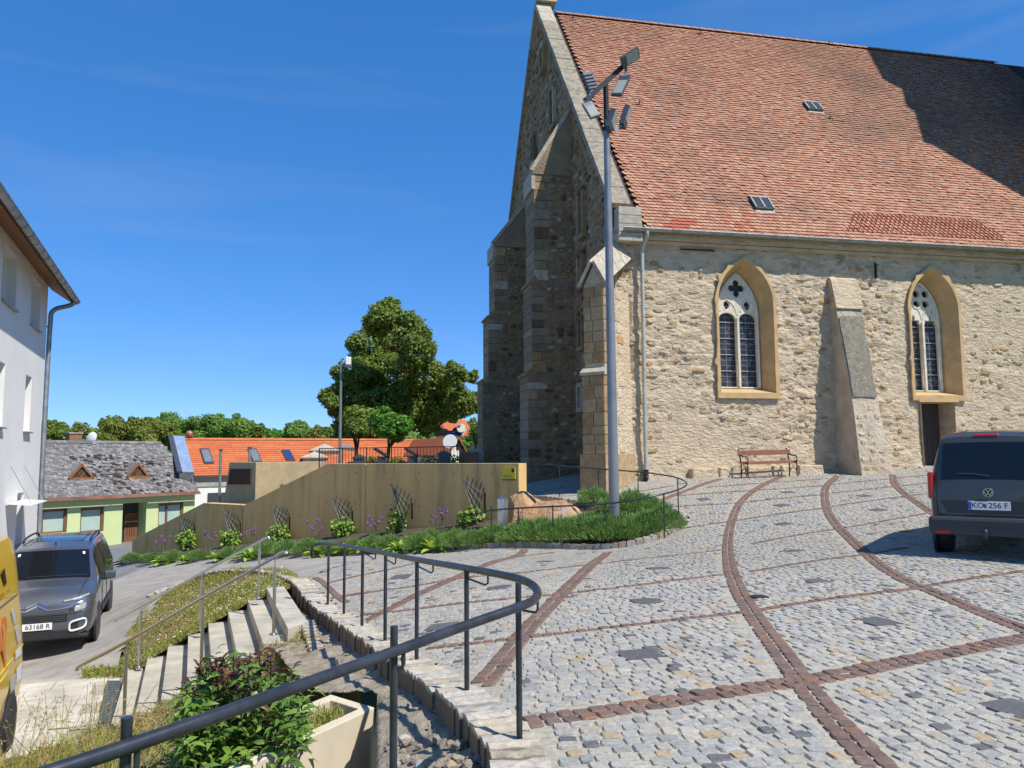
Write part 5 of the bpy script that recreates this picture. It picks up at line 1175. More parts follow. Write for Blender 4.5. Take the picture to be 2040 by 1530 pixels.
for i,(px,py,d,r) in enumerate(lav):
    p=at(px,py,d); z=bedz(p[0],p[1])
    lab='green lavender cushion growing in the row between kerb and concrete wall' if px<1020 else ('lush green lavender bush behind the curved kerb near the grey lamp mast' if px<1330 else '')
    if px<1020: lab='green lavender cushion below the concrete wall, %s from the left end of the bed'%ORD[nA_]; nA_+=1
    else: lab='lush lavender bush round the lamp mast, %s counting from the boulder to the curved tip'%ORD[nB_]; nB_+=1
    k=i%3; rt=LAVP[k] if used[k]==0 else dup(LAVP[k],(0,0,0)); used[k]=1
    rt.location=(p[0],p[1],z); rt.rotation_euler=(0,0,R_.uniform(0,6.28)); s=r*R_.uniform(.92,1.08)*(.80 if px<1020 else .88); rt.scale=(s*1.05,s*1.05,s*1.02); rt['label']=lab; rt['group']='lavender bushes along the concrete wall' if px<1020 else 'lavender bushes round the lamp mast'
def hostaproto():
    root=thing('hosta','x','plant'); n=34; mb=MB()
    for i in range(n):
        a=R_.uniform(0,6.28); el=R_.uniform(.3,1.15); L=R_.uniform(.32,.5); w_=L*.42
        d=np.array([math.cos(a),math.sin(a),0]); s=np.array([-d[1],d[0],0]); base=d*.05
        pts=[]
        for f,wf in ((0,.05),(.3,.8),(.6,1.),(.85,.6),(1,.03)):
            c=base+d*L*f*math.cos(el)*(1+.2*f)+np.array([0,0,L*(f*math.sin(el)-.55*f*f*math.cos(el))]); pts.append([c-s*w_*.5*wf+[0,0,.02*wf],c-[0,0,.015*wf],c+s*w_*.5*wf+[0,0,.02*wf]])
        r=R_.random(); G=np.array(pts); mb.add(G.reshape(-1,3),[(j*3+k,j*3+k+1,j*3+k+4,j*3+k+3) for j in range(4) for k in range(2)],0,r)
    mb.build('leaves',m_hosta,root,local=True); return root
hp=hostaproto()
for i,(px,py,d,r) in enumerate([(330,1107,26.3,1.),(372,1106,25.4,.7),(437,1101,24.3,.9),(500,1096,23.2,1.),(640,1094,20.9,1.),(693,1080,20.6,1.05),(728,1092,19.9,1.),(800,1089,19.3,.95),(866,1082,18.8,1.)]):
    p=at(px,py,d); rt=hp if i==0 else dup(hp,(0,0,0)); rt.location=(p[0],p[1],bedz(p[0],p[1])); rt.rotation_euler=(0,0,R_.uniform(0,6)); rt.scale=(r,r,r)
    rt['label']='bright yellow green hosta by the kerb, %s from the left end of the bed'%ORD[i]; rt['group']='hostas between the lavender bushes'
def alproto():
    root=thing('allium','x','flower')
    for i in range(9):
        x,y=R_.gauss(0,.2),R_.gauss(0,.12); h=R_.uniform(.55,.85); mb=MB(); mb.tube([(x*.5,y*.5,0),(x,y,h)],.007,4); mb.build('stem',m_stem,root,local=True)
        n=46; D=rnddir(n); leafmesh('flower_head',np.array([x,y,h])+D*.045,D,.035,m_allium,root,.6,.2)
    n=40; blademesh('leaves',NR.normal(0,.08,(n,3))*[1,1,0],NR.normal(0,.5,(n,3))+[0,0,1.],NR.uniform(.2,.4,n),.025,m_lav,root,.5); return root
al=alproto()
for i,(px,py,d) in enumerate([(325,1093,27.2),(418,1085,25.3),(500,1080,24.2),(625,1070,22.4),(745,1062,20.9),(876,1050,19.9)]):
    p=at(px,py,d); rt=al if i==0 else dup(al,(0,0,0)); rt.location=(p[0],p[1],bedz(p[0],p[1])); rt.rotation_euler=(0,0,R_.uniform(0,6)); rt['label']='clump of purple round headed ornamental onions, %s from the left end of the wall'%ORD[i]; rt['group']='purple flower clumps along the wall'
# ================================================================ trellises with vines
tre=[((360,1036),(390,1070),(388,1052,1068),(372,1092),371),((447,1022),(480,1064),(479,1043,1064),(452,1088),459),((541,1009),(578,1053),(577,1032,1056),(546,1086),556),((660,988),(705,1040),(702,1020,1042),(660,1070),683),((780,968),(822,1030),(821,1004,1030),(795,1076),790),((920,952),(967,1018),(966,984,1018),(922,1056),938)]
VL=['farthest and smallest vine trellis, low on the sloping part of the concrete wall','vine trellis just below the short flat step in the concrete wall top','vine trellis on the sloping wall left of the bare panel, above the steel handrail end','vine trellis with bare bars at its foot, left of the vertical wall joint','vine trellis with a long hanging leafy strand, right of the vertical wall joint','largest and nearest vine trellis, beside the shiny steel bollard']
for k,(A_,B_,(bx,by0,by1),F_,vx) in enumerate(tre):
    P1=wpt(bx,by0); P0=wpt(bx,by1); s=(P1-P0)[2]/.62; s=max(s,.8)
    out=.50*s
    apx=ray(*A_); n=wnor; Aw=apx*(((WA+n*out)@n)/(apx@n)); fpx=ray(*F_); Fw=fpx*(((WA+n*out*.8)@n)/(fpx@n))
    zg=bedz(*P0[:2])
    t=thing('vine_trellis',VL[k],'trellis',(P0[0],P0[1],zg),0,'vine trellises on the concrete wall')
    mb=MB(); mb.bar(P0-[0,0,.06],P1+[0,0,.04],.05,.03,wnor); mb.build('wall_bracket',m_corten,t)
    K=7; low=[P0+(P1-P0)*(1-i/(K-1))*1. for i in range(K)]
    mid=[low[i]+n*out*(.15+.75*i/(K-1))-np.array([0,0,1])*s*.30*(i/(K-1))-sx*.0 for i in range(K)]
    for i in range(K):
        MB().bar(Aw+(Aw-mid[i])*.08*R_.random(),mid[i],.020,.012).build('bar',m_zinc if i%2==0 else m_black,t)
    for f in (.25,.45,.62,.8,.95):
        a=Aw+(low[0]-Aw)*f+(low[0]-Aw)/np.linalg.norm(low[0]-Aw)*.0+[0,0,.10]; b=Aw+(mid[-1]-Aw)*f; MB().bar(a+(a-b)*.18,b,.018,.012).build('crossbar',m_black,t)
    if k>=2:
        for i in range(4):
            q=mid[2+i]*.5+mid[-1]*.5-np.array([0,0,.12*s]); MB().bar(q,Fw+n*.05*(i-1.5)+sx*.04*(i-1.5),.02,.012).build('bar',m_zinc if i%2 else m_black,t)
    # vine
    c=wpt(vx,(by1+F_[1])/2-6); cr=ray(vx,(by1+F_[1])/2-4); cc=cr*(((WA+n*out*.7)@n)/(cr@n)); nl=300; E_=np.array([.52,.42,.52])*s
    if k==4: E_=np.array([.38,.3,.95])*s
    if k in (3,5): E_=np.array([.52,.38,.46])*s
    Cn=cc+rnddir(nl)*E_*(NR.rand(nl,1)**.45); v=thing('grape_vine','leafy green grape vine climbing '+['the farthest small wall trellis','the wall trellis below the step in the wall top','the wall trellis above the handrail end','the trellis left of the vertical wall joint','the trellis right of the wall joint, in a long strand','the nearest trellis beside the steel bollard'][k],'vine',(c[0],c[1],zg),0,'grape vines on the wall trellises')
    leafmesh('leaves',Cn,rnddir(nl)*.5+np.array([.35,-.35,.6]),NR.uniform(.09,.17,nl)*s,m_vine,v,.95,.25,None,.1)
    mb=MB(); mb.tube([(c[0],c[1],zg)+n*.25,cc-[0,0,.25],cc,cc+[.05,0,.3]],[.018,.014,.012,.006],5)
    for j in range(3): mb.tube([cc,cc+rnddir(1)[0]*.25*s,cc+np.array([R_.uniform(-.4,.4),0,R_.uniform(.1,.45)])*s],.006,4)
    mb.build('stem',m_bark,v)
# ================================================================ railings
def curved_rail(name,label,pts,posts,r,rp,m,stub=.0,bracket=True,grp=None):
    P=np.array([at(*p) for p in pts]); Q=smooth(P,2); t=thing(name,label,'railing',tuple(np.array([P[len(P)//2][0],P[len(P)//2][1],posts[0][2]])),0,grp)
    mb=MB(); mb.tube(Q,r,12); mb.build('handrail',m,t,smooth=60)
    for (base,top,brk) in posts: pass
    return t,Q
RG=[(621,1110,11.6),(621,1090,11.6),(628,1084,11.5),(652,1083,11.4),(685,1086,10.3),(721,1093,9.0),(767,1102,7.9),(830,1115,6.75),(930,1132,5.5),(1000,1145,4.95),(1042,1155,4.66),(1066,1168,4.5),(1073,1184,4.38),(1062,1198,4.25),(1035,1209,4.1),(930,1245,3.85),(783,1299,3.45),(600,1365,3.0),(420,1430,2.65),(250,1489,2.42),(60,1552,2.2),(-120,1610,2.05)]
P=np.array([at(*p) for p in RG]); Q=smooth(P,2)
rg=thing('iron_railing','dark round tube railing sweeping round in a tight curve beside the excavated trench','railing',(P[8][0],P[8][1],-1.62))
MB().tube(Q,.024,14).build('handrail',m_rail,rg,smooth=60)
def nearest(p): return Q[np.argmin(((Q-p)**2).sum(1))]
for px,pt,pb,d in [(653,1084,1207,11.4),(685,1088,1225,10.3),(721,1095,1250,9.0),(767,1104,1277,7.9),(830,1117,1320,6.75),(930,1133,1378,5.5),(1035,1161,1472,4.45)]:
    b=at(px,pb,d); tt=at(px+(1 if px<1000 else -4),pt,d); tt[0]=b[0];tt[1]=b[1]
    MB().tube([b-[0,0,.05],tt],.018,10).build('post',m_rail,rg,smooth=60)
    if px>700:
        k=np.argmin(((Q-tt)**2).sum(1)); q=Q[min(k+2,len(Q)-1)] if px<1000 else at(1071,1188,4.35)
        z=q[2]-.09; a=np.array([b[0],b[1],z]); MB().tube([a,np.array([q[0],q[1],z])-(np.array([q[0],q[1],z])-a)*.12,np.array([q[0],q[1],z+.02]),q],.007,6).build('bracket',m_rail,rg,smooth=60)
for px,pt,d,zb in [(783,1250,3.47,-2.6),(243,1436,2.42,-2.3)]:
    tt=at(px,pt,d); tt[1]+=.03; MB().tube([[tt[0],tt[1],zb],tt],.0175,12).build('post',m_rail,rg,smooth=60)
    q=at(px+(45 if px>500 else 55),(1290 if px>500 else 1478),d-.02); q=nearest(q); a=np.array([tt[0],tt[1],q[2]-.085])
    MB().tube([a,np.array([q[0],q[1],a[2]])-(q-tt)*[.12,.12,0],np.array([q[0],q[1],a[2]+.02]),q],.010,8).build('bracket',m_rail,rg,smooth=60)
RP=[(940,1029,18.4),(958,1021,18.3),(978,1016,18.2),(1033,1012,17.9),(1102,1009,17.4),(1150,1007,17.1),(1208,1004,17.0),(1260,997,16.8),(1310,987,16.8),(1350,977,17.3),(1367,968,17.9),(1369,962,18.4),(1361,956,19.0),(1340,949,19.6),(1300,943,20.3),(1272,940,20.7),(1193,934,21.2),(1115,928,21.5),(1050,925,22.2),(1000,923,22.8)]
P=np.array([at(*p) for p in RP]); Q=smooth(P,2)
r2=thing('bed_railing','thin dark iron railing curving around the lavender bed and lamp mast','railing',(P[5][0],P[5][1],float(gh(*P[5][:2]))))
MB().tube(Q,.019,10).build('handrail',m_rail,r2,smooth=60)
for px,pt,pb,d in [(979,1008,1084,18.2),(1033,1010,1085,17.9),(1102,1006,1088,17.4),(1208,1000,1089,17.0),(1324,982,1066,16.75),(1352,953,1030,18.0),(1272,938,996,20.7),(1193,932,985,21.2),(1115,926,989,21.5)]:
    b=at(px,pb,d); tt=at(px,pt,d); tt[:2]=b[:2]; MB().tube([b-[0,0,.1],tt],.015,8).build('post',m_rail,r2,smooth=60)
    q=nearest(tt+[.25,0,0]); z=tt[2]-.12; mb=MB(); mb.tube([(b[0],b[1],z),(q[0]-.02,q[1],z),(q[0],q[1],q[2])],.006,5); mb.build('bracket',m_rail,r2)
def steelrail(label,pts,posts):
    P=np.array([at(*p) for p in pts]); t=thing('steel_handrail',label,'handrail',tuple(at(*posts[1][:1],posts[1][2],posts[1][3])),0,'stainless handrails of the stairs')
    MB().tube(smooth(P,2),.021,12).build('handrail',m_steel,t,smooth=60)
    for px,pt,pb,d in posts:
        b=at(px,pb,d); tt=at(px,pt,d); tt[:2]=b[:2]
        MB().tube([b,tt-[0,0,.10]],.021,12).build('post',m_steel,t,smooth=60); MB().tube([tt-[0,0,.11],tt+[0,0,.0]],.008,8).build('pin',m_steel,t,smooth=60)
        MB().lathe([(.055,0),(.055,.010),(.03,.018)],16,b).build('base_plate',m_steel,t,smooth=40)
steelrail('nearer shiny steel handrail on the shrub side of the concrete steps',[(153,1336,9.75),(154,1331,9.75),(162,1325,9.74),(247,1282,9.7),(400,1192,9.6),(545,1112,9.5),(559,1102,9.48),(566,1099,9.47),(570,1101,9.45),(571,1104,9.45)],[(247,1283,1429,9.7),(400,1193,1352,9.6),(545,1113,1264,9.5)])
steelrail('farther shiny steel handrail on the grass side of the concrete steps',[(229,1238,12.4),(230,1233,12.4),(238,1229,12.38),(277,1211,12.3),(399,1142,12.3),(515,1080,12.3),(529,1071,12.3),(535,1070,12.3),(537,1074,12.3)],[(277,1211,1330,12.3),(399,1143,1256,12.25),(515,1081,1192,12.2)])
# ================================================================ floodlight mast
mp0=at(1224,1031,18.2); mp0=np.array([mp0[0],mp0[1],float(gh(mp0[0],mp0[1]))-.1]); D_=mp0[1]
def mz(py): 
    # height on the mast axis that shows at image row py
    lo,hi=-3,14
    for _ in range(50):
        mid=(lo+hi)/2
        if proj(np.array([mp0[0],mp0[1],mid]))[1]>py: lo=mid
        else: hi=mid
    return lo
z1,z2=mz(262),mz(172)
ms=thing('floodlight_mast','tall grey steel floodlight mast with six lamps standing in the lavender bed','lamp post',tuple(mp0))
MB().tube([mp0,mp0*[1,1,0]+[0,0,mz(620)],mp0*[1,1,0]+[0,0,z1]],[.125,.105,.075],20).build('pole',m_mast,ms,smooth=60)
MB().tube([mp0*[1,1,0]+[0,0,z1-.05],mp0*[1,1,0]+[0,0,z2+.1]],.065,12).build('upper_pole',m_black,ms,smooth=60)
MB().lathe([(.19,0),(.19,.03),(.13,.05)],20,mp0+[0,0,.12]).build('base_flange',m_mast,ms,smooth=40)
Z1=lambda px,py,dy=0: at(px,py,D_+dy)
arm=[Z1(1166,200,-.25),Z1(1246,128,.25)]
MB().bar(arm[0],arm[1],.12,.12).build('cross_arm',m_black,ms)
def flood(c,px1,w_,dpt,face,lens=True,joint=None,tilt=0):
    """box lamp: long axis from c to px1 (3-D points), face normal"""
    ax=px1-c; L=np.linalg.norm(ax); ax/=L; f=np.asarray(face,float); f-=ax*(f@ax); f/=np.linalg.norm(f); s=np.cross(ax,f); R3_=np.stack([s,ax,f],1); m0=(c+px1)/2
    lamp=bpy.data.objects.new('floodlight',None); COL.objects.link(lamp); lamp.parent=ms; WM[lamp.name]=WM[ms.name]
    MB().box(m0,(w_,L,dpt),R3_).build('housing',m_zincdark,lamp,bevel=.012)
    MB().box(m0+f*(dpt/2+.004)+ax*L*.10,(w_*.84,L*.66,.008),R3_).build('lens',m_lamplens,lamp)
    for k in range(5): MB().box(m0-f*(dpt/2+.012)+ax*L*(-.35+k*.17),(w_*.9,.012,.03),R3_).build('cooling_fin',m_zincdark,lamp)
    if joint is not None: MB().bar(joint,c+ax*.05,.05,.08).build('joint',m_zinc,lamp)
flood(Z1(1238,126,.0),Z1(1272,104,.05),.30,.07,(-.1,-.55,-.85),joint=arm[1]); flood(Z1(1246,152,.1),Z1(1228,190,-.1),.28,.07,(-.5,-.8,-.25),joint=arm[1]+[.02,0,-.1])
flood(Z1(1184,183,-.1),Z1(1168,144,-.15),.30,.07,(-.2,.75,-.5),joint=arm[0]+[.1,0,.1]); flood(Z1(1169,205,-.25),Z1(1186,234,-.35),.27,.07,(.35,-.8,-.45),joint=arm[0])
flood(Z1(1212,258,-.2),Z1(1224,222,-.2),.34,.13,(1,-.3,-.1),joint=Z1(1206,240)); flood(Z1(1240,252,.1),Z1(1252,215,.1),.34,.13,(1,-.3,-.1),joint=Z1(1222,258,-.1))
MB().bar(Z1(1207,255),Z1(1240,254,.1),.05,.05).build('lower_arm',m_black,ms)
# ================================================================ bench
b0=C0+U*3.05+V_*-.62; b0[2]=float(gh(b0[0]+.9,b0[1]+.2))
bn=thing('park_bench','brown wooden slat bench with black cast iron ends against the church wall','bench',tuple(b0),YAW+.02)
sl_=float(gh(*(b0+U*1.85)[:2])-gh(*b0[:2]))/1.85; zz=lambda u:sl_*(u-.9)
bw=[('slat',[(0,.02,.445)],.06)]
for v,z in ((-.33,.44),(-.24,.445),(-.15,.445),(-.06,.435)): MB().bar((.05,v,z+zz(.05)),(1.80,v,z+zz(1.8)),.075,.028,(0,1,0)).build('seat_slat',m_wood,bn,local=True,bevel=.004)
for v,z,h in ((.055,.74,.15),(.025,.575,.05)): MB().bar((.05,v,z+zz(.05)),(1.80,v,z+zz(1.8)),.03,h,(0,0,1)).build('back_slat',m_wood,bn,local=True,bevel=.004) if h>.1 else MB().bar((.05,v,z-.1+zz(.05)),(1.80,v,z-.1+zz(1.8)),.02,.03,(0,0,1)).build('back_rod',m_wood,bn,local=True)
for u_ in (.12,1.73):
    o=zz(u_); fr=bpy.data.objects.new('end_frame',None); COL.objects.link(fr); fr.parent=bn; WM[fr.name]=WM[bn.name]
    MB().tube(smooth([(u_,.02,o),(u_,.0,.2+o),(u_,.0,.42+o),(u_,.06,.65+o),(u_,.11,.83+o),(u_,.15,.85+o)],2),.02,6).build('rear_leg',m_black,fr,local=True)
    MB().tube(smooth([(u_,-.42,o),(u_,-.36,.15+o),(u_,-.40,.33+o),(u_,-.36,.43+o),(u_,-.1,.42+o),(u_,.0,.42+o)],2),.02,6).build('front_leg',m_black,fr,local=True)
    MB().tube(smooth([(u_,-.36,.42+o),(u_,-.42,.55+o),(u_,-.36,.64+o),(u_,-.2,.62+o),(u_,.04,.68+o)],2),.02,6).build('armrest',m_black,fr,local=True)
    MB().tube([(u_,-.34+.06*math.cos(t),.53+.06*math.sin(t)+o) for t in np.linspace(0,5.5,10)],.010,5).build('scroll',m_black,fr,local=True)
    MB().tube(smooth([(u_,-.35,.18+o),(u_,-.2,.34+o),(u_,-.02,.18+o)],2),.012,5).build('brace',m_black,fr,local=True)
# ================================================================ foreground planter, shrub, grasses
pk=[onz(747,1409,-2.0),onz(659,1383,-2.0)]; dirl=onz(511,1518,-2.0)-pk[0]; dirl/=np.linalg.norm(dirl); dirb=pk[1]-pk[0]; 
pn=thing('concrete_planter','large cream concrete planter box beside the trench, sunlit on its long side','planter',tuple(pk[0]+[0,0,-1.0]))
LP=2.2; wt=.10; bu=dirb/np.linalg.norm(dirb); WB_=np.linalg.norm(dirb)
def slab(a,d1,l1,d2,l2,z0,z1,name,bev=.008):
    P=[a,a+d1*l1,a+d1*l1+d2*l2,a+d2*l2]; P=[q*[1,1,0] for q in P]
    cr=np.cross(P[1]-P[0],P[3]-P[0])[2]
    if cr<0: P=P[::-1]
    return MB().add([q+[0,0,z0] for q in P]+[q+[0,0,z1] for q in P],[(3,2,1,0),(4,5,6,7),(0,1,5,4),(1,2,6,5),(2,3,7,6),(3,0,4,7)]).build(name,m_planter,pn,bevel=bev)
slab(pk[0],dirl,LP,bu,wt,-3.1,-2.0,'side_wall'); slab(pk[0]+bu*(WB_-wt),dirl,.55,bu,wt,-3.1,-2.0,'side_wall'); slab(pk[0]+bu*wt,dirl,wt,bu,WB_-2*wt,-3.1,-2.001,'end_wall')
slab(pk[0]+bu*(wt+.004)+dirl*(wt+.004),dirl,LP-.3,bu,WB_-2*wt-.008,-3.0,-2.10,'soil',0).data.materials[0]=m_turf
pc=pk[0]+bu*WB_*.5
n=700; f=NR.rand(n); B=pc+np.outer(.15+f*.9,dirl)+np.outer(NR.uniform(-.16,.16,n),bu); B[:,2]=-2.11
tf=blademesh('tuft',B,NR.normal(0,.35,(n,3))+[0,0,1],NR.uniform(.06,.2,n),.008,m_grass,None,.5); tag(tf,'low straggly weeds growing in the soil of the cream planter','weeds',kind='stuff')
# shrub with green leaves and red young shoots
sc=onz(470,1440,-2.35); sh=thing('shrub','leafy green shrub with dark red young shoots overgrowing the planter in the foreground','shrub',(sc[0],sc[1],-2.9))
C=[];Nn=[];A=[];Cr=[];Ar=[]
stems=MB()
for i in range(230):
    px,py=R_.uniform(345,615),R_.uniform(1295,1525)
    if ((px-475)/140)**2+((py-1425)/130)**2>1.05: continue
    d=R_.uniform(5.7,7.1)-(py-1300)*.003; tip=at(px,py,d); root=np.array([sc[0]+R_.gauss(0,.22),sc[1]+R_.gauss(0,.22),-2.85]); 
    root[:2]+=.35*(tip-root)[:2]
    mid=(root+tip)/2+NR.normal(0,.08,3); pts=smooth([root,mid,tip],2); stems.tube(pts,np.linspace(.011,.004,len(pts)),5)
    red=(py<1375+R_.gauss(0,25)) and R_.random()<.6
    for k in range(24):
        f=1-(k/24)**1.0*.62; p=pts[min(int(f*(len(pts)-1)),len(pts)-1)]+NR.normal(0,.018,3); a=k*2.4; o=np.array([math.cos(a),math.sin(a),R_.uniform(-.1,.6)])
        L=.12; C.append(p+o/np.linalg.norm(o)*L*.5); A.append(o); Nn.append(np.array([0,0,1])+NR.normal(0,.35,3))
        if red and f>.78: Cr.append(C.pop()+[0,0,.03]); Ar.append(A.pop()+[0,0,.5]); Nn.pop()
stems.build('stem',m_bark,sh)
def lance(name,C,A,N,L,w_,m,par):
    C=np.array(C);A=np.array(A);A/=np.linalg.norm(A,axis=1)[:,None];N=np.array(N);n=len(C);L=np.asarray(L)[:,None]
    B=np.cross(N,A);B/=np.linalg.norm(B,axis=1)[:,None]; N=np.cross(A,B); st=C-A*L*.5
    P=[st]
    for f,wf,dr in ((.3,.9,.03),(.62,1.,.0)):
        c=st+A*L*f+N*L*(.06-.35*f*f*.6)
        P+=[c-B*L*w_*wf*.5+N*L*.05,c,c+B*L*w_*wf*.5+N*L*.05]
    P.append(st+A*L*.95-N*L*.26); P=np.stack(P,1); b=(np.arange(n)*8)[:,None]
    F3=np.concatenate([np.array([[0,2,1]])+b,np.array([[0,3,2]])+b,np.array([[4,5,7]])+b,np.array([[5,6,7]])+b]); F4=np.concatenate([np.array([[1,2,5,4]])+b,np.array([[2,3,6,5]])+b]); r=NR.rand(n)
    me=npmesh(name,P.reshape(-1,3),[F3,F4],np.tile(r,6),smooth_=True); me.transform(Matrix(np.linalg.inv(WM[par.name]).tolist())); return link(name,me,par,m)
lance('leaves',C,A,Nn,NR.uniform(.09,.16,len(C)),.26,m_shrub,sh); lance('red_leaves',Cr,Ar,NR.normal(0,.3,(len(Cr),3))+[0,0,1],NR.uniform(.08,.14,len(Cr)),.28,m_shrubred,sh)
# grass
def scatter(poly,n,h):
    P=np.array(poly); lo,hi=P.min(0),P.max(0); out=np.zeros((0,2))
    while len(out)<n:
        q=lo+NR.rand(n*3,2)*(hi-lo); out=np.vstack([out,q[pip(q[:,0],q[:,1],poly)]])
    out=out[:n]; return np.c_[out,h(out[:,0],out[:,1])]
def patchy(P,s=1.2,seed=5): return fbm(P[:,0]+50,P[:,1]+50,s,3,seed)
B=scatter(farHP,24000,hA); f=patchy(B,1.1); hh=np.clip(.075+.05*f,.03,.16)*NR.uniform(.6,1.3,len(B)); dryk=(f+NR.normal(0,.18,len(B)))<-.18
g=blademesh('grass',B[~dryk],NR.normal(0,.45,((~dryk).sum(),3))+[0,0,1],hh[~dryk]*1.15,.011,m_grass,None,.5); tag(g,'sunlit short grass on the slope between road and steps','grass',kind='stuff')
g=blademesh('dry_grass',B[dryk],NR.normal(0,.7,(dryk.sum(),3))+[0,0,.8],hh[dryk],.010,m_dry,None,.6); tag(g,'dry straw coloured patches in the grass slope beyond the steps','dry grass',kind='stuff')
k=NR.choice(len(B),330); fl=B[k]+[0,0,1]*hh[k][:,None]; fl=fl[patchy(fl,.7,9)>.05]; o=leafmesh('daisies',fl+[0,0,.02],np.tile([[0,-.4,1.]],(len(fl),1))+NR.normal(0,.2,(len(fl),3)),.022,m_dish,None,.9,0); tag(o,'tiny white daisies scattered in the grass slope','daisies',kind='stuff')
B=scatter(nearHP,17000,hB); pp=proj(B); B=B[(pp[:,1]<1620)&(pp[:,0]>-60)&(pp[:,0]<660)]; f=patchy(B,.9,12)+.25*((proj(B)[:,0]>240)*1.-.5)
dry=f+NR.normal(0,.16,len(B))>-.12
g=blademesh('dry_grass',B[dry],NR.normal(0,.8,(dry.sum(),3))+[.2,-.2,.75],NR.uniform(.08,.26,dry.sum()),.009,m_dry,None,.7); tag(g,'dry straw coloured grass on the bank below the steps','dry grass',kind='stuff')
g=blademesh('grass',B[~dry],NR.normal(0,.4,((~dry).sum(),3))+[0,0,1],NR.uniform(.08,.22,(~dry).sum()),.010,m_grass,None,.5); tag(g,'green grass on the bank in the foreground','grass',kind='stuff')
def tallgrass(px0,px1,py,d0,d1,n,label):
    B=np.array([at(R_.uniform(px0,px1),py+R_.uniform(-10,40),R_.uniform(d0,d1)) for _ in range(n)]); B[:,2]=hB(B[:,0],B[:,1]); c=B.mean(0); t=thing('tall_grass',label,'grass tuft',tuple(c))
    D=NR.normal(0,.28,(n,3))+[.15,0,1]; blademesh('blades',B,D,NR.uniform(.45,.85,n),.010,m_grass,t,NR.uniform(.2,.7,n))
    H=[];HA=[]
    Dn=D/np.linalg.norm(D,axis=1)[:,None]
    for i in range(0,n,3):
        base=B[i]; L=R_.uniform(.65,.95); tip=base+Dn[i]*L
        for k in range(9):
            o=NR.normal(0,1,3)*[.09,.09,.03]; H.append(tip-Dn[i]*L*.03*k+o*(.4+.12*k)); HA.append(Dn[i]*.4+o*4-[0,0,.25])
    leafmesh('seed_heads',H,rnddir(len(H)),.055,m_dry,t,.14,.1,np.array(HA)); mb=MB()
    for i in range(0,n,3): mb.tube([B[i],B[i]+Dn[i]*.9],.0025,3)
    mb.build('stalks',m_dry,t)
tallgrass(90,215,1500,6.5,7.6,75,'tall seeding grass in front of the pale paving at lower left'); tallgrass(-10,70,1500,6.6,7.8,50,'tall wild grass hiding the wheel of the yellow van'); tallgrass(150,260,1520,5.6,6.4,45,'arching grass tuft beside the thick railing post')
B=np.array([onz(R_.uniform(165,240),R_.uniform(1335,1352),-3.4) for _ in range(500)]); g=blademesh('weeds',B,NR.normal(0,.5,(500,3))+[0,0,1],NR.uniform(.06,.18,500),.014,m_grass,None,.5); tag(g,'strip of weeds at the end of the metal grating','weeds',kind='stuff')
# rubble stones and clods in the trench
rs=[]
def offpl(p): return (p-_pk)@_po>.08
for i in range(45):
    x,y=R_.uniform(740,985),R_.uniform(1488,1540); p=hit(x,y,hC,2.5,9)
    if offpl(p) and x>765: rs.append((p,R_.uniform(.02,.05)))
for i in range(60):
    x,y=R_.uniform(615,1000),R_.uniform(1230,1500); p=hit(x,y,hC,2.5,13)
    if offpl(p) and pip(p[0],p[1],trP): rs.append((p,R_.uniform(.008,.024)))
rs=[(np.array([p[0],p[1],float(hC2(np.array([[p[0]]]),np.array([[p[1]]]))[0,0])]),s) for p,s in rs if p[0]/p[1]>-.158]
for i,(p,s) in enumerate(rs):
    bmm=__import__('bmesh').new(); __import__('bmesh').ops.create_icosphere(bmm,subdivisions=1,radius=1)
    for v in bmm.verts: v.co=Vector((v.co.x*R_.uniform(.8,1.3),v.co.y*R_.uniform(.7,1.1),v.co.z*R_.uniform(.5,.8)))*s
    me=bpy.data.meshes.new('rubble_stone'); bmm.to_mesh(me); bmm.free(); me.materials.append(m_kerb if i<40 and R_.random()<.25 else m_soil); o=link('rubble_stone',me,tr_); o.location=tuple(p+[0,0,s*.25]); o.rotation_euler=(0,0,R_.uniform(0,6))
kl=[onz(*q) for q in [(612,1246,-2.16),(628,1290,-2.24),(645,1335,-2.34),(668,1362,-2.36),(700,1385,-2.3)]]
LR=resample(np.array(kl),.12)
for p in LR:
    o=bpy.data.objects.new('kerb_stone',R_.choice(KM)); COL.objects.link(o); o.parent=tr_; o.matrix_local=Matrix(((.16,0,0,p[0]),(0,.12,0,p[1]),(0,0,.25,p[2]+.06),(0,0,0,1)))
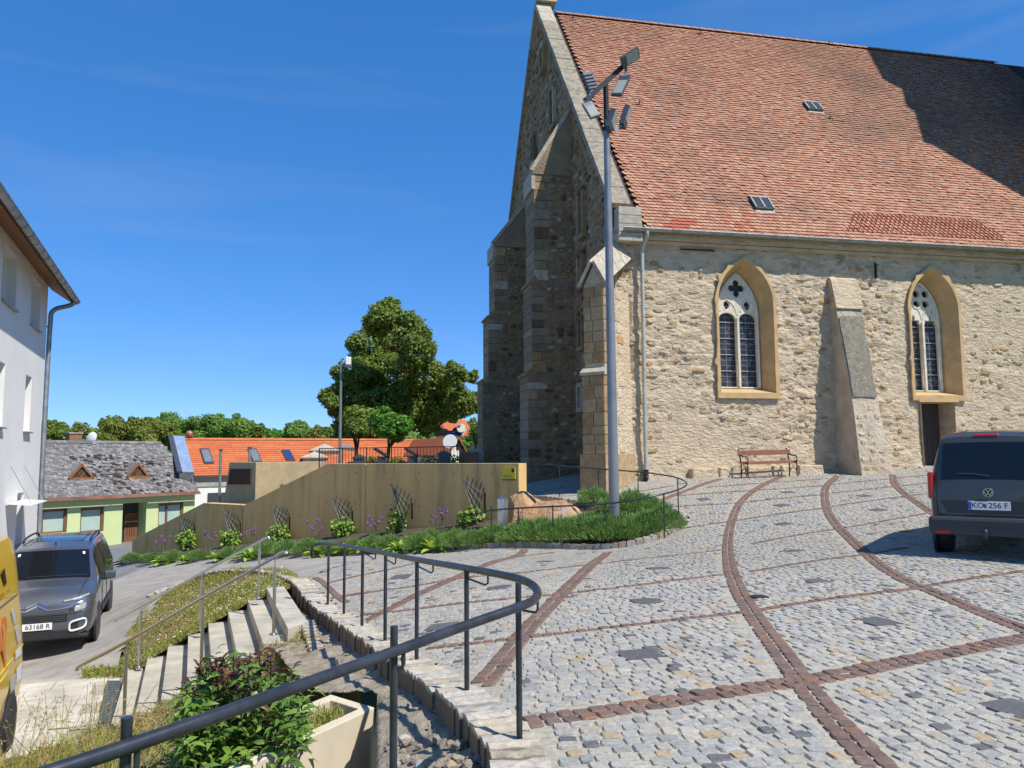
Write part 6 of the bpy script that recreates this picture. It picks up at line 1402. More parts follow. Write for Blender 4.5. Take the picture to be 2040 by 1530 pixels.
# ================================================================ vehicles (local frame: x rear -> front, y left, z up)
def ringpts(z0,w,zb,wt,zt):
    h=[(0,z0),(w*.90,z0),(w,z0+.16),(w,zb),(wt,zt-.06),(wt-.09,zt),(0,zt+.015)]
    P=np.array(h+[(-y,z) for y,z in h[-2:0:-1]])
    for _ in range(2): P=np.stack([P*.75+np.roll(P,-1,0)*.25,P*.25+np.roll(P,-1,0)*.75],1).reshape(-1,2)
    return P
class Body:
    def __init__(s,T): s.T=np.array(sorted(T)) # x,z0,w,zb,wt,zt
    def at(s,x): return [np.interp(x,s.T[:,0],s.T[:,k]) for k in range(1,6)]
    def build(s,name,m,root):
        xs=np.unique(np.r_[s.T[:,0],np.linspace(s.T[0,0],s.T[-1,0],26)]); G=[]
        for x in xs: G.append([(x,y,z) for y,z in ringpts(*s.at(x))])
        n=len(G[0]); mb=MB(); V=[p for g in G for p in g]
        mb.add(V,[(i*n+j,(i+1)*n+j,(i+1)*n+(j+1)%n,i*n+(j+1)%n) for i in range(len(G)-1) for j in range(n)]+[tuple(range(n)),tuple(range((len(G)-1)*n,len(G)*n))[::-1]])
        return mb.build(name,m,root,smooth=38,local=True)
    def side(s,x0,x1,s0,s1,sg,off=.008,n=8):
        G=[]
        for x in np.linspace(x0,x1,n):
            z0,w,zb,wt,zt=s.at(x); d=np.array([zt-.06-zb,w-wt]);d/=np.linalg.norm(d)
            G.append([(x,sg*(w+(wt-w)*q+off*d[0]),zb+(zt-.06-zb)*q+off*d[1]) for q in np.linspace(s0,s1,4)])
        return G
    def top(s,x0,x1,y0,y1,off=.01,n=7,edge=.10):
        G=[]
        for x in np.linspace(x0,x1,n):
            z0,w,zb,wt,zt=s.at(x); e=wt-edge; G.append([(x,e*q,zt+.013-.011*q*q+off) for q in np.linspace(y0,y1,9)])
        return G
def wheel(root,x,y,r,sg,w_=.2):
    o=bpy.data.objects.new('wheel',None); COL.objects.link(o); o.parent=root; WM[o.name]=WM[root.name]
    MB().lathe([(r*.62,-w_/2),(r*.93,-w_/2),(r,-w_*.32),(r,w_*.32),(r*.93,w_/2),(r*.62,w_/2)],30,(x,y,r),(0,1,0)).build('tyre',m_tyre,o,smooth=40,local=True)
    MB().lathe([(r*.64,-w_*.4),(r*.64,w_*.42),(r*.58,w_*.42),(r*.55,w_*.2),(.05,w_*.2)] if sg>0 else [(.05,-w_*.2),(r*.55,-w_*.2),(r*.58,-w_*.42),(r*.64,-w_*.42),(r*.64,w_*.4)],24,(x,y,r),(0,1,0)).build('rim',m_rim,o,smooth=30,local=True)
    mb=MB()
    for k in range(5):
        a=k*2*math.pi/5; mb.bar((x,y+sg*w_*.40,r),(x+r*.6*math.cos(a),y+sg*w_*.38,r+r*.6*math.sin(a)),.06,.03,(0,1,0))
    mb.build('spokes',m_rim,o,local=True)
def arch(root,x,y,r,sg): MB().lathe([(r+.075,-.02),(r+.075,.022),(r-.02,.024)] ,30,(x,y,r*1.02),(0,sg,0)).build('wheel_arch',m_plastic,root,smooth=40,local=True)
# --- grey van seen from behind
hd=np.array([.74,1.,0]); hd/=np.linalg.norm(hd); rp=at(1970,1000,11.3); rz=math.atan2(hd[1],hd[0]); gz_=float(gh(rp[0]+.35,rp[1]+.6))
vw=thing('grey_van','grey brown van parked with its tailgate towards the viewer at the right edge','van',(rp[0],rp[1],gz_),rz)
vb=Body([(0,.36,.73,1.0,.68,1.10),(.05,.33,.755,1.05,.67,1.26),(.13,.32,.77,1.08,.645,1.56),(.21,.32,.78,1.09,.62,1.78),(.34,.30,.785,1.10,.61,1.85),(.9,.26,.79,1.10,.61,1.89),(2.4,.26,.79,1.09,.60,1.87),(2.9,.26,.79,1.05,.58,1.78),(3.5,.26,.785,.99,.68,1.14),(4.15,.28,.75,.82,.64,.93),(4.4,.32,.60,.62,.5,.74)])
vb.build('body',m_vw,vw)
MB().grid(vb.top(.012,.175,-.93,.93,.006,8,.03),flip=True).build('rear_window',m_carglass,vw,smooth=40,local=True)
mb=MB(); mb.box((-.02,0,.47),(.16,1.58,.27)); mb.build('rear_bumper',m_bumper,vw,local=True,bevel=.05)
for sg_ in (-1,1):
    MB().box((.035,sg_*.745,1.06),(.10,.075,.40)).build('tail_light',m_redlamp,vw,local=True,bevel=.025); MB().box((-.085,sg_*.60,.39),(.03,.20,.06)).build('reflector',m_redlamp,vw,local=True,bevel=.01)
    MB().grid(vb.side(.45,1.35,.10,.90,sg_)).build('side_window',m_carglass,vw,local=True); MB().grid(vb.side(1.45,2.35,.10,.90,sg_)).build('side_window',m_carglass,vw,local=True)
    for x in (.72,3.4): wheel(vw,x,sg_*.67,.325,sg_); arch(vw,x,sg_*.775,.325,sg_)
mb=MB(); mb.box((.225,0,1.80),(.05,.32,.035),np.array([[.8,0,.6],[0,1,0],[-.6,0,.8]])); mb.build('brake_light',m_redlamp,vw,local=True,bevel=.008)
mb=MB(); mb.prism([(-.62,.02),(-.52,-.14),(.52,-.14),(.62,.02),(.60,.05),(-.60,.05)],.012,O=(-.004,0,.80),X=(0,-1,0),Y=(0,0,1)); mb.build('plate_recess',m_bumper,vw,local=True)
MB().box((-.012,0,.855),(.012,1.2,.025)).build('handle_strip',m_vw,vw,local=True,bevel=.006)
np_=bpy.data.objects.new('number_plate',None); COL.objects.link(np_); np_.parent=vw; WM[np_.name]=WM[vw.name]
MB().box((-.026,.0,.775),(.012,.53,.125)).build('plate',m_plate,np_,local=True,bevel=.003); MB().box((-.0335,.243,.775),(.004,.042,.118)).build('blue_band',m_plateblue,np_,local=True)
MB().box((-.033,.048,.772),(.004,.034,.055)).build('crest',m_zincdark,np_,local=True)
text('plate_text','KO',.108,m_ink,np_,M4((-.034,.140,.776),(0,-1,0),(0,0,1))); text('plate_text','256 F',.108,m_ink,np_,M4((-.034,-.115,.776),(0,-1,0),(0,0,1)))
em=bpy.data.objects.new('emblem',None); COL.objects.link(em); em.parent=vw; WM[em.name]=WM[vw.name]
ec=np.array([-.012,0,.965]); er=.062
MB().lathe([(er*1.0,0),(er*1.0,.010),(er*.5,.012)],24,ec,(-1,0,0)).build('disc',m_ink,em,local=True)
mb=MB(); mb.tube([ec+[-.014,er*math.cos(t),er*math.sin(t)] for t in np.linspace(0,6.283,28,endpoint=False)],.007,6,closed=True)
for a,b in [((-.028,.048),(0,.006)),((.028,.048),(0,.006)),((-.052,.022),(-.024,-.048)),((-.024,-.048),(0,.0)),((0,.0),(.024,-.048)),((.024,-.048),(.052,.022))]:
    mb.bar(ec+[-.014,a[0],a[1]],ec+[-.014,b[0],b[1]],.010,.008,(1,0,0))
mb.build('letters',m_chrome,em,local=True)
mb=MB(); mb.tube(smooth([(.1,.05,.30),(-.05,.05,.30),(-.16,.05,.33),(-.17,.05,.40)],2),.022,8); mb.lathe([(.027,0),(.03,.03),(.015,.055)],10,(-.17,.05,.39)); mb.build('tow_bar',m_bumper,vw,local=True)
for sg_ in (-1,1):
    T_=vb.top(.012,.30,sg_*1.02,sg_*1.02,.004,9,.03); mb=MB(); mb.tube([(-.004,sg_*.665,.63),(-.004,sg_*.665,1.04)]+[tuple(g[0]) for g in T_],.006,5); mb.build('tailgate_seam',m_ink,vw,local=True)
MB().tube([(-.004,-.665,.625),(-.004,.665,.625)],.006,5).build('tailgate_seam',m_ink,vw,local=True)
T_=vb.top(.022,.034,-.05,.6,.016,2,.03); mb=MB(); mb.tube([tuple(T_[0][0]),tuple(T_[1][4]),tuple(T_[1][8])],.009,5); mb.build('rear_wiper',m_plastic,vw,local=True)
# --- silver grey people carrier facing the viewer
hd=np.array([1.07,-2.52]); hd/=np.linalg.norm(hd); rz=math.atan2(hd[1],hd[0]); wp=at(180,1280,15.2); Rz=rotz(rz); org=wp-Rz@np.array([3.55,.80,0])
cz=thing('silver_car','silver grey family van parked facing the viewer on the lower road','car',(org[0],org[1],-3.47),rz)
cb_=Body([(0,.30,.84,1.0,.60,1.55),(.06,.28,.90,1.06,.65,1.72),(.25,.26,.92,1.09,.68,1.80),(1.6,.25,.92,1.08,.69,1.82),(2.25,.25,.92,1.07,.69,1.79),(2.72,.25,.92,1.06,.70,1.70),(3.48,.25,.92,1.01,.83,1.17),(4.0,.25,.91,.94,.80,1.09),(4.22,.26,.875,.86,.79,1.02),(4.33,.27,.83,.76,.76,.93),(4.385,.28,.77,.66,.70,.80),(4.41,.30,.70,.58,.62,.70)])
cb_.build('body',m_silver,cz)
MB().grid(cb_.top(2.78,3.44,-.97,.97,.007,8,.055)).build('windscreen',m_carglass,cz,smooth=40,local=True)
for sg_ in (-1,1):
    fl=(sg_<0)
    for a,b in ((2.05,2.85),(1.15,1.98),(.30,1.08)): MB().grid(cb_.side(a,b,.10,.90,sg_),flip=fl).build('side_window',m_carglass,cz,local=True)
    for x in (.78,3.55): wheel(cz,x,sg_*.82,.33,sg_); arch(cz,x,sg_*.905,.33,sg_)
    mb=MB(); 
    mb.tube(smooth([(2.25,sg_*.60,1.80),(2.15,sg_*.60,1.86),(1.2,sg_*.605,1.885),(.55,sg_*.60,1.86),(.45,sg_*.60,1.80)],2),.022,8); mb.build('roof_rail',m_plastic,cz,local=True)
    mb=MB(); mb.box((2.72,sg_*1.03,1.13),(.12,.22,.17)); mb.build('mirror',m_silver,cz,local=True,bevel=.04); MB().bar((2.74,sg_*.88,1.06),(2.72,sg_*1.0,1.08),.06,.05).build('mirror_arm',m_plastic,cz,local=True)
    # slim upper light, main lamp pod, fog lamp with pale ring
    def fx(y,z): # front surface
        xs=np.linspace(4.0,4.41,42); best=4.0
        for x in xs:
            z0,w,zb,wt,zt=cb_.at(x)
            hw_=w if z<zb else w+(wt-w)*(z-zb)/max(zt-zb,.01)
            if z<zt and abs(y)<hw_-.02: best=x
        return best
    mb=MB(); pts=[(fx(y,z)+.012,sg_*y,z) for y,z in ((.42,.905),(.56,.925),(.70,.955),(.80,.985))]; mb.tube(pts,.022,6); mb.build('daytime_light',m_lamplens,cz,local=True)
    def pod(y0,y1,z0,z1,name,m,off,grow=0):
        mb=MB(); P=[]
        for t in np.linspace(0,6.283,20,endpoint=False):
            cc=math.copysign(abs(math.cos(t))**.55,math.cos(t)); ss=math.copysign(abs(math.sin(t))**.55,math.sin(t)); y=(y0+y1)/2+(y1-y0)/2*cc; z=(z0+z1)/2+(z1-z0)/2*ss+.05*(y-(y0+y1)/2)/(y1-y0)*1.2
            P.append((fx(y,z)+off,sg_*y,z))
        c=np.mean(P,0); mb.add(P+[c+[.01,0,0]],[(i,(i+1)%20,20) if sg_>0 else ((i+1)%20,i,20) for i in range(20)]); return mb,P
    mb,_=pod(.50,.80,.70,.86,'h',None,.012); mb.build('headlight',m_plastic,cz,local=True); mb,_=pod(.60,.78,.74,.85,'h',None,.022); mb.build('headlight_lens',m_lamplens,cz,local=True)
    mb,P=pod(.53,.79,.40,.57,'f',None,.010); mb.build('fog_light',m_plastic,cz,local=True); mb=MB(); mb.tube([np.array(p)+[.012,0,0] for p in P],.018,6,closed=True); mb.build('fog_light_ring',m_dish,cz,local=True)
mb=MB(); mb.box((4.415,0,.635),(.02,.98,.15)); mb.build('grille',m_plastic,cz,local=True,bevel=.01)
for k in range(4): MB().box((4.428,0,.585+k*.035),(.01,.92,.008)).build('grille_bar',m_zincdark,cz,local=True)
mb=MB(); mb.box((4.395,0,.34),(.06,1.36,.17)); mb.build('lower_bumper',m_plastic,cz,local=True,bevel=.02)
mb=MB(); mb.box((4.25,0,.28),(.3,1.66,.08)); mb.build('front_skirt',m_plastic,cz,local=True,bevel=.03)
for z,h in ((.835,.05),(.775,.04)):
    mb=MB(); mb.tube([(fx(abs(y),zz_)+.014,y,zz_) for y,zz_ in ((-.75,z+.09),(-.42,z+.02),(-.16,z),(0,z+.075),(.16,z),(.42,z+.02),(.75,z+.09))],.016,6); mb.build('chevron_trim',m_chrome,cz,local=True)
np2=bpy.data.objects.new('number_plate',None); COL.objects.link(np2); np2.parent=cz; WM[np2.name]=WM[cz.name]
MB().box((4.438,0,.50),(.012,.52,.12)).build('plate',m_plate,np2,local=True); text('plate_text','63168 R',.115,m_ink,np2,M4((4.446,.035,.50),(0,1,0),(0,0,1)))
MB().box((4.446,-.238,.50),(.004,.04,.112)).build('blue_band',m_plateblue,np2,local=True)
mb=MB(); mb.lathe([(.015,0),(.02,.03),(.006,.06)],8,(2.45,0,1.765)); mb.build('aerial',m_plastic,cz,local=True)
MB().tube([(3.42,-.6,1.195),(3.36,0,1.25),(3.30,.35,1.30)],.009,5).build('wiper',m_plastic,cz,local=True)
MB().grid([[(x,y,float(np.interp(x,cb_.T[:,0],cb_.T[:,5]))+.014) for y in np.linspace(-.46,.46,5)] for x in np.linspace(.5,2.2,8)],flip=True).build('glass_roof',m_carglass,cz,local=True)
for sg_ in (-1,1):
    for x in (1.12,2.02,2.95):
        z0,w,zb,wt,zt=cb_.at(x); MB().tube([(x,sg_*(w+.002),.42),(x,sg_*(w+.002),zb),(x-.02,sg_*(wt+.012),zt-.08)],.005,4).build('door_seam',m_ink,cz,local=True)
    for x in (1.25,2.15): MB().box((x,sg_*.925,.98),(.20,.03,.035)).build('door_handle',m_silver,cz,local=True,bevel=.008)
    MB().box((2.1,sg_*.93,.52),(1.9,.03,.11)).build('side_trim',m_plastic,cz,local=True,bevel=.01)
    T_=cb_.top(3.46,4.30,sg_*.93,sg_*.93,.002,8,.08); MB().tube([tuple(g[0]) for g in T_],.005,4).build('bonnet_seam',m_ink,cz,local=True)
    T_=cb_.top(2.84,2.90,sg_*.80,sg_*.86,.013,2,.055); MB().grid([[g[0],g[8]] for g in T_] if sg_<0 else [[g[8],g[0]] for g in T_],flip=True).build('windscreen_sticker',m_plate,cz,local=True)
MB().tube([tuple(p) for p in cb_.top(3.40,3.40,-.45,.9,.012,2,.055)[0]],.006,4).build('wiper',m_plastic,cz,local=True)
# --- yellow van at the left edge
xd=np.array([.40,-.92,0]); xd/=np.linalg.norm(xd); rz=math.atan2(xd[1],xd[0]); yd=np.array([-xd[1],xd[0],0]); cor=at(49,1300,10.35); org=cor-yd*.985; 
yv=thing('yellow_van','yellow van with orange print and white stickers cut off by the left edge','van',(org[0],org[1],-3.46),rz)
yb=Body([(0,.42,.90,1.0,.76,2.2),(.03,.36,.95,1.1,.80,2.36),(.12,.32,.985,1.15,.83,2.46),(.4,.30,.995,1.18,.84,2.52),(4.6,.30,.995,1.18,.84,2.52),(5.2,.30,.97,1.1,.82,1.55),(5.5,.32,.9,.95,.75,1.05)])
yb.build('body',m_yellow,yv)
for x,yy in ((.95,.93),(.95,-.93),(4.3,.93),(4.3,-.93)): wheel(yv,x,yy,.34,1 if yy>0 else -1)
arch(yv,.95,.975,.34,1); MB().grid(yb.top(4.66,5.17,-.92,.92,.01,6,.06),flip=False).build('windscreen',m_carglass,yv,local=True)
for sg_ in (-1,1): MB().grid(yb.side(3.7,4.55,.06,.62,sg_),flip=sg_<0).build('side_window',m_carglass,yv,local=True)
ysf=cor+yd*.02
def ypl(px,py,z=None): return onplane(px,py,cor+yd*.012,yd)
def ysurf(px,py,off=.012):
    p=ypl(px,py); q=np.linalg.inv(WM[yv.name])@np.r_[p,1]; x=max(q[0],.02); z=q[2]; z0,w,zb,wt,zt=yb.at(x); y=w if z<zb else w+(wt-w)*min(1,(z-zb)/(zt-.06-zb)); return np.array([x,y+off,z])
def ypatch(pts,name,m,th=.006): 
    P=[ysurf(*p) for p in pts]; MB().add(P+[p-[0,.012,0] for p in P],[tuple(range(len(P))),tuple(range(len(P)))[::-1]]).build(name,m,yv,local=True)
for pts in ([(31,1215),(36,1209),(38,1238),(33,1244)],[(33,1249),(39,1243),(41,1270),(35,1280)],[(29,1297),(41,1284),(41,1302),(29,1314)],[(18,1352),(30,1340),(30,1368),(19,1382)],[(31,1332),(42,1318),(41,1350),(31,1362)]): ypatch(pts,'sticker',m_plate)
ypatch([(10,1152),(15,1146),(18,1168),(12,1174)],'blue_badge',m_plateblue); ypatch([(24,1140),(31,1130),(31,1160),(26,1166)],'red_badge',m_corten)
for pts in ([(15,1184),(25,1175),(25,1178),(15,1187)],[(15,1190),(26,1180),(26,1183),(15,1193)],[(0,1200),(7,1193),(7,1196),(0,1203)],[(0,1208),(7,1201),(7,1204),(0,1211)],[(31,1173),(36,1168),(36,1171),(31,1176)]): ypatch(pts,'vent_slot',m_yellow2)
for a,b in (((0,1222),(47,1183)),((0,1360),(50,1296)),((0,1345),(50,1283))):
    A=ysurf(*a,.004);B=ysurf(*b,.004); MB().bar(A,B,.012,.012,(0,1,0)).build('panel_seam' ,m_zincdark if a[1]==1222 else m_yellow2,yv,local=True)
pR=ysurf(7,1292,.014); text('orange_letter','R',.95,m_orangep,yv,M4(pR,(-1,0,0),(0,0,1)))
# ================================================================ white building at the left
kc=at(72,1062,22.5); dl=ray(370,915)*[1,1,0]; dl/=np.linalg.norm(dl); bn_=np.array([dl[1],-dl[0],0])   # normal to the right
wb=thing('white_building','tall plain white rendered building with deep windows and timber eaves at the left edge','building',(kc[0],kc[1],-4.6))
zt=at(105,570,22.5)[2]
def wpl(px,py,o=0): return onplane(px,py,kc+bn_*o,bn_)
def wsz(p): return (kc-p)@dl, p[2]     # distance from the corner towards the viewer, height
LB=16.
wnd=[]
for tl_,tr_2,br in [((8.5,487),(35.7,515),(31,623.6)),((64.6,551.5),(82.6,571),(81,666)),((52,746),(64,752),(59.6,864)),((-14,715),(11,725),(5,855)),((35,983),(48,980),(38,1090)),((-40,430),(-15,470),(-20,590))]:
    a=wsz(wpl(*tr_2)); b=wsz(wpl(*br)); c=wsz(wpl(*tl_)); wnd.append((a[0],max(c[0],a[0]+.75),b[1],a[1]))
ys_=sorted(set([0,LB]+[round(v,3) for w_ in wnd for v in w_[:2]])); zs_=sorted(set([-4.6,zt]+[round(v,3) for w_ in wnd for v in w_[2:]]))
mb=MB(); pt=lambda s,z,o=0: kc*[1,1,0]-dl*s+bn_*o+[0,0,z]
for a,b in zip(ys_[:-1],ys_[1:]):
    for c,d in zip(zs_[:-1],zs_[1:]):
        m_=((a+b)/2,(c+d)/2)
        if any(w_[0]<m_[0]<w_[1] and w_[2]<m_[1]<w_[3] for w_ in wnd): continue
        mb.quad(pt(a,c),pt(a,d),pt(b,d),pt(b,c))
mb.quad(pt(0,-4.6),pt(0,-4.6,-9),pt(0,zt,-9),pt(0,zt)); mb.quad(pt(0,zt,-9),pt(LB,zt,-9),pt(LB,zt),pt(0,zt)); mb.add([pt(LB,-4.6),pt(LB,-4.6,-9),pt(LB,zt,-9),pt(LB,zt+3.1,-4.5),pt(LB,zt),pt(0,-4.6),pt(0,-4.6,-9),pt(0,zt,-9),pt(0,zt+3.1,-4.5),pt(0,zt)],[(0,1,2,3,4),(9,8,7,6,5)]); mb.build('wall',m_white,wb)
for (a,b,c,d) in wnd:
    r=bpy.data.objects.new('window',None); COL.objects.link(r); r.parent=wb; WM[r.name]=WM[wb.name]; mb=MB(); o=-.32
    for q in ([pt(a,c),pt(a,d),pt(a,d,o),pt(a,c,o)],[pt(b,c),pt(b,c,o),pt(b,d,o),pt(b,d)],[pt(a,d),pt(b,d),pt(b,d,o),pt(a,d,o)],[pt(a,c),pt(a,c,o),pt(b,c,o),pt(b,c)]): mb.quad(*q)
    mb.build('reveal',m_white,r); mb=MB(); fw=.07
    for (s0,s1,z0,z1) in ((a,a+fw,c,d),(b-fw,b,c,d),(a+fw,b-fw,c,c+fw),(a+fw,b-fw,d-fw,d)): mb.box((pt((s0+s1)/2,(z0+z1)/2,o+.03)),(s1-s0,.06,z1-z0),np.stack([dl,bn_,[0,0,1]],1))
    mb.build('frame',m_white,r); MB().box(pt((a+b)/2,(c+d)/2,o+.01),(b-a-.1,.015,d-c-.1),np.stack([dl,bn_,[0,0,1]],1)).build('pane',m_pane,r)
    MB().box(pt((a+b)/2,c+.02,-.12),(b-a+.08,.42,.03),np.stack([dl,bn_,[0,0,1]],1)).build('sill',m_zinc,r)
OV=.56; DZ=.36
mb=MB(); mb.add([pt(-.65,zt+.02,-.02),pt(LB,zt+.02,-.02),pt(LB,zt-DZ,OV),pt(-.65,zt-DZ,OV),pt(-.65,zt+.14,-.02),pt(LB,zt+.14,-.02),pt(LB,zt-DZ+.12,OV),pt(-.65,zt-DZ+.12,OV)],[(0,1,2,3),(7,6,5,4),(1,0,4,5),(2,1,5,6),(3,2,6,7),(0,3,7,4)]); mb.build('timber_soffit',m_soffit,wb)
for s in []: MB().bar(pt(s,zt-.07,0.0),pt(s,zt-.12,OV-.08),.10,.10).build('rafter',m_soffit,wb)
mb=MB(); mb.add([pt(-.8,zt-DZ+.13,OV+.06),pt(LB,zt-DZ+.13,OV+.06),pt(LB,zt+3.2,-4.5),pt(-.8,zt+3.2,-4.5),pt(LB,zt,-9.8),pt(-.8,zt,-9.8),pt(-.8,zt-DZ+.24,OV+.06),pt(LB,zt-DZ+.24,OV+.06),pt(LB,zt+3.3,-4.5),pt(-.8,zt+3.3,-4.5)],[(3,2,1,0),(5,4,2,3),(6,7,8,9),(0,1,7,6),(0,6,9,3),(9,8,4,5)]); mb.build('roof',m_zincdark,wb)
mb=MB(); gA_=[[pt(s,zt-DZ+.09+.085*math.sin(t),OV+.10+.085*math.cos(t)) for t in np.linspace(math.pi,2*math.pi,8)] for s in (-.85,LB)]; mb.grid(gA_); mb.tube([pt(-.85,zt-DZ+.10,OV+.19),pt(LB,zt-DZ+.10,OV+.19)],.014,6); mb.build('gutter',m_zinc,wb)
for s in np.arange(-.6,9,.7): MB().tube([pt(s,zt-DZ+.09+.09*math.sin(t),OV+.10+.09*math.cos(t)) for t in np.linspace(math.pi*.9,2*math.pi,7)],.010,4).build('gutter_bracket',m_zinc,wb)
mb=MB(); mb.tube(smooth([pt(-.45,zt-DZ,OV+.08),pt(-.40,zt-DZ-.12,OV-.02),pt(-.12,zt-DZ-.3,.12),pt(-.10,zt-DZ-.6,.06),pt(-.10,-4.5,.06)],2),.068,12); mb.build('downpipe',m_zinc,wb,smooth=60)
for z in (zt-1.2,zt-3.6,zt-6): MB().lathe([(.075,-.02),(.075,.02)],12,pt(-.10,z,.06)).build('pipe_collar',m_zinc,wb)
cpz=at(30,997,20)[2]; p0=wpl(46,996); s0=wsz(p0)[0]; MB().add([pt(s0,p0[2],.02),pt(s0+2.2,p0[2],.02),pt(s0+2.2,p0[2]-.05,.55),pt(s0,p0[2]-.05,.55),pt(s0,p0[2]+.02,.02),pt(s0+2.2,p0[2]+.02,.02),pt(s0+2.2,p0[2]-.03,.55),pt(s0,p0[2]-.03,.55)],[(3,2,1,0),(4,5,6,7),(0,1,5,4),(1,2,6,5),(2,3,7,6),(3,0,4,7)]).build('canopy',m_dish,wb)
for s in (s0+.2,s0+1.9): MB().tube([pt(s,p0[2]+.9,.02),pt(s,p0[2]-.03,.5)],.008,5).build('canopy_rod',m_steel,wb)
# ================================================================ lime green house and its mossy slate roof
ga,gb=at(70,1000,37.5),at(388,1000,44.5); gd=(gb-ga)*[1,1,0]; GL=np.linalg.norm(gd); gd/=GL; gn=np.array([gd[1],-gd[0],0])
def gpl(px,py,o=0): return onplane(px,py,ga+gn*o,gn)
def gsz(px,py): p=gpl(px,py); return ((p-ga)@gd,p[2])
gp=lambda s,z,o=0: ga*[1,1,0]+gd*s+gn*o+[0,0,z]
ez=np.mean([gsz(90,993)[1],gsz(380,981)[1]]); zg=-5.2
gh_=thing('green_house','low lime green rendered house with mossy grey slate roof and two small dormers','house',tuple(gp(0,zg)))
ops=[('w',(85,1015),(135,1060)),('w',(161,1012),(208,1058)),('d',(245,1003),(292,1079)),('w',(316,1003),(366,1040))]
op=[]
for t,a,b in ops:
    s0,z1=gsz(*a); s1,_=gsz(b[0],a[1]); _,z0=gsz(*b); op.append((t,s0,s1,(z0 if t=='w' else zg),z1)); 
op[3]=('w',op[3][1],op[3][2],op[1][3],op[3][4])
ss=sorted(set([-3,GL]+[v for o in op for v in o[1:3]])); zz_=sorted(set([zg,ez]+[v for o in op for v in o[3:5]])); mb=MB()
for a,b in zip(ss[:-1],ss[1:]):
    for c,d in zip(zz_[:-1],zz_[1:]):
        if any(o[1]<(a+b)/2<o[2] and o[3]<(c+d)/2<o[4] for o in op): continue
        mb.quad(gp(a,c),gp(b,c),gp(b,d),gp(a,d))
mb.quad(gp(GL,zg),gp(GL,zg,-8),gp(GL,ez,-8),gp(GL,ez)); mb.build('wall',m_green,gh_)
MB().box(gp(GL/2-1.5,zg+.2,.02),(GL+3,.05,.75),np.stack([gd,gn,[0,0,1]],1)).build('plinth',m_step,gh_)
RG3=np.stack([gd,gn,[0,0,1]],1)
for i,(t,s0,s1,z0,z1) in enumerate(op):
    r=bpy.data.objects.new('window' if t=='w' else 'door',None); COL.objects.link(r); r.parent=gh_; WM[r.name]=WM[gh_.name]; dpt=-.18 if t=='w' else -.8; mb=MB()
    for q in ([gp(s0,z0),gp(s0,z1),gp(s0,z1,dpt),gp(s0,z0,dpt)],[gp(s1,z0),gp(s1,z0,dpt),gp(s1,z1,dpt),gp(s1,z1)],[gp(s0,z1),gp(s1,z1),gp(s1,z1,dpt),gp(s0,z1,dpt)],[gp(s0,z0),gp(s0,z0,dpt),gp(s1,z0,dpt),gp(s1,z0)]): mb.quad(*q)
    mb.build('reveal',m_green,r); W_,H_=s1-s0,z1-z0; c=(s0+s1)/2; zc=(z0+z1)/2
    if t=='w':
        for (a,b,e,f) in ((s0,s0+.09,z0,z1),(s1-.12,s1,z0,z1),(s0,s1,z0,z0+.08),(s0,s1,z1-.14,z1)): MB().box(gp((a+b)/2,(e+f)/2,dpt+.05),(b-a,.08,f-e),RG3).build('frame',m_brown,r)
        MB().box(gp(c,zc-.05,dpt+.01),(W_-.15,.02,H_-.16),RG3).build('blind',m_blind,r); MB().box(gp(c,zc,dpt+.028),(W_-.15,.006,H_-.16),RG3)
        if i==3: MB().box(gp(s0+W_*.36,zc,dpt+.06),(.10,.08,H_),RG3).build('mullion',m_brown,r)
    else:
        MB().box(gp(c,zc,dpt-.01),(W_,.02,H_),RG3).build('dark_panel',m_darkwood,r); MB().box(gp(s0+W_*.68,z0+H_*.40,dpt+.05),(W_*.56,.05,H_*.80),RG3).build('leaf',m_brown,r)
        for k in range(4): MB().box(gp(s0+W_*(.52+.1*k),z0+H_*.55,dpt+.085),(.035,.02,H_*.34),RG3).build('bar',m_darkwood,r)
        MB().box(gp(s0+W_*.20,z0+H_*.42,dpt+.04),(W_*.26,.03,H_*.6),RG3).build('side_light',m_pane,r)
rg1=at(200,883,44.0)[2]; rw_=3.6; rs=np.array([0,0,rg1])-np.array([0,0,ez+.05]); ev0,ev1=-3.,GL+.05
sv=(-gn*(rw_+.35)+np.array([0,0,rg1-ez-.02])); SLg=np.linalg.norm(sv); sv/=SLg; sn=np.cross(gd,sv); sn=sn if sn[2]>0 else -sn
e0=gp(0,ez+.02,.35)
mb=MB(); mb.add([e0+gd*ev0,e0+gd*ev1,e0+gd*ev1+sv*SLg,e0+gd*ev0+sv*SLg,gp(ev1,ez,-2*rw_),gp(ev0,ez,-2*rw_)],[(0,1,2,3),(3,2,4,5)]); rf=mb.build('roof',m_slate,gh_)
mb=MB(); RS=np.stack([gd,sv,sn],1)
dl_=[gsz(178,950)[0],gsz(291,948)[0]]
for r in range(int(SLg/.15)):
    s=ev0
    while s<ev1-.1:
        wq=R_.uniform(.17,.27); 
        bad=(abs(s-dl_[1]+1.4)<1.6*R_.random() or abs(s-dl_[1]-1.2)<1.0*R_.random()) and r<24
        t=R_.gauss(.02,.012)+(.05*R_.random() if bad else 0); a=R_.gauss(0,.03+(.25 if bad else 0)); c_,s_=math.cos(a),math.sin(a)
        if not(bad and R_.random()<.2): 
            Rr=RS@np.array([[c_,-s_,0],[s_,c_,0],[0,0,1.]]); mb.box(e0+gd*(s+wq/2)+sv*(r*.15+.10)+sn*t,(wq-.01,.19,.012),Rr,1 if (bad and R_.random()<.45) else 0)
        s+=wq
m_moss=mat('dark_slate_moss',(.045,.035,.03),.95,G2,8,6)
o=mb.build('slates',[m_slate,m_moss],gh_); o['kind']='stuff'
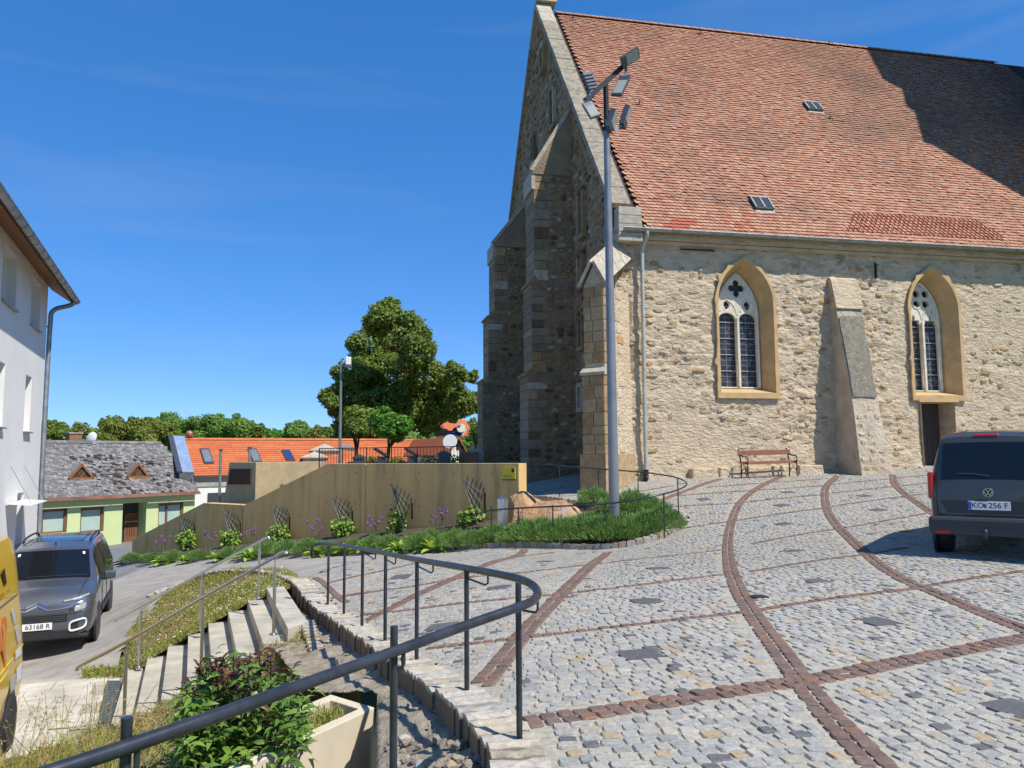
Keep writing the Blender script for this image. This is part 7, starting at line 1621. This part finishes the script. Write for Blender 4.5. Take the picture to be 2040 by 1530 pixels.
for s in np.arange(ev0,ev1-.2,.5): MB().box(e0+gd*(s+.25)+sv*(SLg+.02)+sn*.05,(.5,.25,.03),RS).build('ridge_slate',m_slate,rf)
for s in dl_:
    d=bpy.data.objects.new('dormer',None); COL.objects.link(d); d.parent=gh_; WM[d.name]=WM[gh_.name]; L0=SLg*.32; b=e0+gd*s+sv*L0; w_,h_=.62,.72
    back=-gn*1.25
    A_,B_,T_=b-gd*w_,b+gd*w_,b+[0,0,h_]
    mb=MB(); tb=T_-gn*(h_/sv[2]*np.linalg.norm(sv[:2])); mb.add([A_+gn*.12,T_+gn*.12+[0,0,.06],tb,B_+gn*.12],[(0,1,2),(1,3,2)]); mb.build('roof',m_slate,d)
    mb=MB(); mb.bar(A_+gn*.1,T_+gn*.1,.10,.10,gn); mb.bar(B_+gn*.1,T_+gn*.1,.10,.10,gn); mb.bar(A_+gn*.1,B_+gn*.1,.12,.10,gn); mb.build('frame',m_soffit,d)
    mb=MB(); mb.add([A_+gn*.06,B_+gn*.06,T_+gn*.06],[(0,1,2)]); mb.build('opening',m_darkwood,d)
    for k in range(3): MB().bar(b+gn*.08,b+gn*.08+gd*(-.2+.2*k)+[0,0,.42],.03,.03,gn).build('glazing_bar',m_soffit,d)
mb=MB(); mb.add([[*(e0+gd*x+gn*(.08*math.cos(t)+.06)+[0,0,-.06+.08*math.sin(t)])] for x in (ev0,ev1) for t in np.linspace(math.pi,2*math.pi,7)],[(i,i+1,i+8,i+7) for i in range(6)]); mb.box(e0+gd*(GL/2-1.5)+gn*.10-[0,0,.05],(GL+3,.10,.16),RG3); mb.build('gutter',m_copper,gh_)
c=at(147,872,47); MB().box(c-[0,0,.3],(.75,.5,1.1),RG3).build('chimney',m_brick,gh_); MB().box(c+[0,0,.28],(.86,.6,.07),RG3).build('chimney_cap',m_step,gh_)
dc=at(184,872,46); dsh=thing('satellite_dish','round white satellite dish on the ridge of the mossy slate roof','satellite dish',tuple(dc-[0,0,.6]))
MB().lathe([(.02,-.05),(.18,-.035),(.32,.02),(.345,.06),(.34,.065)],20,dc,(-.2,-.95,.25)).build('reflector',m_dish,dsh,smooth=50); MB().bar(dc-[0,0,.55],dc-[0,-.08,0],.05,.05).build('mast',m_zinc,dsh)
# ================================================================ white house with orange tiled roof
oa,ob=at(388,990,45),at(880,960,53); od=(ob-oa)*[1,1,0]; OL=np.linalg.norm(od); od/=OL; on=np.array([od[1],-od[0],0]); opp=lambda s,z,o=0: oa*[1,1,0]+od*s+on*o+[0,0,z]
oez=at(396,949,45)[2]; orz=at(360,876,49.5)[2]; orz=np.mean([at(360,876,49.5)[2],at(830,880,57)[2]])
oh=thing('white_house','long white house with bright orange clay tiled roof and grey skylights','house',tuple(opp(0,-5.3)))
mb=MB(); H_=4.4; 
mb.add([opp(0,-5.5),opp(OL,-5.5),opp(OL,oez),opp(0,oez),opp(0,-5.5,-2*H_),opp(OL,-5.5,-2*H_),opp(OL,oez,-2*H_),opp(0,oez,-2*H_),opp(0,orz-.1,-H_),opp(OL,orz-.1,-H_)],[(0,1,2,3),(0,3,8,7,4),(1,5,6,9,2),(4,7,6,5)]); mb.build('wall',m_white,oh)
MB().box(opp(OL/2,oez-.35,.03),(OL,.06,.5),np.stack([od,on,[0,0,1]],1)).build('cornice',m_step,oh)
sv=-on*(H_+.3)+np.array([0,0,orz-oez]); SLo=np.linalg.norm(sv); sv/=SLo; sn=np.cross(od,sv); sn=sn if sn[2]>0 else -sn; e0=opp(0,oez,.3); RO=np.stack([od,sv,sn],1)
mb=MB(); mb.add([e0-od*.1,e0+od*(OL+.25),e0+od*(OL+.25)+sv*SLo,e0-od*.1+sv*SLo,opp(OL+.25,oez-.1,-2*H_-.3),opp(-.1,oez-.1,-2*H_-.3)],[(0,1,2,3),(3,2,4,5)]); orf=mb.build('roof',m_orange,oh)
mb=MB(); nr=int(SLo/.30)
for r in range(nr):
    for s in np.arange(-.1,OL+.2,.9):
        mb.box(e0+od*(s+.45)+sv*(r*.30+.17)+sn*.035,(.895,.34,.022),RO@np.array([[1,0,0],[0,math.cos(-.10),-math.sin(-.10)],[0,math.sin(-.10),math.cos(-.10)]]))
o=mb.build('tile_courses',m_orange,oh); o['kind']='stuff'
for s in np.arange(-.1,OL,.6): mb=MB(); mb.grid([[e0+od*(s+x)+sv*SLo+np.array([0,0,.03+.13*math.sin(t)])+on*.14*math.cos(t) for t in np.linspace(0,math.pi,5)] for x in (0,.6)]); mb.build('ridge_tile',m_orange,orf)
mb=MB(); mb.bar(e0+od*(OL+.22)+sn*.05,e0+od*(OL+.22)+sv*SLo+sn*.05,.12,.10,sn); mb.build('verge_board',m_dish,oh)
def opl(px,py): 
    q=onplane(px,py,e0,sn); return q
for (p1,p2,p3,p4),blue in (([(393,897),(412,897),(430,926),(412,926)],0),([(490,897),(508,897),(526,924),(506,924)],0),([(557,899),(574,899),(590,920),(574,920)],1)):
    Qs=[opl(*p) for p in (p1,p2,p3,p4)]; sk_=bpy.data.objects.new('skylight',None); COL.objects.link(sk_); sk_.parent=oh; WM[sk_.name]=WM[oh.name]
    a=Qs[3];c=sum(Qs)/4; wq=np.linalg.norm(Qs[1]-Qs[0]); hq=np.linalg.norm(Qs[3]-Qs[0])
    wq=min(wq,1.1); ex_=od; 
    MB().box(c+sn*.06,(wq,hq,.14),RO).build('frame',m_zincdark,sk_); MB().box(c+sn*.135,(wq*.78,hq*.82,.012),RO).build('blind' if not blue else 'pane',m_zinc if not blue else m_solar,sk_)
mb=MB(); mb.lathe([(.05,0),(.05,.12),(.18,.2),(.24,.38),(.18,.55),(.03,.62)],12,e0+od*.2+sv*SLo); mb.build('ball_finial',m_copper,oh,smooth=50)
# zinc clad fire wall between the two roofs
fw_=thing('fire_wall','zinc clad parapet wall standing between the slate roof and the orange roof','wall',tuple(opp(-.4,-5.3)))
P=[e0-od*.15-sn*.3,e0-od*.15+sv*SLo-sn*.3,e0-od*.15+sv*SLo+sn*.22,e0-od*.15+sn*.22]
MB().add(P+[p-od*.75 for p in P],[(0,1,2,3)[::-1],(4,5,6,7),(0,1,5,4),(1,2,6,5),(2,3,7,6),(3,0,4,7)]).build('wall',m_zinc,fw_)
MB().bar(P[3]-od*.30+sn*.05,P[2]-od*.30+sn*.05,.62,.06,sn).build('cap_flashing',m_zincsky,fw_); MB().bar(P[3]-od*.76+sn*.08,P[2]-od*.76+sn*.08,.26,.12,sn).build('dark_strip',m_zincdark,fw_)  # blue cap with sky reflection in its colour, narrow dark strip to its left
mb=MB(); mb.tube([opp(-.2,oez-.1,.35),opp(-.2,-5,.15)],.06,8); mb.build('downpipe',m_zinc,oh)
q=onplane(432,990,oa,on); MB().box(q+on*.02-[0,0,.1],(1.0,.10,.7),np.stack([od,on,[0,0,1]],1)).build('window',m_pane,oh)
for px,yb_,yt,d,lab in ((437,1000,897,31.2,'thin galvanised steel pole rising beside the slanted concrete wall end'),(497,925,893,31.,'short galvanised steel pole just above the rust plate wall')):
    a,b=at(px,yb_,d),at(px+3,yt,d); b[:2]=a[:2]; a[2]-=1.5; t=thing('steel_pole',lab,'pole',tuple(a)); MB().tube([a,b],.055,10).build('tube',m_zinc,t,smooth=60); MB().lathe([(.085,0),(.085,.05)],10,b).build('cap',m_zincdark,t)
# ================================================================ trees
def tree(label,base,blobs,n,ls,m,trunk=None,grp=None,name='tree',asp=.7,flat=.8,limbs=True):
    base=np.asarray(base,float); t=thing(name,label,'tree',tuple(base),0,grp); B=np.array([(*b[0],b[1]) for b in blobs]); p=B[:,3]**2; p/=p.sum(); idx=NR.choice(len(B),n,p=p)
    D=rnddir(n); D[:,2]*=flat; r=B[idx,3]*(.45+.55*NR.rand(n)**.5)*(1+.22*np.sin(D[:,0]*7+idx)*np.sin(D[:,1]*6+idx*2)*np.cos(D[:,2]*6))
    C=B[idx,:3]+D*r[:,None]; N=D*.8+NR.normal(0,.55,(n,3))+np.array([0,0,.35])
    leafmesh('crown',C,N,NR.uniform(.7,1.3,n)*ls,m,t,asp,.25)
    if trunk:
        mb=MB(); top=B[:,:3].mean(0); r0=trunk; fk=base+(top-base)*np.array([.5,.5,.55])
        mb.tube(smooth([base-[0,0,.3],base+(fk-base)*.4+[.05*r0,0,0],fk],2),np.linspace(r0,r0*.7,13)[:len(smooth([0*base,base,fk],2))],10); mb.build('trunk',m_bark,t,smooth=60)
        if limbs:
            mb=MB()
            for b in B[:14]: mb.tube(smooth([fk-(fk-base)*.12,(fk+b[:3])/2+NR.normal(0,.15,3)*b[3],b[:3]],2),np.linspace(r0*.42,r0*.08,len(smooth([fk,fk,fk],2))),6)
            mb.build('branches',m_bark,t)
    return t
def pblobs(L,d,dv=1.,sub=5,k=.5):
    out=[]
    for px,py,r in L:
        c=at(px,py,d+R_.uniform(-dv,dv)); R=r/FP*d; out.append((c,R*.88))
        for _ in range(sub):
            v=rnddir(1)[0]; out.append((c+v*R*.72*np.array([1,1.1,.95]),R*R_.uniform(.28,.46)))
    return out
tb=at(793,918,60); tb[2]=-.9
BT=[(720,868,36),(755,878,34),(660,800,18),(765,640,40),(735,690,52),(805,668,48),(830,705,45),(705,745,48),(770,745,70),(850,750,50),(905,745,30),(690,795,48),(760,815,60),(830,810,60),(895,800,52),(935,800,28),(938,750,16),(672,810,24),(780,612,22),(740,850,55),(842,832,42),(905,812,34),(770,868,30),(700,850,40)]
tree('huge dark green broad leaved tree behind the concrete wall, left of the church',tb,pblobs(BT,60,3.2,10),90000,.26,m_leafd,.6)
for (cx,cy,r,d,lab,m,tx) in ((778,846,50,49,'small bright green ball shaped tree in front of the huge dark tree',m_leafb,770),(706,852,30,32,'small shaded round tree beside the thin lamp post',m_leafd,711)):
    b=at(tx,918,d); b[2]=-.9; L=[(cx+R_.uniform(-.45,.45)*r,cy+R_.uniform(-.4,.4)*r*.75,r*.55) for _ in range(7)]; tree(lab,b,pblobs(L,d,.5,5),11000,.0042*d,m,.003*d,'small round trees of the churchyard',asp=.75)
BG=[(108,856,26,20,105,m_leafd,'dark fir like tree just right of the white building'),(228,862,88,40,78,m_leafo,'wide olive green tree behind the ridge of the slate roof'),(318,868,55,34,84,m_leafo,'olive tree behind the right end of the slate roof ridge'),(296,850,42,22,98,m_leafm,'mid green tree peeping between two olive crowns'),(392,858,72,38,90,m_leafm,'broad rounded green tree behind the left end of the orange roof'),(450,862,44,36,86,m_leafm,'green tree just right of the broad rounded one'),(494,864,26,30,92,m_leafd,'darker pointed tree behind the orange roof'),(548,872,46,20,100,m_leafb,'light green tree low behind the orange roof'),(602,864,30,26,95,m_leafm,'dense grey green round tree behind the orange roof'),(646,872,24,24,90,m_leafo,'yellowish tree behind the thin lamp post'),(962,868,34,34,62,m_leafm,'green tree close to the church buttress, behind the small chapel'),(930,868,30,40,70,m_leafo,'tree rising behind the solar panel house'),(668,874,26,24,80,m_leafd,'dark tree at the left foot of the huge tree')]
for px,py,rx,ry,d,m,lab in BG:
    L=[(px+R_.uniform(-.8,.8)*rx,py+R_.uniform(-.55,.75)*ry*(1-.3*abs(R_.uniform(-.8,.8))),min(rx,ry)*R_.uniform(.5,.75)) for _ in range(15)]+[(px,py-ry*.3,min(rx,ry)*.7)]
    b=at(px,900,d); b[2]=-5.5; tree(lab,b,pblobs(L,d,3,4),11000,.012*d*.3,m,.3,'trees behind the houses',limbs=False)
fb_=[]
for i in range(60):
    px=R_.uniform(80,985); c=at(px,889+R_.uniform(-6,10),R_.uniform(120,140)); fb_.append((c,R_.uniform(2.,3.4)))
B=np.array([(*b[0],b[1]) for b in fb_]); n=16000; idx=NR.choice(len(B),n); D=rnddir(n); o=leafmesh('distant_woods',B[idx,:3]+D*B[idx,3:4],D+NR.normal(0,.4,(n,3)),1.0,m_leafm); tag(o,'far green woodland line on the horizon behind the roofs','woods',kind='stuff')
# shrubs on the churchyard edge
for px,py,d,lab in ((745,915,30,'dark low shrub at the foot of the small shaded tree'),(790,915,30,'dark low shrub left of the huge trunk base'),(855,915,29,'dark rounded shrub beside the churchyard fence'),(910,914,30,'light green shrub beside the dark tomb')):
    p=at(px,py,d); p[2]=-.85; t=thing('low_shrub',lab,'shrub',tuple(p)); n=900; D=rnddir(n); leafmesh('foliage',p+[0,0,.45]+D*np.array([.55,.5,.5])*NR.uniform(.5,1,(n,1)),D+NR.normal(0,.5,(n,3)),.10,m_leafb if px==910 else m_leafd,t)
# ================================================================ churchyard things
l2=at(677,918,28); l2[2]=-.9; lp=thing('thin_lamp_post','thin grey lamp post with one boxy floodlight in front of the huge tree','lamp post',tuple(l2))
tp=at(680,727,28); tp[:2]=l2[:2]; MB().tube([l2,tp],[.06,.045],12).build('pole',m_mast,lp,smooth=60); q=at(699,728,28); MB().bar(tp-[.02,0,.02],q,.06,.05).build('arm',m_mast,lp); lc=at(694,719,27.9); MB().box(lc,(.20,.10,.30),rotz(.3)).build('floodlight',m_dish,lp,bevel=.02); MB().box(at(694,729,27.85),(.24,.16,.10),rotz(.3)).build('bracket',m_zincdark,lp)
def pav(apx,apy,exl,exr,ey,d,lab,m,base=-.9):
    a=at(apx,apy,d); l=at(exl,ey,d); r=at(exr,ey,d); w_=(r-l)[0]; c=(l+r)/2; z=l[2]; t=thing('stone_tomb',lab,'tomb',(c[0],c[1],base),.25)
    MB().box((0,0,(z-base)/2),(w_*.80,w_*.80,z-base)).build('body',m,t,local=True,bevel=.01); mb=MB(); h=w_/2*.92; ah=a[2]-base; zz=z-base
    mb.add([(-h,-h,zz),(h,-h,zz),(h,h,zz),(-h,h,zz),(-h,-h,zz+.08),(h,-h,zz+.08),(h,h,zz+.08),(-h,h,zz+.08),(0,0,ah)],[(3,2,1,0),(0,1,5,4),(1,2,6,5),(2,3,7,6),(3,0,4,7),(4,5,8),(5,6,8),(6,7,8),(7,4,8)]); mb.build('roof',m,t,local=True)
    return t
pav(647,884,616,677,899,52,'tall pale stone tomb with pyramid roof behind the lamp post',m_step); pav(629,899,599,655,913,50,'lower pale pyramid roofed tomb at the left end of the churchyard',m_step); pav(689,884,671,707,896,53,'narrow dark roofed stone tomb right of the lamp post',m_zinc); pav(716,905,701,729,914,31,'small dark hip roofed tomb under the shaded round tree',m_zincdark)
pav(884,897,869,899,908,30,'dark grey gabled tomb right of the dark shrubs',m_zincdark)
for px,d in ((761,29.5),(822,29.5)):
    p=at(px,918,d); p[2]=-.75; t=thing('litter_bin','dark litter bin with slanted lid by the churchyard fence, '+('left' if px<800 else 'right')+' of the big trunk','bin',tuple(p)); MB().box((0,0,.42),(.34,.3,.75)).build('body',m_zincdark,t,local=True,bevel=.01); MB().box((-.04,0,.95),(.58,.42,.10),np.array([[.85,0,.52],[0,1,0],[-.52,0,.85]])).build('lid',m_plastic,t,local=True,bevel=.02)
for px,py,w_,d,lab,m in ((934,900,.75,30,'low brown stone grave block with courses, near the church',m_brick),(948,894,.30,31,'slender light grey headstone beside the brown grave block',m_pale),(941,890,.22,32,'thin grey obelisk behind the brown grave block',m_zinc),(957,897,.28,30.5,'small pale headstone nearest the dark chapel door',m_pale)):
    tpz=at(px,py,d); t=thing('grave_stone',lab,'gravestone',(tpz[0],tpz[1],-.85)); H=tpz[2]+.85; MB().box((0,0,H/2),(w_,.25,H)).build('stone',m,t,local=True,bevel=.015); MB().box((0,0,.06),(w_*1.3,.4,.12)).build('base',m_step,t,local=True,bevel=.01)
def house(lab,name,lpx,rpx,epy,rpy,d,dep,wallm,roofm,base,gable=False,rz=0,cat='house'):
    a,b=at(lpx,epy,d),at(rpx,epy,d); r=at((lpx+rpx)/2,rpy,d+dep/2); w_=(b-a)[0]; t=thing(name,lab,cat,((a+b)[0]/2,d,base),rz); e=a[2]-base; h=r[2]-base
    if gable:
        mb=MB(); mb.prism([(-w_/2,0),(w_/2,0),(w_/2,e),(0,h-.06),(-w_/2,e)],-dep,O=(0,0,0),X=(1,0,0),Y=(0,0,1)); mb.build('wall',wallm,t,local=True)
        for sg_ in (-1,1):
            mb=MB(); mb.add([(sg_*(w_/2+.25),-.25,e-.15),(sg_*(w_/2+.25),dep+.2,e-.15),(0,dep+.2,h),(0,-.25,h),(sg_*(w_/2+.25),-.25,e-.05),(sg_*(w_/2+.25),dep+.2,e-.05),(0,dep+.2,h+.1),(0,-.25,h+.1)],[(0,1,2,3),(7,6,5,4),(0,3,7,4),(0,4,5,1)]); mb.build('roof',roofm,t,local=True)
    else:
        mb=MB(); mb.box((0,dep/2,e/2),(w_,dep,e)); mb.build('wall',wallm,t,local=True); mb=MB(); k=w_*.22
        mb.add([(-w_/2-.3,-.3,e-.1),(w_/2+.3,-.3,e-.1),(w_/2+.3,dep+.3,e-.1),(-w_/2-.3,dep+.3,e-.1),(-w_/2+k*.3,dep/2,h),(w_/2-k,dep/2,h)],[(0,1,5,4),(1,2,5),(2,3,4,5),(3,0,4),(3,2,1,0)]); mb.build('roof',roofm,t,local=True)
    return t,w_,e,h
t,w_,e,h=house('cream house with red hipped roof and blue solar panels among the trees','distant_house',872,936,866,836,64,6,m_white,m_orange,-4.5)
pl4=[at(*p,62.9) for p in ((905,851),(931,851),(921,868),(895,868))]; sp_=thing('solar_panel','tilted array of dark blue solar panels in front of the red hipped roof','solar panel',tuple(pl4[3]-[0,0,.8]))
for i in range(3):
    for j in range(2):
        L_=lambda f,g:(pl4[0]*(1-f)+pl4[1]*f)*(1-g)+(pl4[3]*(1-f)+pl4[2]*f)*g+np.array([0,-1.,0])*g
        Q=[L_(i/3+.012,j/2+.02),L_((i+1)/3-.012,j/2+.02),L_((i+1)/3-.012,(j+1)/2-.02),L_(i/3+.012,(j+1)/2-.02)]; MB().add(Q+[q+[0,.05,-.04] for q in Q],[(3,2,1,0),(4,5,6,7),(0,1,5,4),(1,2,6,5),(2,3,7,6),(3,0,4,7)]).build('module',m_solar,sp_)
Q=[L_(-.01,-.01),L_(1.01,-.01),L_(1.01,1.01),L_(-.01,1.01)]; MB().add([q+[0,.06,-.05] for q in Q],[(3,2,1,0)]).build('frame',m_dish,sp_)
for q in (Q[2],Q[3],Q[0],Q[1]): MB().bar(q+[0,.08,-.06],q+[0,.08,-1.6],.06,.06).build('leg',m_zinc,sp_)
MB().box((w_*.1-2,-.02,e*.6),(.9,.05,1.0)).build('window',m_pane,t,local=True); MB().box((-w_*.42,-.02,e*.55),(.7,.05,1.2)).build('window',m_pane,t,local=True)
dd=at(919,853,62); d3=thing('round_dish','white round dish beside the top corner of the solar panels','satellite dish',tuple(dd-[0,0,.8])); MB().lathe([(.02,-.05),(.3,.0),(.36,.08)],16,dd,(0,-1,.2)).build('reflector',m_dish,d3,smooth=50); MB().bar(dd+[0,.1,-.9],dd,.06,.06).build('mast',m_zinc,d3)
t,w_,e,h=house('small white gabled house with red roof left of the chapel','small_house',896,925,905,876,46,7,m_white,m_orange,-4.,True,.5)
MB().box((0,-.02,e+.45),(.08,.05,.35)).build('window',m_ink,t,local=True); MB().box((.1,-.02,e*.55),(.8,.05,.7)).build('window',m_pane,t,local=True)
dd=at(897,880,44.5); d4=thing('large_dish','large white satellite dish on the red roof of the small white house','satellite dish',tuple(dd-[0,0,1])); MB().lathe([(.02,-.06),(.25,-.02),(.42,.08)],18,dd,(-.1,-.95,.2)).build('reflector',m_dish,d4,smooth=50); MB().bar(dd+[0,.1,-1.1],dd,.06,.06).build('mast',m_zinc,d4)
t,w_,e,h=house('small red roofed cemetery chapel with dark arched doorway beside the church','chapel',940,984,900,872,36,4,m_white,m_orange,-.85,False,-.25,'chapel')
mb=MB(); mb.prism([(x,z) for x,z in archpts(-.35,.35,0,1.0,1.45)],-.08,O=(w_*.22,-.02,0),X=(1,0,0),Y=(0,0,1)); mb.build('door',m_ink,t,local=True)
# ================================================================ lettering and cut-out shapes become plain meshes
bpy.context.view_layer.update(); dg=bpy.context.evaluated_depsgraph_get()
for o in [o for o in S.objects if o.type in ('CURVE','FONT')]:
    me=bpy.data.meshes.new_from_object(o.evaluated_get(dg)); nm=o.name; ml=o.matrix_local.copy(); pa=o.parent; cu=o.data
    if not me.materials: me.materials.append(cu.materials[0])
    o.name='old'; n=bpy.data.objects.new(nm,me); COL.objects.link(n); n.parent=pa; n.matrix_local=ml; bpy.data.objects.remove(o)
